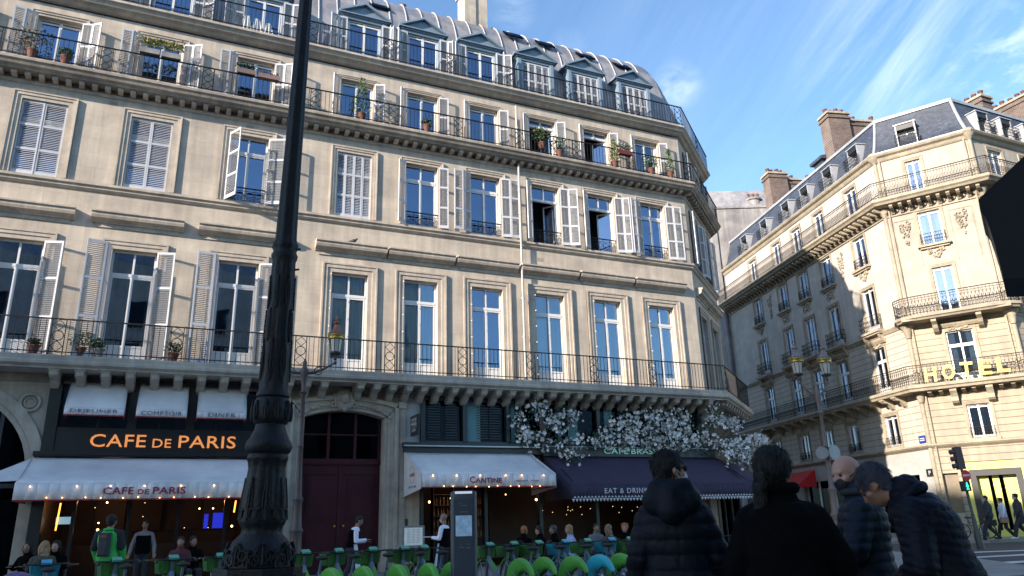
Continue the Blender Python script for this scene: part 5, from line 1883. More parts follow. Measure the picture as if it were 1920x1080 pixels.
# ------------------------------------------------------------------ big cast iron lamp post close to the camera
def big_post():
    X, Y = -1.81, 5.5
    root = empty('lamp_post', T((X, Y, 0)) @ RY(0.9), 'massive dark cast iron lamp post with an acanthus base, nearest the camera', 'lamp post')
    root.matrix_world = T((X - .03, Y, 0)) @ RY(0.75)
    K = 5.5 / 1388 * .90
    def zof(y): return 1.12 + (1062 - y) * (5.86 - 1.12) / 1062 * 1.0
    # profile from the photograph heights: (pixel row, pixel width)
    rows = [(1062, 150), (1040, 146), (1030, 142), (1015, 120), (1003, 92), (998, 84), (990, 88), (985, 96), (978, 102), (965, 98), (940, 95), (905, 86), (880, 80), (866, 78), (864, 84), (858, 86), (852, 80),
            (848, 92), (838, 99), (828, 92), (824, 84), (816, 76), (806, 66), (797, 62), (794, 70), (786, 75), (768, 76), (752, 70), (747, 62), (744, 68), (738, 66), (734, 60), (700, 58), (640, 56), (570, 52), (520, 51),
            (490, 50), (486, 55), (480, 57), (476, 51), (470, 50), (466, 56), (460, 56), (456, 48), (445, 46), (380, 43), (300, 40), (200, 37), (100, 34), (0, 31), (-60, 29)]
    prof = []
    for y, wpx in rows:
        z = zof(y) if y < 600 else 1.12 + (1062 - y) * (2.98 - 1.12) / (1062 - 583)
        prof.append((wpx * K / 2, z))
    # blend heights so the two scales meet
    zz = [(1062, 1.12), (860, 1.857), (800, 2.088), (740, 2.325), (560, 3.075), (480, 3.429), (330, 4.128), (0, 5.86), (-60, 6.2)]
    def zi(y):
        for (a, za), (b, zb) in zip(zz, zz[1:]):
            if b <= y <= a:
                return za + (zb - za) * (a - y) / (a - b)
        return zz[0][1]
    prof = [(w_ * K / 2 * (.87 if y > 870 else .95 if y > 790 else 1), zi(y)) for y, w_ in rows]
    fl = 12
    def mod(a, j, z):
        if z > 3.45: return 1 + .035 * cos(8 * a)
        if 2.35 < z < 3.38: return 1 + .03 * cos(10 * a)
        if 1.35 < z < 1.84: return 1 + .05 * abs(cos(fl / 2 * a))
        return 1
    # resample
    pr = []
    for i in range(len(prof) - 1):
        (r0, z0), (r1, z1) = prof[i], prof[i + 1]
        n = max(1, int(abs(z1 - z0) / .04))
        for k in range(n):
            t = k / n
            pr.append((r0 + (r1 - r0) * t, z0 + (z1 - z0) * t))
    pr.append(prof[-1])
    mb = MB()
    mb.lathe(pr, 96, mod=mod)
    mb.lathe([(.32, .0), (.34, .05), (.34, .15)], 8)
    mb.lathe([(.13, 6.2), (.11, 7.4), (.18, 7.5), (.1, 7.6), (.03, 8)], 16)
    mb.build('shaft', LAMPIRON, root, smooth=50)
    pl = MB()
    for (a, z0, z1) in ((.31, .02, .95), (.325, .95, 1.00), (.30, 1.00, 1.07), (.278, 1.07, 1.115)):
        pl.lathe([(a * 1.08, z0), (a * 1.08, z1)], 8, RZ(22.5))
    pl.build('plinth', LAMPIRON, root)
    # acanthus leaves and reliefs
    ac = MB()
    def R_at(z):
        for (r0, z0), (r1, z1) in zip(pr, pr[1:]):
            if z0 <= z <= z1: return r0 + (r1 - r0) * ((z - z0) / max(1e-6, z1 - z0))
        return pr[-1][0]
    def leaf_relief(a, z0, z1, w_, out=.022, curl=True, up=True):
        n = 12
        for s_ in (-1, 0, 1):
            pts, rs = [], []
            for k in range(n + 1):
                t = k / n
                z = z0 + (z1 - z0) * t
                aa = a + s_ * w_ * (sin(pi * min(1, t * 1.05)) ** .8) * (1 - .35 * t)
                r_ = R_at(z) + .004 + (out * .5 if s_ == 0 else 0)
                pts.append((r_ * cos(aa), r_ * sin(aa), z))
                rs.append(out * (.5 if s_ else .55) * (1 - .6 * t) + .003)
            ac.tube(pts, rs, 6)
        for k in range(1, 7):
            t = k / 7
            z = z0 + (z1 - z0) * t
            for s_ in (-1, 1):
                aa = a + s_ * w_ * .55 * sin(pi * t) ** .7
                r_ = R_at(z) + .006
                ac.tube([(R_at(z) * cos(a), R_at(z) * sin(a), z - .01), (r_ * cos(aa), r_ * sin(aa), z + .03)], [.010, .006], 5)
        if curl:
            r_ = R_at(z1) + out
            ac.ball((r_ * cos(a), r_ * sin(a), z1), out * .9, 8, 6)
    for k in range(8):
        a = 2 * pi * (k + .5) / 8
        leaf_relief(a, 1.14, 1.27, .26, .015)
        leaf_relief(a + pi / 8, 1.12, 1.22, .16, .013)
        for (dz, q) in ((1.20, .07), (1.17, -.07)):
            r_ = R_at(dz) + .004
            aa = a + (.22 if q > 0 else -.22)
            M = T((r_ * cos(aa), r_ * sin(aa), dz)) @ RZ(math.degrees(aa) + 90)
            m2 = MB(); m2.ring((0, 0, 0), .032, .011, n=14, k=6)
            ac.add(m2.v, m2.f, M)
    for k in range(8):
        a = 2 * pi * (k + .5) / 8
        leaf_relief(a, 1.43, 1.72, .17, .011, False)
        for s_ in (-1, 1):
            r_ = R_at(1.46) + .004
            aa = a + s_ * .20
            m2 = MB(); m2.ring((0, 0, 0), .035, .009, n=14, k=6)
            ac.add(m2.v, m2.f, T((r_ * cos(aa), r_ * sin(aa), 1.47)) @ RZ(math.degrees(aa) + 90))
    for k in range(10):
        a = 2 * pi * (k + .5) / 10
        leaf_relief(a, 2.13, 2.26, .16, .012, False)
    for k in range(7):
        a = 2 * pi * (k + .2) / 7
        leaf_relief(a, 2.42, 2.75, .22, .005, False)
        leaf_relief(a + pi / 7, 2.72, 2.98, .18, .005, False)
        leaf_relief(a, 2.98, 3.25, .2, .005, False)
    ac.build('acanthus_relief', LAMPIRON, root, smooth=50)
    for z, r_ in ((3.47, .008), (3.30, .008)):
        MB().tube([(.1, -.03, z), (.135, -.04, z)], r_, 6).build('bolt', LAMPIRON, root)
    return root
big_post()

def lantern(parent, P, s_=1.0, gl=LGLASS, band=BRASS, crown=COPPER):
    x, y, z = P
    M = T((x, y, z)) @ Matrix.Scale(s_, 4)
    L_ = MB().lathe([(.125, 0), (.14, .03), (.19, .40), (.0, .42)], 8, M).build('lantern_glass', gl, parent)
    f = MB()
    for k in range(8):
        a = 2 * pi * (k + .0) / 8
        f.tube([M @ Vector((.128 * cos(a), .128 * sin(a), 0)), M @ Vector((.196 * cos(a), .196 * sin(a), .40))], .011 * s_, 5)
    f.lathe([(.03, -.22), (.05, -.18), (.03, -.12), (.05, -.06), (.15, -.04), (.165, .0), (.15, .02)], 16, M)
    f.build('lantern_frame', POSTBR, L_, smooth=40)
    MB().lathe([(.20, .38), (.225, .40), (.215, .45), (.235, .49), (.225, .52), (.2, .53)], 20, M).build('lantern_band', band, L_, smooth=40)
    c = MB().lathe([(.215, .52), (.20, .56), (.15, .62), (.10, .70), (.07, .80), (.065, .83), (.10, .86), (.105, .89), (.06, .93), (.03, .95), (.04, .98), (.035, 1.02), (.015, 1.07), (.004, 1.13)], 18, M)
    for k in range(12):
        a = 2 * pi * k / 12
        c.ball(M @ Vector((.215 * cos(a), .215 * sin(a), .56)), .025 * s_, 6, 5)
    c.build('lantern_crown', crown, L_, smooth=40)
    return L_

def street_lamp(X, Y, label, zsp, arms, slim, m, lean=0.0, base=True, s_=1.0, z0=.03, crown=COPPER):
    root = empty('street_lamp', T((X, Y, z0)) @ RY(lean), label, 'street lamp', 'bronze street lamps with glass lanterns')
    mb = MB()
    prof = [(.26, 0), (.26, .10), (.22, .14), (.23, .45), (.18, .62), (.14, .70), (.17, .76), (.13, .82), (.125, 1.25), (.15, 1.32), (.11, 1.40), (.095, 1.9), (.12, 1.98), (.08, 2.05), (slim, 3.1), (slim + .02, 3.14), (slim, 3.18), (slim * .9, zsp - .5),
            (slim + .035, zsp - .44), (slim * .9, zsp - .38), (slim + .02, zsp - .15), (.09, zsp), (.10, zsp + .08), (.05, zsp + .16), (.05, zsp + .26), (.015, zsp + .36)]
    mb.lathe(prof, 18, mod=lambda a, j, z: 1 + (.04 * cos(8 * a) if 1.4 < z < 3.0 else 0))
    mb.build('pole', m, root, smooth=40)
    for (dx_, dz_, dy_) in arms:
        am = MB()
        pts = []
        for k in range(11):
            t = k / 10
            pts.append((dx_ * t, dy_ * t, zsp + .02 + dz_ * t + .09 * sin(pi * t * 1.0) * (-1 if dz_ > .15 else 1) * (1 - t * .5)))
        am.tube(pts, [.038 - .016 * k / 10 for k in range(11)], 8)
        am.ring((dx_ * .45, dy_ * .45, zsp - .05 + dz_ * .5), .09, .014, n=14, k=5)
        am.ball(pts[-1], .045, 8, 6)
        am.ball(pts[3], .05, 8, 6, (1.4, 1, .8))
        o = am.build('arm', m, root, smooth=True)
        lantern(root, (dx_, dy_, zsp + dz_ + .26), s_, crown=crown)
    return root
street_lamp(-4.87, 17, 'street lamp with copper crowned lantern in front of the oxblood door', 4.80, [(.70, .22, .02), (-.72, .24, -.1)], .052, POSTBR, lean=-.3, s_=.82)
lr = street_lamp(8.57, 21, 'two-armed street lamp with pale lanterns in front of the hotel side street facade', 4.50, [(-.46, .42, 0), (.38, .40, .1)], .05, mat('pinkish_brown_painted_iron', (.16, .115, .105), .5), lean=0, s_=.86, crown=mat('dull_lantern_crown', (.22, .17, .15), .5))
mb = MB()
for (x, r_) in ((-.16, .17), (.18, .22)):
    mb.lathe([(r_, -.012), (r_, .012)], 20, T((x, -.1, 2.95)) @ RZ(28 if x > 0 else -20) @ RX(90) )
mb.build('round_sign_back', mat('grey_sign_back', (.22, .23, .25), .4, metal=.5), lr)

# traffic light with its no-entry sign
tl = empty('traffic_light', T((16.95, 29.0, .0)) @ RY(-2.2) @ Matrix.Diagonal((.82, .82, 1, 1)), 'slim traffic light pole with brown signal box, red no-entry disc and small green man', 'traffic light')
mb = MB()
mb.lathe([(.16, 0), (.16, .5), (.1, .6), (.08, 1.2), (.06, 1.25), (.055, 3.7)], 14)
mb.build('pole', mat('dark_green_grey_post', (.045, .05, .045), .5), tl, smooth=40)
sb = MB()
sb.box(-.16, .16, -.12, .12, 2.85, 3.68)
for k in range(3):
    sb.tube([(-.16, 0, 3.0 + k * .26), (-.36, -.0, 2.98 + k * .26)], [.085, .095], 12)
sb.build('signal_box', mat('brown_signal_box', (.085, .05, .05), .5), tl)
ns_ = MB().lathe([(.205, -.01), (.205, .01)], 28, T((.05, -.15, 2.62)) @ RX(90)).build('no_entry_sign', mat('sign_red', (.60, .01, .015), .4), tl)
MB().box(-.11, .21, -.175, -.162, 2.585, 2.655).build('sign_bar', WHITEL, ns_)
pb = MB().box(-.26, .14, -.16, .0, 2.05, 2.42).build('pedestrian_signal_box', DGREY, tl)
GM = mat('green_signal_light', (.05, .6, .35), .4, emit=(.04, .75, .42), es=1.1)
g_ = MB().ball((-.02, -.17, 2.34), .032, 8, 6)
g_.tube([(-.02, -.17, 2.31), (-.02, -.17, 2.2)], [.035, .03], 6); g_.tube([(-.02, -.17, 2.2), (-.06, -.17, 2.1)], .02, 5); g_.tube([(-.02, -.17, 2.2), (.03, -.17, 2.1)], .02, 5)
g_.tube([(-.02, -.17, 2.29), (-.08, -.17, 2.22)], .014, 5); g_.tube([(-.02, -.17, 2.29), (.05, -.17, 2.22)], .014, 5)
g_.build('green_man', GM, pb)

# information column of the bike station
tt = empty('station_column', T((-.965, 13.55, 0)) @ RZ(4), 'grey rounded bike station column with a pale blue screen', 'kiosk')
mb = MB()
def rr(w_, d_, r_, n=6):
    pts = []
    for (cx_, cy_, a0) in ((w_ / 2 - r_, d_ / 2 - r_, 0), (-w_ / 2 + r_, d_ / 2 - r_, 90), (-w_ / 2 + r_, -d_ / 2 + r_, 180), (w_ / 2 - r_, -d_ / 2 + r_, 270)):
        for k in range(n + 1):
            a = R(a0 + 90 * k / n)
            pts.append((cx_ + r_ * cos(a), cy_ + r_ * sin(a)))
    return pts
rp_ = rr(.46, .24, .07)
n = len(rp_)
def ztop(x): return 1.90 + .06 * cos(x / .23 * 1.3)
mb.add([(x, y, 0) for x, y in rp_] + [(x, y, ztop(x)) for x, y in rp_], [tuple(range(n - 1, -1, -1)), tuple(range(n, 2 * n))] + [(i, (i + 1) % n, (i + 1) % n + n, i + n) for i in range(n)])
mb.build('column_body', mat('blue_grey_metal_panel', (.055, .068, .085), .4, var=.06), tt, smooth=40)
mb = MB().box(-.17, .17, -.128, -.118, .15, 1.80)
o = mb.build('front_panel', mat('dark_grey_panel', (.040, .052, .066), .35), tt)
MB().box(-.14, .14, -.134, -.127, 1.18, 1.52).build('screen', mat('pale_blue_screen', (.22, .34, .48), .25, var=.35, vs=9, emit=(.28, .45, .62), es=.10), o)
MB().box(-.15, .15, -.136, -.118, 1.885, 1.925).build('light_strip', mat('lit_top_strip', (.7, .7, .8), .4, emit=(.6, .62, .75), es=.25), o)
m2 = MB()
for (x, z, w_) in ((-.06, 1.73, .05), (.0, 1.69, .12), (0, 1.58, .15), (-.05, 1.05, .03), (.07, 1.05, .03), (-.04, 1.0, .1), (.08, .99, .06)):
    m2.box(x - w_ / 2, x + w_ / 2, -.132, -.127, z - .006, z + .006)
m2.build('panel_lettering', GREYL, o)

# ------------------------------------------------------------------ share bikes
def wheel(parent, x, z, m_rub=RUBBER):
    w0 = empty('wheel')
    w0.parent = parent
    return w0
def make_bike(body, bask, label, scr=MINT):
    root = empty('share_bike', Matrix(), label, 'bicycle', 'share bikes docked in a row')
    # x = forward, z up
    for name, x in (('rear_wheel', -.52), ('front_wheel', .55)):
        t_ = link('wheel', cached('tyre', lambda: MB().ring((0, 0, 0), .325, .026, axis='y', n=36, k=8).mesh('wheel', RUBBER, True)), root, T((x, 0, .35)))
        def rim():
            mb = MB().ring((0, 0, 0), .295, .010, axis='y', n=36, k=6)
            for k in range(18):
                a = 2 * pi * k / 18
                mb.tube([(0, .02 if k % 2 else -.02, 0), (.29 * cos(a), 0, .29 * sin(a))], .0022, 3, False)
            mb.lathe([(.045, -.05), (.06, -.03), (.06, .03), (.045, .05)], 12, RX(90))
            return mb.mesh('rim', STEEL, True)
        link('rim', cached('rim', rim), t_)
    def fend():
        mb = MB()
        prof = [(-.054, -1), (-.062, -.5), (-.062, -.05), (-.056, .012), (-.035, .028), (0, .034), (.035, .028), (.056, .012), (.062, -.05), (.062, -.5), (.054, -1)]
        n = 24
        vs, fs = [], []
        for i in range(n + 1):
            a = R(14 + 176 * i / n)
            t = i / n
            dep = .04 + .21 * min(1, t / .42) ** 1.2
            k = min(1, .35 + t * 2.2)
            for (y, h_) in prof:
                r_ = .355 + (h_ * k if h_ > 0 else h_ * dep)
                vs.append((-r_ * cos(a), y * (.55 + .45 * k), r_ * sin(a)))
        for i in range(n):
            for j in range(len(prof) - 1):
                q = i * len(prof) + j
                fs.append((q, q + 1, q + len(prof) + 1, q + len(prof)))
        mb.add(vs, fs)
        return mb.mesh('rear_fender', body, 60)
    f = link('rear_fender', cached(('fend', body.name), fend), root, T((-.52, 0, .35)))
    md = f.modifiers.new('s', 'SOLIDIFY'); md.thickness = .006
    def ff():
        mb = MB()
        n = 14
        vs, fs = [], []
        for i in range(n + 1):
            a = R(20 + 130 * i / n)
            for (y, h_) in ((-.035, -.02), (-.03, .012), (0, .022), (.03, .012), (.035, -.02)):
                vs.append((-(.36 + h_) * cos(a), y, (.36 + h_) * sin(a)))
        for i in range(n):
            for j in range(4):
                q = i * 5 + j
                fs.append((q, q + 1, q + 6, q + 5))
        mb.add(vs, fs)
        return mb.mesh('front_fender', body, 60)
    link('front_fender', cached(('ff', body.name), ff), root, T((.55, 0, .35)))
    def fr():
        mb = MB()
        mb.tube([(.55, 0, .35), (.47, .0, .68), (.42, 0, .90)], [.022, .03, .026], 8)
        mb.tube([(.46, 0, .74), (.20, 0, .42), (-.02, 0, .30)], [.045, .05, .045], 8)
        mb.tube([(-.02, 0, .28), (-.16, 0, .78), (-.19, 0, .88)], [.03, .022, .018], 8)
        mb.tube([(-.52, -.07, .35), (-.02, -.05, .30)], .016, 6); mb.tube([(-.52, .07, .35), (-.02, .05, .30)], .016, 6)
        mb.tube([(-.52, -.07, .36), (-.14, -.03, .66)], .012, 6); mb.tube([(-.52, .07, .36), (-.14, .03, .66)], .012, 6)
        mb.tube([(.42, 0, .88), (.38, .0, .94)], .022, 8)
        return mb.mesh('bike_frame', BFRAME, True)
    link('bike_frame', cached('bfr', fr), root)
    def hb():
        mb = MB().tube([(.16, -.30, 1.02), (.26, -.28, 1.05), (.36, -.14, 1.04), (.37, 0, 1.03), (.36, .14, 1.04), (.26, .28, 1.05), (.16, .30, 1.02)], .014, 7)
        mb.tube([(.14, -.30, 1.015), (.25, -.285, 1.05)], .02, 7); mb.tube([(.14, .30, 1.015), (.25, .285, 1.05)], .02, 7)
        mb.tube([(.30, .22, 1.05), (.26, .30, .99)], .007, 4); mb.tube([(.30, -.22, 1.05), (.26, -.30, .99)], .007, 4)
        return mb.mesh('handlebar', RUBBER, True)
    h = link('handlebar', cached('hbr', hb), root, T((.02, 0, -.10)))
    link('bike_screen', cached(('scr', scr.name), lambda: MB().box(-.05, .05, -.07, .07, -.015, .015).mesh('bike_screen', scr)), h, T((.36, 0, 1.075)) @ RY(-28))
    link('screen_housing', cached('scrh', lambda: MB().box(-.06, .06, -.085, .085, -.035, -.012).mesh('screen_housing', RUBBER)), h, T((.365, 0, 1.07)) @ RY(-28))
    def bk():
        mb = MB()
        W, D, H_ = .15, .12, .19
        def corner(t): return (1 + .22 * t)
        n = 6
        for i in range(n + 1):          # slatted basket
            z = H_ * i / n
            k = corner(i / n)
            for (a, b) in (((-D * k, -W * k), (D * k, -W * k)), ((D * k, -W * k), (D * k, W * k)), ((D * k, W * k), (-D * k, W * k)), ((-D * k, W * k), (-D * k, -W * k))):
                mb.tube([(a[0], a[1], z), (b[0], b[1], z)], .009 if i < n else .016, 4)
        for s_ in (-1, 1):
            for j in range(-3, 4):
                y = W * j / 3.2
                mb.box(-.006, .006, y - .022, y + .022, 0, H_, T((s_ * D * 1.12, 0, 0)) @ RY(s_ * 8))
                x = D * j / 3.2
                mb.box(x - .018, x + .018, -.006, .006, 0, H_, T((0, s_ * W * 1.12, 0)) @ RX(-s_ * 8))
        mb.box(-D, D, -W, W, -.01, .0)
        return mb.mesh('basket', bask)
    link('basket', cached(('bk', bask.name), bk), root, T((.62, 0, .73)))
    link('basket_support', cached('bsu', lambda: MB().tube([(.56, -.07, .36), (.62, -.08, .73)], .009, 5).tube([(.56, .07, .36), (.62, .08, .73)], .009, 5).mesh('basket_support', STEEL)), root)
    def sd():
        mb = MB()
        mb.ball((0, 0, 0), .1, 12, 8, (1.25, 1.0, .38))
        mb.ball((.12, 0, .0), .05, 10, 6, (1.6, .8, .5))
        return mb.mesh('saddle', RUBBER, True)
    link('saddle', cached('sd', sd), root, T((-.20, 0, .88)))
    link('crank', cached('crk', lambda: MB().tube([(-.02, -.09, .30), (.12, -.10, .22)], .01, 5).box(.09, .15, -.19, -.10, .205, .23).tube([(-.02, .09, .30), (-.14, .10, .38)], .01, 5).box(-.17, -.11, .10, .19, .37, .39).mesh('crank', STEEL)), root)
    link('fender_number_plate', cached('fnp', lambda: MB().box(-.03, .03, -.004, .004, -.06, .06).mesh('fender_number_plate', WHITEL)), f, T((.06, -.072, .30)) @ RX(8))
    return root
green0 = make_bike(BGREEN, BGREEND, 'green share bike nearest the big lamp post in the dock row')
teal0 = make_bike(BTEAL, BTEALD, 'turquoise share bike docked among the green ones', scr=mat('turquoise_bike_screen', (.06, .34, .50), .3))
proto_used = {'g': False, 't': False}
specs = []
for i in range(24):
    u = -12.9 + .545 * i
    specs.append([u, 'g'])
def nth(k):
    return ['first', 'second', 'third', 'fourth', 'fifth', 'sixth', 'seventh', 'eighth', 'ninth', 'tenth', 'eleventh', 'twelfth', 'thirteenth', 'fourteenth'][k]
bikes = [(-12.75, 't', 'turquoise share bike at the far left behind the lilac pushchair hood'), (-11.75, 'g', 'green share bike just right of the courier in green'),
         (-10.95, 'g', 'green share bike under the dark cafe waiter, second right of the courier'), (-10.25, 'g', 'green share bike just left of the big lamp post base'),
         (-8.85, 'g', 'green share bike nearest the right side of the big lamp post'), (-8.28, 'g', 'green share bike in front of the waiter leaning at the oxblood door'),
         (-7.70, 'g', 'green share bike right of the leaning waiter'), (-7.15, 'g', 'green share bike in front of the menu stand'), (-6.72, 'g', 'green share bike touching the left side of the grey station column'),
         (-5.45, 'g', 'green share bike nearest the right side of the grey station column'), (-4.92, 'g', 'second green share bike right of the grey station column'), (-4.38, 'g', 'third green share bike right of the column, below the seated blond person'),
         (-3.84, 't', 'turquoise share bike between the third and fourth green ones right of the column'), (-3.30, 'g', 'green share bike below the long haired seated woman'), (-2.78, 't', 'turquoise share bike left of the man in the hooded navy jacket'), (-2.25, 'g', 'green share bike half hidden at the left edge of the hooded navy jacket'),
         (-.62, 'g', 'green share bike seen between the hooded man and the woman in black'), (-.10, 'g', 'green share bike at the left edge of the woman in black')]
for i, (u, c, lab) in enumerate(bikes):
    src = green0 if c == 'g' else teal0
    if not proto_used[c]:
        o = src
        proto_used[c] = True
    else:
        o = dup(src)
    off = 12.75 + (.15 * ((i * 7) % 5 - 2) * .2)
    p = awp(u + .05, off - 1.6, .03)
    o.matrix_basis = T(p) @ RZ(24.3 + 90 + 14 + ((i * 5) % 7 - 3) * 1.2)
    o['label'] = lab
# black bicycle at the hotel
blk = empty('city_bicycle', T((20.75, 35.7, .12)) @ RZ(-35), 'small black city bicycle parked by the brown shop window of the hotel', 'bicycle')
for x in (-.5, .52):
    t_ = link('wheel', CACHE['tyre'], blk, T((x, 0, .35)))
    link('rim', CACHE['rim'], t_)
MB().tube([(-.5, 0, .35), (-.05, 0, .3), (-.18, 0, .85)], .018, 6).tube([(-.05, 0, .3), (.38, 0, .75), (-.16, 0, .72)], .018, 6).tube([(.52, 0, .35), (.36, 0, .95)], .018, 6).tube([(-.5, 0, .35), (-.15, 0, .7)], .012, 5).build('bike_frame', RUBBER, blk)
link('saddle', CACHE['sd'], blk, T((-.2, 0, .93)))
MB().tube([(.25, -.28, 1.0), (.36, 0, .97), (.25, .28, 1.0)], .013, 6).build('handlebar', RUBBER, blk)

# docking rail and posts hidden low between the bikes
for i in range(0):
    pass
# ------------------------------------------------------------------ people
def remesh(mb, name, m, voxel=.014, smooth=6, quilt=None, M=None):
    me = bpy.data.meshes.new(name)
    me.from_pydata(mb.v, [], mb.f)
    ob = bpy.data.objects.new(name, me)
    r = ob.modifiers.new('r', 'REMESH')
    r.mode = 'VOXEL'
    r.voxel_size = voxel
    s_ = ob.modifiers.new('s', 'SMOOTH')
    s_.iterations = smooth
    s_.factor = .5
    out_ = bake(ob)
    bpy.data.meshes.remove(me)
    if quilt:
        quilt(out_)
    out_.materials.clear()
    out_.materials.append(m)
    out_.polygons.foreach_set('use_smooth', [True] * len(out_.polygons))
    out_.name = name
    return out_

def cap(mb, a, b, ra, rb, n=14, sq=None):
    a, b = Vector(a), Vector(b)
    d = (b - a)
    L = d.length
    d.normalize()
    pts, rs = [], []
    for k in range(4):
        t = (pi / 2) * (k + .4) / 4
        pts.append(a - d * ra * cos(t)); rs.append(ra * sin(t))
    pts.append(a); rs.append(ra)
    pts.append(b); rs.append(rb)
    for k in range(3, -1, -1):
        t = (pi / 2) * (k + .4) / 4
        pts.append(b + d * rb * cos(t)); rs.append(rb * sin(t))
    mb.tube(pts, rs, n)

def loft(mb, rings, n=24):
    """rings: (centre, rx, ry, tilt about x)"""
    vs, fs = [], []
    for (c, rx, ry, tl_) in rings:
        c = Vector(c)
        Mx = Matrix.Rotation(tl_, 3, 'X')
        for i in range(n):
            a = 2 * pi * i / n
            ca, sa = cos(a), sin(a)
            p = Vector((rx * math.copysign(abs(ca) ** .85, ca), ry * math.copysign(abs(sa) ** .85, sa), 0))
            vs.append(c + Mx @ p)
    for j in range(len(rings) - 1):
        for i in range(n):
            k = (i + 1) % n
            fs.append((j * n + i, j * n + k, (j + 1) * n + k, (j + 1) * n + i))
    fs.append(tuple(range(n - 1, -1, -1)))
    fs.append(tuple((len(rings) - 1) * n + i for i in range(n)))
    mb.add(vs, fs)

def head_mb(mb, Mh, neck_to=None, ears=True):
    """head centred on the skull, face towards +y"""
    def B(c, r_, sq): mb.ball(Mh @ Vector(c), r_, 20, 14, sq, M=Mh.to_3x3().to_4x4())
    B((0, -.012, .028), .1, (.78, .98, .92))
    B((0, .022, -.03), .082, (.80, .86, 1.10))
    B((0, .045, -.078), .05, (.95, .75, .62))
    B((0, .070, .030), .05, (1.05, .42, .30))
    B((0, .099, -.022), .016, (.95, 1.1, 1.1))
    mb.tube([Mh @ Vector((0, .078, .022)), Mh @ Vector((0, .103, -.018))], [.009, .014], 8)
    B((0, .086, -.055), .021, (1.2, .5, .28))
    B((0, .083, -.066), .019, (1.1, .55, .32))
    for s_ in (-1, 1):
        B((s_ * .047, .055, -.02), .03, (.9, .8, .8))
        if ears:
            mb.ring(Mh @ Vector((s_ * .078, -.004, -.005)), .020, .0075, axis='x', n=12, k=6)
            B((s_ * .076, -.002, -.008), .022, (.35, .75, 1.15))

def hand(mb, W, D, side, r_=1.0, curl=.5):
    """palm from wrist W along direction D with five fingers"""
    D = Vector(D).normalized()
    up = Vector((0, 0, 1)) if abs(D.z) < .9 else Vector((0, 1, 0))
    S = D.cross(up).normalized()
    N = S.cross(D).normalized()
    pal = W + D * .045 * r_
    for q in range(4):
        a = W + S * (.028 - .0187 * q) * r_ * side * 1.0
        b = W + D * .088 * r_ + S * (.034 - .0225 * q) * r_ * side
        cap(mb, a, b, .014 * r_, .011 * r_, 8)
        L = (.040, .045, .042, .033)[q] * r_
        d1 = (D - N * curl * .6).normalized()
        d2 = (D - N * curl * 1.6).normalized()
        c = b + d1 * L
        cap(mb, b, c, .0098 * r_, .0086 * r_, 7)
        cap(mb, c, c + d2 * L * .75, .0086 * r_, .0072 * r_, 7)
    tb = W + D * .025 * r_ + S * .028 * r_ * side
    te = tb + (D * .6 + S * side * .8 - N * .2).normalized() * .042 * r_
    cap(mb, tb, te, .0125 * r_, .0105 * r_, 7)
    cap(mb, te, te + (D * .9 + S * side * .3 - N * .3).normalized() * .03 * r_, .0105 * r_, .0085 * r_, 7)

SKIN = {'light': mat('light_skin', (.42, .23, .17), .55, var=.08, vs=8), 'mid': mat('tanned_skin', (.28, .14, .09), .55, var=.08, vs=8)}

def add_strands(me, n):
    rnd = random.Random(11)
    polys = me.polygons
    vs, fs = [v.co.copy() for v in me.vertices], [tuple(p.vertices) for p in polys]
    np_ = len(polys)
    for k in range(n):
        p = polys[rnd.randrange(np_)]
        c, nn = p.center.copy(), p.normal
        d = Vector((rnd.gauss(0, .35), rnd.gauss(-.25, .35), -1))
        d = (d - nn * d.dot(nn))
        if d.length < .1:
            continue
        d.normalize()
        s_ = nn.cross(d) * rnd.uniform(.0010, .0022)
        L = rnd.uniform(.02, .05)
        lift = rnd.uniform(.002, .009)
        q = [c - nn * .002, c + d * L * .5 + nn * lift, c + d * L + nn * lift * .6 + s_ * rnd.uniform(-3, 3)]
        b = len(vs)
        vs += [q[0] - s_, q[0] + s_, q[1] + s_, q[1] - s_, q[2]]
        fs += [(b, b + 1, b + 2, b + 3), (b + 3, b + 2, b + 4)]
    me.clear_geometry()
    me.from_pydata([tuple(v) for v in vs], [], fs)
    me.polygons.foreach_set('use_smooth', [True] * len(me.polygons))

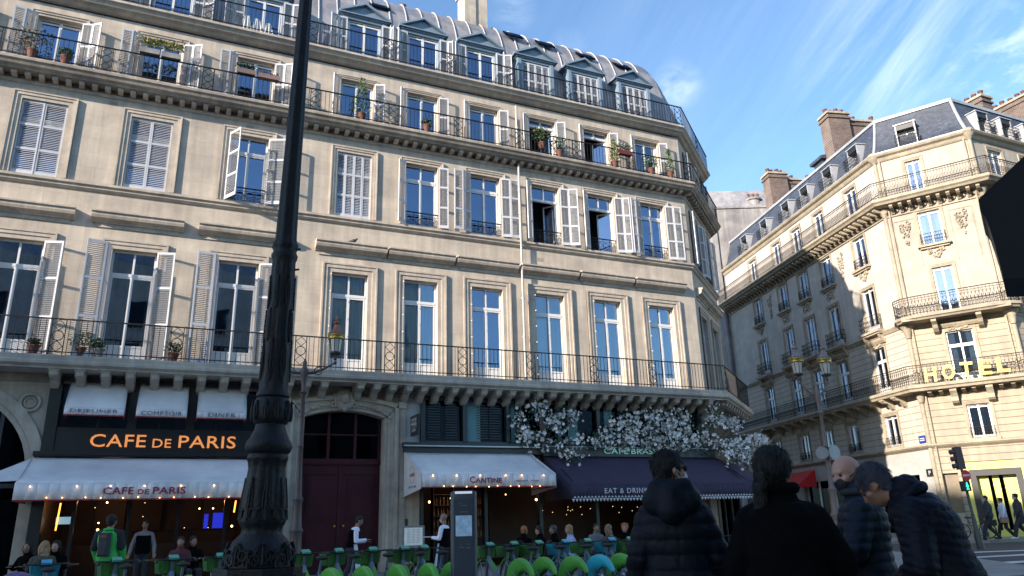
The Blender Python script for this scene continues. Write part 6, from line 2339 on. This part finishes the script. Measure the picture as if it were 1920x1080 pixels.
def person(M, label, J, cloth, hair=None, skin='light', mask=None, voxel=.014, seated=False, extra=None, group=None, quilt=None, bulk=1.0, cvox=None, torso=None):
    """J: joints; x right, y forward. cloth: dict of garments"""
    root = empty('person', M, label, 'person', group)
    g = lambda k: Vector(J[k])
    sh = .19 * J.get('w', 1)
    pel, chest, neck, head = g('pelvis'), g('chest'), g('neck'), g('head')
    Mh = T(head) @ RZ(J.get('yaw', 0)) @ RX(J.get('nod', 0)) @ RY(J.get('tilt', 0))
    def torso_rings(e):
        lean = math.atan2(-(chest.y - pel.y), chest.z - pel.z)
        mid = pel.lerp(chest, .5)
        st = [(pel - Vector((0, 0, .06)), .155, .115), (pel + Vector((0, 0, .04)), .165, .12), (mid, .145, .105), (chest, .172, .12), (chest.lerp(neck, .5), .165, .105), (neck - (neck - chest) * .12, .075, .07)]
        return [(c, (rx + e) * J.get('w', 1), ry + e, lean) for c, rx, ry in st]
    b = MB()
    head_mb(b, Mh)
    cap(b, neck - Vector((0, 0, .05)), head - Mh.to_3x3() @ Vector((0, .01, .055)), .062, .055)
    loft(b, torso_rings(0))
    arms = {}
    for s_, sd_ in ((-1, 'l'), (1, 'r')):
        S = g('sh' + sd_) if 'sh' + sd_ in J else chest.lerp(neck, .62) + Vector((s_ * sh, 0, -.01))
        E_, W_ = g('el' + sd_), g('wr' + sd_)
        S0 = S
        if 'top' in cloth:
            th_ = cloth['top'][1]
            S = S + Vector((-math.copysign(.05, S.x - neck.x) * min(1, th_ * 18), 0, -.65 * th_))
        arms[sd_] = (S, E_, W_)
        cap(b, S, E_, .052, .042); cap(b, E_, W_, .042, .028)
        hand(b, W_, (W_ - E_), s_ * (1 if True else -1), 1.0, J.get('curl', .5))
        hp = pel + Vector((s_ * .09, 0, -.06))
        K_, A_ = g('kn' + sd_), g('an' + sd_)
        cap(b, hp, K_, .085, .058); cap(b, K_, A_, .058, .04)
        cap(b, A_ + Vector((0, -.03, -.04)), A_ + Vector(J.get('foot', (0, .15, -.045))), .045, .036)
    body = link('body', remesh(b, 'body', SKIN[skin], voxel, 3), root)
    cv = cvox or voxel
    if 'top' in cloth:
        m, th, sl = cloth['top']          # material, thickness, sleeve (0 none,1 full)
        c = MB()
        loft(c, torso_rings(th))
        for sd_ in 'lr':
            S, E_, W_ = arms[sd_]
            if sl:
                cap(c, neck - Vector((0, 0, .05 + th * .4)), S, .062 + th * .35, .052 + th * .95)
                cap(c, S, E_, .052 + th * .95, .046 + th * .8)
                cap(c, E_, E_.lerp(W_, .93), .046 + th * .8, .034 + th * .8)
            else:
                cap(c, S * .97 + neck * .03, S, .055 + th, .05)
        if th > .02:
            cap(c, neck - Vector((0, 0, .06)), neck + Vector((0, 0, .02)), .085 + th * .5, .075 + th * .4)
        link(cloth.get('top_name', 'jacket'), remesh(c, 'jacket', m, cv, 5, quilt), root)
    if 'vest' in cloth:
        c = MB()
        loft(c, torso_rings(cloth['vest'][1])[:-1])
        link('waistcoat', remesh(c, 'waistcoat', cloth['vest'][0], cv, 3), root)
    if 'legs' in cloth:
        m, th = cloth['legs']
        c = MB()
        loft(c, [(pel - Vector((0, 0, .1)), .16 + th, .12 + th, 0), (pel + Vector((0, 0, .05)), .16 + th, .115 + th, 0)])
        for s_, sd_ in ((-1, 'l'), (1, 'r')):
            hp = pel + Vector((s_ * .09, 0, -.06))
            cap(c, hp, g('kn' + sd_), .09 + th, .065 + th)
            cap(c, g('kn' + sd_), g('an' + sd_) + Vector((0, 0, .02)), .065 + th, .055 + th)
        link('trousers', remesh(c, 'trousers', m, cv, 4), root)
        c = MB()
        for sd_ in 'lr':
            A_ = g('an' + sd_)
            cap(c, A_ + Vector((0, -.04, -.045)), A_ + Vector(J.get('foot', (0, .16, -.05))), .052, .042)
        link('shoes', remesh(c, 'shoes', cloth.get('shoes', RUBBER), .014, 3), root)
    if 'apron' in cloth:
        c = MB()
        for i in range(12):
            a0, a1 = R(20 + 140 * i / 12), R(20 + 140 * (i + 1) / 12)
            k0, k1 = .19, .23
            za, zb = pel.z + .05, .42
            c.quad(Vector((pel.x + k0 * cos(a0), pel.y + k0 * .8 * sin(a0), za)), Vector((pel.x + k0 * cos(a1), pel.y + k0 * .8 * sin(a1), za)), Vector((pel.x + k1 * cos(a1), pel.y + .03 + k1 * sin(a1), zb)), Vector((pel.x + k1 * cos(a0), pel.y + .03 + k1 * sin(a0), zb)))
        o = c.build('apron', cloth['apron'], root, fix=False)
        md = o.modifiers.new('s', 'SOLIDIFY'); md.thickness = .006
    if hair:
        m, kind = hair
        c = MB()
        def HB(p, r_, sq): c.ball(Mh @ Vector(p), r_, 18, 12, sq, M=Mh.to_3x3().to_4x4())
        if kind == 'bald':
            pass
        else:
            HB((0, -.024, .040), .105, (.84, .96, .93))
            HB((0, -.055, -.02), .08, (.92, .60, .95))
            if kind in ('long', 'bob'):
                for s_ in (-1, 1):
                    c.tube([Mh @ Vector((s_ * .07, .0, .04)), Mh @ Vector((s_ * .088, .0, -.05)), Mh @ Vector((s_ * .08, -.01, -.13 if kind == 'bob' else -.26))], [.035, .036, .022], 8)
                HB((0, -.06, -.09), .085, (.95, .55, 1.1))
                if kind == 'long':
                    HB((0, -.075, -.2), .08, (1.0, .5, 1.6))
            if kind == 'pony':
                HB((0, -.02, .035), .112, (.90, 1.0, .98))
                HB((0, -.10, .0), .035, (1, .8, 1))
                c.tube([Mh @ Vector(p) for p in ((0, -.09, .0), (0, -.135, -.02), (.01, -.15, -.10), (.0, -.14, -.20), (.01, -.135, -.30), (0, -.14, -.38))], [.022, .034, .038, .036, .026, .008], 10)
            if kind == 'bun':
                HB((0, -.03, .11), .05, (1, 1, .8))
            if kind == 'wavy':
                for k in range(26):
                    a = k * 2.4
                    HB((.078 * cos(a), -.03 + .08 * sin(a), .05 + .05 * sin(k * 1.3)), .028, (1, 1, 1))
        if c.v:
            def rough(me):
                for v in me.vertices:
                    v.co += v.co.normalized() * 0
                    nn = noise.noise(Vector((v.co.x * 95, v.co.y * 95, v.co.z * 26))) * .0065 + noise.noise(v.co * 24) * .007
                    v.co += v.normal * nn
            hm = remesh(c, 'hair', m, .009 if voxel < .013 else .012, 2, rough)
            if voxel < .0125 and not J.get('nostrand'):
                add_strands(hm, 3800)
            link('hair', hm, root)
    if mask:
        c = MB()
        def MBl(p, r_, sq): c.ball(Mh @ Vector(p), r_, 16, 12, sq, M=Mh.to_3x3().to_4x4())
        MBl((0, .050, -.050), .068, (.92, .88, .84))
        MBl((0, .095, -.035), .025, (1, .8, 1))
        for s_ in (-1, 1):
            c.tube([Mh @ Vector((s_ * .055, .06, -.03)), Mh @ Vector((s_ * .078, .01, -.0)), Mh @ Vector((s_ * .081, -.012, .005))], .004, 5)
            c.tube([Mh @ Vector((s_ * .055, .05, -.07)), Mh @ Vector((s_ * .078, .01, -.03)), Mh @ Vector((s_ * .081, -.012, -.02))], .004, 5)
        link('face_mask', c.mesh('face_mask', mask, True), root)
    else:
        pass
    for s_ in (-1, 1):
        MB().ball(Mh @ Vector((s_ * .031, .074, .010)), .012, 10, 8).build('eye', mat('dark_eye', (.05, .04, .035), .2), root, smooth=True)
    if extra:
        extra(root, Mh)
    return root

def stand(**k):
    J = dict(pelvis=(0, 0, .95), chest=(0, .0, 1.27), neck=(0, -.01, 1.47), head=(0, .02, 1.63), ell=(-.25, -.02, 1.13), wrl=(-.25, .06, .88), elr=(.25, -.02, 1.13), wrr=(.25, .06, .88),
             knl=(-.09, .03, .50), anl=(-.10, 0, .09), knr=(.09, .03, .50), anr=(.10, 0, .09))
    J.update(k)
    return J
def sit(**k):
    J = dict(pelvis=(0, 0, .52), chest=(0, -.02, .82), neck=(0, .0, 1.02), head=(0, .04, 1.17), ell=(-.24, .06, .74), wrl=(-.14, .30, .78), elr=(.24, .06, .74), wrr=(.14, .30, .78),
             knl=(-.11, .42, .50), anl=(-.11, .40, .10), knr=(.11, .42, .50), anr=(.11, .40, .10))
    J.update(k)
    return J
def quilt_fn(p, amp, zlo=.5, axis=Vector((0, 0, 1)), seams=()):
    def f(me):
        for v in me.vertices:
            s_ = v.co.dot(axis)
            s_ += .004 * noise.noise(v.co * 9)
            h_ = abs(sin(pi * s_ / p)) ** .55
            w_ = .003 * noise.noise(Vector((v.co.x * 35, v.co.y * 35, s_ * 8)))
            w_ += .0035 * (1 - h_) * noise.noise(v.co * 60) + .003 * noise.noise(v.co * 28)
            v.co += v.normal * (amp * (h_ - .6) + w_)
    return f
def wrinkle(me):
    for v in me.vertices:
        v.co += v.normal * (.007 * noise.noise(v.co * 7) + .004 * noise.noise(v.co * 19))
NAVY = mat('navy_puffer_nylon', (.0026, .0042, .0095), .6, var=.2, vs=5, bump=.25, bs=35, spec=.18)
NAVY2 = mat('dark_navy_quilted_nylon', (.0024, .0036, .0095), .6, var=.2, vs=5, bump=.25, bs=35, spec=.18)
TEALN = mat('petrol_blue_quilted_nylon', (.004, .010, .020), .6, var=.2, vs=5, bump=.25, bs=35, spec=.2)
BLKC = mat('black_wool_coat', (.0030, .0030, .0036), .95, var=.3, vs=8, bump=.3, bs=200, spec=.06)
DARKT = mat('dark_trousers', (.020, .020, .026), .8, var=.2)
HDARK = mat('dark_brown_hair', (.008, .006, .006), .7, var=.5, vs=40, bump=.6, bs=90)
HGREY = mat('grey_hair', (.045, .045, .062), .55, var=.4, vs=60, bump=.6, bs=120)
HBLOND = mat('blond_hair', (.30, .19, .09), .55, var=.3, vs=30, bump=.5, bs=90)
HRED = mat('copper_hair', (.32, .11, .03), .55, var=.3, vs=30, bump=.5, bs=90)
MASKB = mat('black_cloth_mask', (.012, .012, .015), .8)
MASKL = mat('light_blue_paper_mask', (.30, .50, .66), .8)
WSHIRT = mat('white_shirt', (.74, .76, .86), .8, var=.06)
def hood_extra(m):
    def f(root, Mh):
        c = MB()
        cap(c, (-.10, -.11, 1.46), (.10, -.11, 1.46), .085, .085)
        cap(c, (-.12, -.03, 1.49), (-.10, -.12, 1.44), .06, .07); cap(c, (.12, -.03, 1.49), (.10, -.12, 1.44), .06, .07)
        cap(c, (-.09, -.12, 1.54), (.09, -.12, 1.54), .055, .055)
        cap(c, (0, -.15, 1.40), (0, -.14, 1.50), .09, .08)
        link('hood', remesh(c, 'hood', m, .013, 6, wrinkle), root)
    return f
# the four people near the camera
def shades(root, Mh):
    hood_extra(NAVY)(root, Mh)
    c = MB()
    for s_ in (-1, 1):
        c.ball(Mh @ Vector((s_ * .033, .088, .014)), .024, 12, 8, (1.1, .45, .9), M=Mh.to_3x3().to_4x4())
        c.tube([Mh @ Vector((s_ * .055, .075, .018)), Mh @ Vector((s_ * .083, -.01, .01))], .005, 5)
    c.tube([Mh @ Vector((-.02, .10, .018)), Mh @ Vector((.02, .10, .018))], .004, 5)
    c.build('sunglasses', RUBBER, root, smooth=True)
person(T((.97, 4.85, .0)) @ RZ(-14), 'man in a navy hooded puffer jacket and dark glasses seen from behind, head turned right', stand(yaw=-62, w=1.0, head=(.0, .02, 1.645), ell=(-.225, -.03, 1.15), elr=(.235, .02, 1.14), wrl=(-.28, .12, .92), wrr=(.24, .22, .98)),
       {'top': (NAVY, .045, 1), 'legs': (DARKT, .01)}, (HDARK, 'short'), mask=mat('white_cloth_mask', (.5, .5, .55), .8), voxel=.011, cvox=.010, quilt=quilt_fn(.088, .013), extra=shades)
def coat_skirt(root, Mh):
    c = MB()
    loft(c, [((0, 0, .45), .30, .24, 0), ((0, 0, .75), .26, .21, 0), ((0, 0, 1.0), .22, .17, 0), ((0, 0, 1.2), .21, .155, 0)])
    link('coat_skirt', remesh(c, 'coat_skirt', BLKC, .014, 4, wrinkle), root)
    c = MB()
    c.ring((0, -.01, 1.50), .085, .035, axis='z', n=20, k=8)
    link('scarf', remesh(c, 'scarf', BLKC, .010, 2, wrinkle), root)
    c = MB().tube([Mh @ Vector((-.02, -.135, -.01)), Mh @ Vector((.02, -.135, -.01))], .006, 6)
    c.build('hair_tie', STEEL, root)
person(T((1.47, 4.35, .0)) @ RZ(-22), 'woman in a long black coat with a dark ponytail seen from behind', stand(yaw=-30, tilt=6, w=1.05, head=(-.01, .02, 1.60), neck=(0, -.01, 1.44), chest=(0, 0, 1.25), ell=(-.255, .0, 1.10), elr=(.265, .02, 1.10), wrl=(-.20, .2, .95), wrr=(.22, .2, .95)),
       {'top': (BLKC, .055, 1), 'legs': (DARKT, .01), 'top_name': 'coat'}, (HDARK, 'pony'), voxel=.011, cvox=.011, quilt=wrinkle, extra=coat_skirt)
def collar(m):
    def f(root, Mh):
        c = MB()
        c.ring((0, .0, 1.49), .088, .028, axis='z', n=24, k=8)
        link('collar', remesh(c, 'collar', m, .010, 2), root)
    return f
person(T((2.27, 5.15, .0)) @ RZ(62), 'bald man with a black face mask in a petrol blue quilted jacket', stand(yaw=44, nod=-14, head=(.02, .055, 1.61), w=1.15, ell=(-.29, .04, 1.14), elr=(.29, .04, 1.14), wrl=(-.16, .28, 1.0), wrr=(.16, .28, 1.0)),
       {'top': (TEALN, .04, 1), 'legs': (DARKT, .01)}, (HGREY, 'bald'), skin='light', mask=MASKB, voxel=.009, cvox=.010, quilt=quilt_fn(.062, .010), extra=collar(MASKB))
def strap(root, Mh):
    c = MB()
    c.tube([Mh @ Vector((.05, .07, -.05)), Mh @ Vector((.082, .0, -.04)), Mh @ Vector((.086, -.022, .0))], .0035, 6)
    c.build('mask_strap', WSHIRT, root)
    c = MB()
    c.ring((0, 0, 0), .092, .034, axis='z', n=24, k=8)
    for v in range(len(c.v)):
        p = RX(-34) @ Vector(c.v[v]) + Vector((0, .12, 1.44))
        c.v[v] = tuple(p)
    link('collar', remesh(c, 'collar', NAVY2, .010, 3), root)
person(T((2.37, 4.42, .0)) @ RZ(55), 'grey haired man in a dark navy quilted jacket bending his head down to the left', stand(pelvis=(0, -.02, .95), chest=(0, .05, 1.27), neck=(0, .13, 1.45), head=(0, .29, 1.505), nod=-42, yaw=0, w=.97,
       ell=(-.27, .08, 1.07), elr=(.27, .06, 1.07), wrl=(-.18, .24, .9), wrr=(.19, .22, .9)),
       {'top': (NAVY2, .052, 1), 'legs': (DARKT, .012)}, (HGREY, 'short'), skin='mid', voxel=.010, cvox=.010, quilt=quilt_fn(.046, .008, axis=Vector((0, -.25, .97))), extra=strap)

def seat_at(px, Y):      # sideways position under the picture column px at depth Y
    return (px - 960) / 1388 * Y * .972
# waiters
person(T((seat_at(652, 19.4), 19.4, .02)) @ RZ(-72) @ Matrix.Scale(.97, 4), 'waiter in white shirt and black waistcoat leaning forward in front of the oxblood door', stand(chest=(0, .07, 1.25), neck=(0, .13, 1.43), head=(0, .19, 1.57), nod=-25, elr=(.22, .10, 1.07), wrr=(.17, .36, 1.10), ell=(-.22, .12, 1.07), wrl=(-.14, .38, 1.06), knl=(-.09, .1, .52), anl=(-.1, .12, .1), knr=(.09, -.02, .5), anr=(.1, -.22, .1)),
       {'top': (WSHIRT, .012, 1), 'vest': (BLKC, .022), 'legs': (DARKT, .012), 'apron': WSHIRT, 'top_name': 'shirt'}, (HDARK, 'short'), skin='mid', voxel=.013)
def tray(root, Mh):
    MB().lathe([(.16, 0), (.165, .015), (.15, .01)], 20, T((-.1, .42, 1.16))).build('held_menu', WSHIRT, root)
person(T((seat_at(822, 19.6), 19.6, .0)) @ RZ(70) @ Matrix.Scale(.95, 4), 'masked waiter with white apron standing beside the menu stand', stand(ell=(-.22, .04, 1.12), wrl=(-.14, .28, 1.15), elr=(.23, .04, 1.12), wrr=(.12, .30, 1.12), nod=-8),
       {'top': (WSHIRT, .012, 1), 'vest': (BLKC, .022), 'legs': (DARKT, .012), 'apron': mat('pale_blue_apron', (.38, .45, .62), .8), 'top_name': 'shirt'}, (HGREY, 'bald'), skin='mid', mask=MASKL, voxel=.013, extra=tray)
person(T(awp(-11.7, 1.5, .0)) @ RZ(200), 'dim waiter in a black waistcoat bending over tables under the Cafe de Paris awning', stand(chest=(0, .04, 1.26), nod=-20, ell=(-.27, .02, 1.1), wrl=(-.3, .16, .90), elr=(.27, .02, 1.1), wrr=(.3, .16, .90)),
       {'top': (mat('grey_shirt', (.20, .19, .20), .8), .012, 1), 'vest': (BLKC, .022), 'legs': (DARKT, .012), 'top_name': 'shirt'}, (HDARK, 'short'), skin='mid', voxel=.014)
# courier
NEONG = mat('neon_green_jersey', (.04, .40, .07), .7, var=.08)
def bag(root, Mh):
    c = MB()
    c.box(-.095, .095, -.235, -.12, .98, 1.40); c.box(-.075, .075, -.26, -.22, 1.0, 1.22)
    o = c.build('backpack', mat('black_grey_backpack', (.03, .03, .04), .7, var=.3), root)
    md = o.modifiers.new('b', 'BEVEL'); md.width = .03; md.segments = 2
    c = MB().ball((0, -.07, 1.455), .07, 12, 8, (1.5, .9, .45))
    c.build('jersey_yoke', NEONG, root, smooth=True)
    MB().box(-.05, .05, -.243, -.234, 1.31, 1.36).build('backpack_badge', mat('dull_red_badge', (.25, .05, .06), .7), root)
def two_tone(root, Mh):
    bag(root, Mh)
    c = MB()
    for s_ in (-1, 1):
        cap(c, (s_ * .07, -.01, 1.40), (s_ * .19, -.005, 1.37), .075, .082)
        cap(c, (s_ * .19, -.005, 1.37), (s_ * .245, .0, 1.14), .083, .074)
        cap(c, (s_ * .12, -.01, 1.30), (s_ * .13, -.01, 1.22), .085, .07)
    link('jersey_shoulder_panel', remesh(c, 'jersey_shoulder_panel', mat('black_jersey', (.012, .012, .018), .8), .014, 3), root)
person(T((seat_at(207, 14.6), 14.6, .02)) @ RZ(4), 'courier seen from behind in a black and neon green jersey with a backpack', stand(head=(0, .02, 1.60), w=1.05, ell=(-.26, .02, 1.12), elr=(.26, .02, 1.12), wrl=(-.24, .14, .92), wrr=(.24, .14, .92)),
       {'top': (NEONG, .02, 1), 'legs': (DARKT, .012), 'top_name': 'jersey'}, (HDARK, 'short'), skin='mid', voxel=.013, extra=two_tone)

# pedestrians by the lemon shop
def bagx(c_, s_=1, sz=.16):
    def f(root, Mh):
        M = c_
        o = MB().box(M[0] - .07, M[0] + .07, M[1] - sz, M[1] + sz, M[2] - sz, M[2] + sz * .5).build('handbag', mat('black_handbag' if s_ else 'tan_handbag', (.02, .02, .02) if s_ else (.35, .20, .13), .6), root)
        md = o.modifiers.new('b', 'BEVEL'); md.width = .02
        MB().tube([(M[0], M[1] - sz * .7, M[2] + sz * .4), (M[0], M[1], M[2] + sz * 1.5), (M[0], M[1] + sz * .7, M[2] + sz * .4)], .008, 5).build('handle', RUBBER, root)
    return f
walkl = dict(knl=(-.09, .22, .54), anl=(-.10, .34, .12), knr=(.09, .02, .50), anr=(.10, -.26, .14))
walkr = dict(knr=(.09, .20, .54), anr=(.10, .30, .12), knl=(-.09, .02, .50), anl=(-.10, -.24, .14))
gx = 33.4
person(T((20.02, gx - .2, .12)) @ RZ(75) @ Matrix.Scale(1.04, 4), 'masked pedestrian in a dark coat, leftmost of three by the lemon shop', stand(w=1.12, ell=(-.25, .08, 1.12), wrl=(-.2, .2, .92), elr=(.25, -.1, 1.13), wrr=(.26, -.14, .86), **walkl),
       {'top': (mat('charcoal_coat', (.035, .037, .045), .85), .045, 1), 'legs': (DARKT, .015), 'top_name': 'coat'}, (HDARK, 'short'), mask=MASKL, voxel=.015, extra=bagx((.30, -.16, .72)))
person(T((20.95, gx + .3, .12)) @ RZ(80) @ Matrix.Scale(.98, 4), 'pedestrian in a white blouse with a tan handbag by the lemon shop', stand(ell=(-.23, .05, 1.12), wrl=(-.2, .16, .9), **walkr),
       {'top': (WSHIRT, .025, 1), 'legs': (DARKT, .012), 'top_name': 'blouse'}, (HDARK, 'wavy'), voxel=.015, extra=bagx((-.26, .1, .86), 0))
person(T((21.45, gx, .12)) @ RZ(80) @ Matrix.Scale(1.07, 4), 'masked pedestrian in dark jacket and white shoes, rightmost by the lemon shop', stand(ell=(-.26, .1, 1.14), wrl=(-.2, .2, .94), w=1.05, **walkl),
       {'top': (mat('charcoal_coat', (.035, .037, .045), .85), .03, 1), 'legs': (DARKT, .02), 'shoes': mat('white_shoes', (.6, .6, .6), .6)}, (HDARK, 'wavy'), mask=mat('pale_paper_mask', (.5, .6, .68), .8), voxel=.015, extra=bagx((.28, -.28, .78), 1, .2))

# seated guests
JK = {'black': BLKC, 'navy': NAVY2, 'olive': mat('olive_jacket', (.06, .055, .035), .8), 'blue': mat('pale_blue_shirt', (.34, .42, .62), .8), 'wine': mat('dark_wine_jumper', (.08, .015, .02), .8), 'grey': mat('grey_jumper', (.12, .12, .13), .8)}
guests = [(968, 21.6, -60, 'black', (HRED, 'short'), 'mid', 'seated guest with short reddish hair in profile, leftmost under the white Cantine awning'),
          (998, 21.0, 40, 'black', (HDARK, 'short'), 'light', 'seated guest in black with a hand raised to the face, second at the Cantine tables'),
          (1024, 21.6, 60, 'black', (HGREY, 'short'), 'mid', 'seated grey haired guest in black looking left at the Cantine tables'),
          (1053, 21.0, 70, 'blue', (HBLOND, 'bob'), 'light', 'seated blond guest in a pale blue shirt looking left'),
          (1100, 23.6, 170, 'grey', (HDARK, 'short'), 'mid', 'dim seated guest facing the street between the blond and the long haired guests'),
          (1124, 20.8, 10, 'olive', (mat('long_sandy_hair', (.20, .12, .075), .6, var=.3, vs=30, bump=.5), 'long'), 'light', 'seated woman with long sandy hair seen from behind'),
          (1153, 21.2, 150, 'black', (HRED, 'wavy'), 'light', 'seated person with curly copper hair facing the street'),
          (62, 17.2, 150, 'black', (HDARK, 'bob'), 'mid', 'seated guest in shade at the far left, left of the sandy haired guest'),
          (90, 16.8, 10, 'olive', (HBLOND, 'long'), 'light', 'seated guest with sandy hair from behind at the far left cafe table'),
          (112, 17.4, 170, 'black', (HDARK, 'bob'), 'light', 'seated guest facing the street, right of the sandy haired guest at the left cafe'),
          (340, 19.0, 170, 'wine', (HDARK, 'short'), 'mid', 'dim seated guest left of the other one near the big lamp post'),
          (362, 19.2, 190, 'black', (HDARK, 'short'), 'mid', 'dim seated guest beside the big lamp post, right of the other one')]
for i, (px, Y, yaw, jk, hr, sk, lab) in enumerate(guests):
    zoff = {1124: -.02}.get(px, .0)
    person(T((seat_at(px, Y), Y, zoff)) @ RZ(24.3 + (yaw if abs(yaw) < 120 else yaw)), lab, sit(yaw=(12 * ((i % 3) - 1)), nod=-6), {'top': (JK[jk], .022, 1), 'legs': (DARKT, .012), 'top_name': 'jumper'}, hr, skin=sk, voxel=.016, group='guests seated on the cafe terraces')

# terrace tables and chairs
def make_table():
    r_ = empty('cafe_table', Matrix(), 'small round cafe table', 'table', 'round cafe tables on the terrace')
    MB().lathe([(.30, .72), (.31, .735), (.31, .75), (.29, .755)], 24).build('table_top', mat('dark_wood_table', (.07, .04, .025), .4), r_)
    MB().lathe([(.2, 0), (.21, .02), (.03, .05), (.025, .72)], 14).build('pedestal', IRON, r_, smooth=40)
    return r_
def make_chair():
    r_ = empty('bistro_chair', Matrix(), 'woven bistro chair', 'chair', 'bistro chairs on the terrace')
    MB().lathe([(.20, .43), (.21, .45), (.20, .47)], 18).build('seat', mat('woven_rattan', (.20, .11, .05), .7, var=.4, vs=60), r_)
    m = mat('dark_bentwood', (.06, .03, .02), .4)
    for (x, y) in ((-.15, -.15), (.15, -.15), (-.15, .15), (.15, .15)):
        MB().tube([(x * 1.15, y * 1.15, 0), (x, y, .45)], .012, 6).build('leg', m, r_)
    b = MB().tube([(-.19, -.15, .44), (-.20, -.24, .80), (-.1, -.27, .9), (.1, -.27, .9), (.20, -.24, .80), (.19, -.15, .44)], .013, 6)
    for k in range(5):
        b.tube([(-.12 + .06 * k, -.19, .5), (-.12 + .06 * k, -.265, .88)], .006, 4)
    b.build('backrest', m, r_)
    return r_
tb0, ch0 = make_table(), make_chair()
tcnt = 0
for (px, Y) in ((983, 21.9), (1040, 22.2), (1088, 22.2), (1140, 22.0), (75, 17.9), (130, 18.0), (352, 19.9), (300, 19.6)):
    o = tb0 if tcnt == 0 else dup(tb0)
    o.matrix_basis = T((seat_at(px, Y), Y, .02))
    o['label'] = 'small round dark cafe table among the seated guests on the terrace'
    tcnt += 1
ccnt = 0
for g_ in guests:
    o = ch0 if ccnt == 0 else dup(ch0)
    o.matrix_basis = T((seat_at(g_[0], g_[1]), g_[1], .01)) @ RZ(24.3 + g_[2])
    o['label'] = 'woven bistro chair with a dark bentwood back under a seated guest'
    ccnt += 1

# menu stand, plants, cone, pushchair hood
ms = empty('menu_stand', T(awp(-4.42, 2.1, .0)) @ RZ(10), 'lit white menu board on a stand beside the masked waiter', 'menu stand')
MB().box(-.33, .33, -.03, .03, .78, 1.40).build('board_frame', mat('grey_menu_frame', (.20, .20, .20), .5), ms)
MB().box(-.27, .27, -.04, -.03, .84, 1.34).build('menu_sheet', mat('white_menu_paper', (.62, .64, .62), .7, emit=(.6, .66, .6), es=.06), ms)
m2 = MB()
for cxx in (-.14, .0, .14):
    for k in range(9):
        m2.box(cxx - .05, cxx + .05, -.043, -.04, 1.28 - k * .045, 1.29 - k * .045)
m2.build('menu_lettering', GREYL, ms)
MB().tube([(0, 0, .03), (0, 0, .8)], .02, 8).lathe([(.2, .0), (.2, .03), (.03, .05)], 16).build('stand_pole', IRON, ms)
for (u, off, lab, s_) in ((-4.35, 1.6, 'dark green potted bush at the foot of the carved door frame', .55), (-8.3, 1.5, 'dark green potted bush beside the base of the slim street lamp', .6)):
    potted(lab, (u, -off, .03), s_, 'bush', PLANTD, TERRA, group='potted bushes on the pavement', seed=int(s_ * 100), n=260)
cn = empty('traffic_cone', T(((420 - 960) / 1388 * 14 * .97, 14.0, .02)), 'small orange traffic cone behind the base of the big lamp post', 'cone')
MB().lathe([(.14, .02), (.03, .75), (.02, .76)], 18).build('cone_body', mat('cone_orange', (.75, .13, .03), .6), cn, smooth=40)
MB().box(-.18, .18, -.18, .18, 0, .03).build('cone_base', RUBBER, cn)
cn.scale = (1.25, 1.25, 1.25)
ps = empty('pushchair', T((-6.0, 9.4, .08)) @ RZ(10) @ Matrix.Scale(.82, 4), 'pushchair with a lilac patterned hood at the bottom left edge', 'pushchair')
hd = MB()
vs, fs = [], []
for i in range(13):
    a = R(10 + 160 * i / 12)
    for j in range(9):
        b = R(-50 + 120 * j / 8)
        vs.append((.30 * cos(a), .34 * sin(b) * sin(a) ** .4, .80 + .30 * sin(a) * cos(b)))
for i in range(12):
    for j in range(8):
        q = i * 9 + j
        fs.append((q, q + 1, q + 10, q + 9))
hd.add(vs, fs)
o = hd.build('hood', mat('lilac_patterned_fabric', (.16, .09, .20), .8, var=.8, vs=22), ps, smooth=60)
md = o.modifiers.new('s', 'SOLIDIFY'); md.thickness = .04
MB().box(-.24, .24, -.2, .35, .45, .55).box(-.24, .24, .25, .33, .5, .85).build('seat', DARKT, ps)
for (x, y) in ((-.26, -.3), (.26, -.3), (-.26, .4), (.26, .4)):
    MB().ring((x, y, .14), .12, .025, axis='x', n=20, k=6).build('wheel', RUBBER, ps)
MB().tube([(-.26, -.3, .14), (-.26, .35, .95)], .014, 6).tube([(.26, -.3, .14), (.26, .35, .95)], .014, 6).tube([(-.26, .4, .14), (-.26, 0, .6)], .014, 6).tube([(.26, .4, .14), (.26, 0, .6)], .014, 6).build('pushchair_frame', IRON, ps)

# dark kiosk canopy at the right edge, close to the camera
kb = empty('kiosk', T((0, 0, 0)), 'black kiosk roof cutting in at the right edge of the picture', 'kiosk')
def pt(px, py, Y):
    d = cam.matrix_world.to_3x3() @ Vector(((px - 960) / 1388, -(py - 540) / 1388, -1))
    return Vector((0, 0, 1.35)) + d * (Y / d.y)
prof = [(1925, 288, 3.6), (1834, 374, 3.6), (1838, 396, 3.6), (1848, 408, 3.6), (1856, 430, 3.6), (1866, 462, 3.6), (1876, 500, 3.6), (1881, 522, 3.6)]
P0 = [pt(*p) for p in prof]
x_in = [p.x for p in P0]; z_in = [p.z for p in P0]
mb = MB()
n = len(P0)
XR = 4.4
vs = []
for yy in (3.6, 3.95):
    f = 1.0
    for p in P0:
        vs.append((p.x + (yy - 3.6) * .68, yy, p.z))
    vs.append((XR + (yy - 3.6) * .68, yy, P0[-1].z)); vs.append((XR + (yy - 3.6) * .68, yy, P0[0].z + .9))
m_ = n + 2
fs = [tuple(range(m_)), tuple(range(2 * m_ - 1, m_ - 1, -1))] + [(i, (i + 1) % m_, (i + 1) % m_ + m_, i + m_) for i in range(m_)]
mb.add(vs, fs)
mb.build('kiosk_roof', mat('black_kiosk_metal', (.008, .008, .010), .5), kb)
mb = MB().box(5.6, 6.4, 5.0, 7.0, .02, 2.5)
mb.build('kiosk_body', MATS['black_kiosk_metal'], kb)

bpy.data.scenes.remove(TMP)
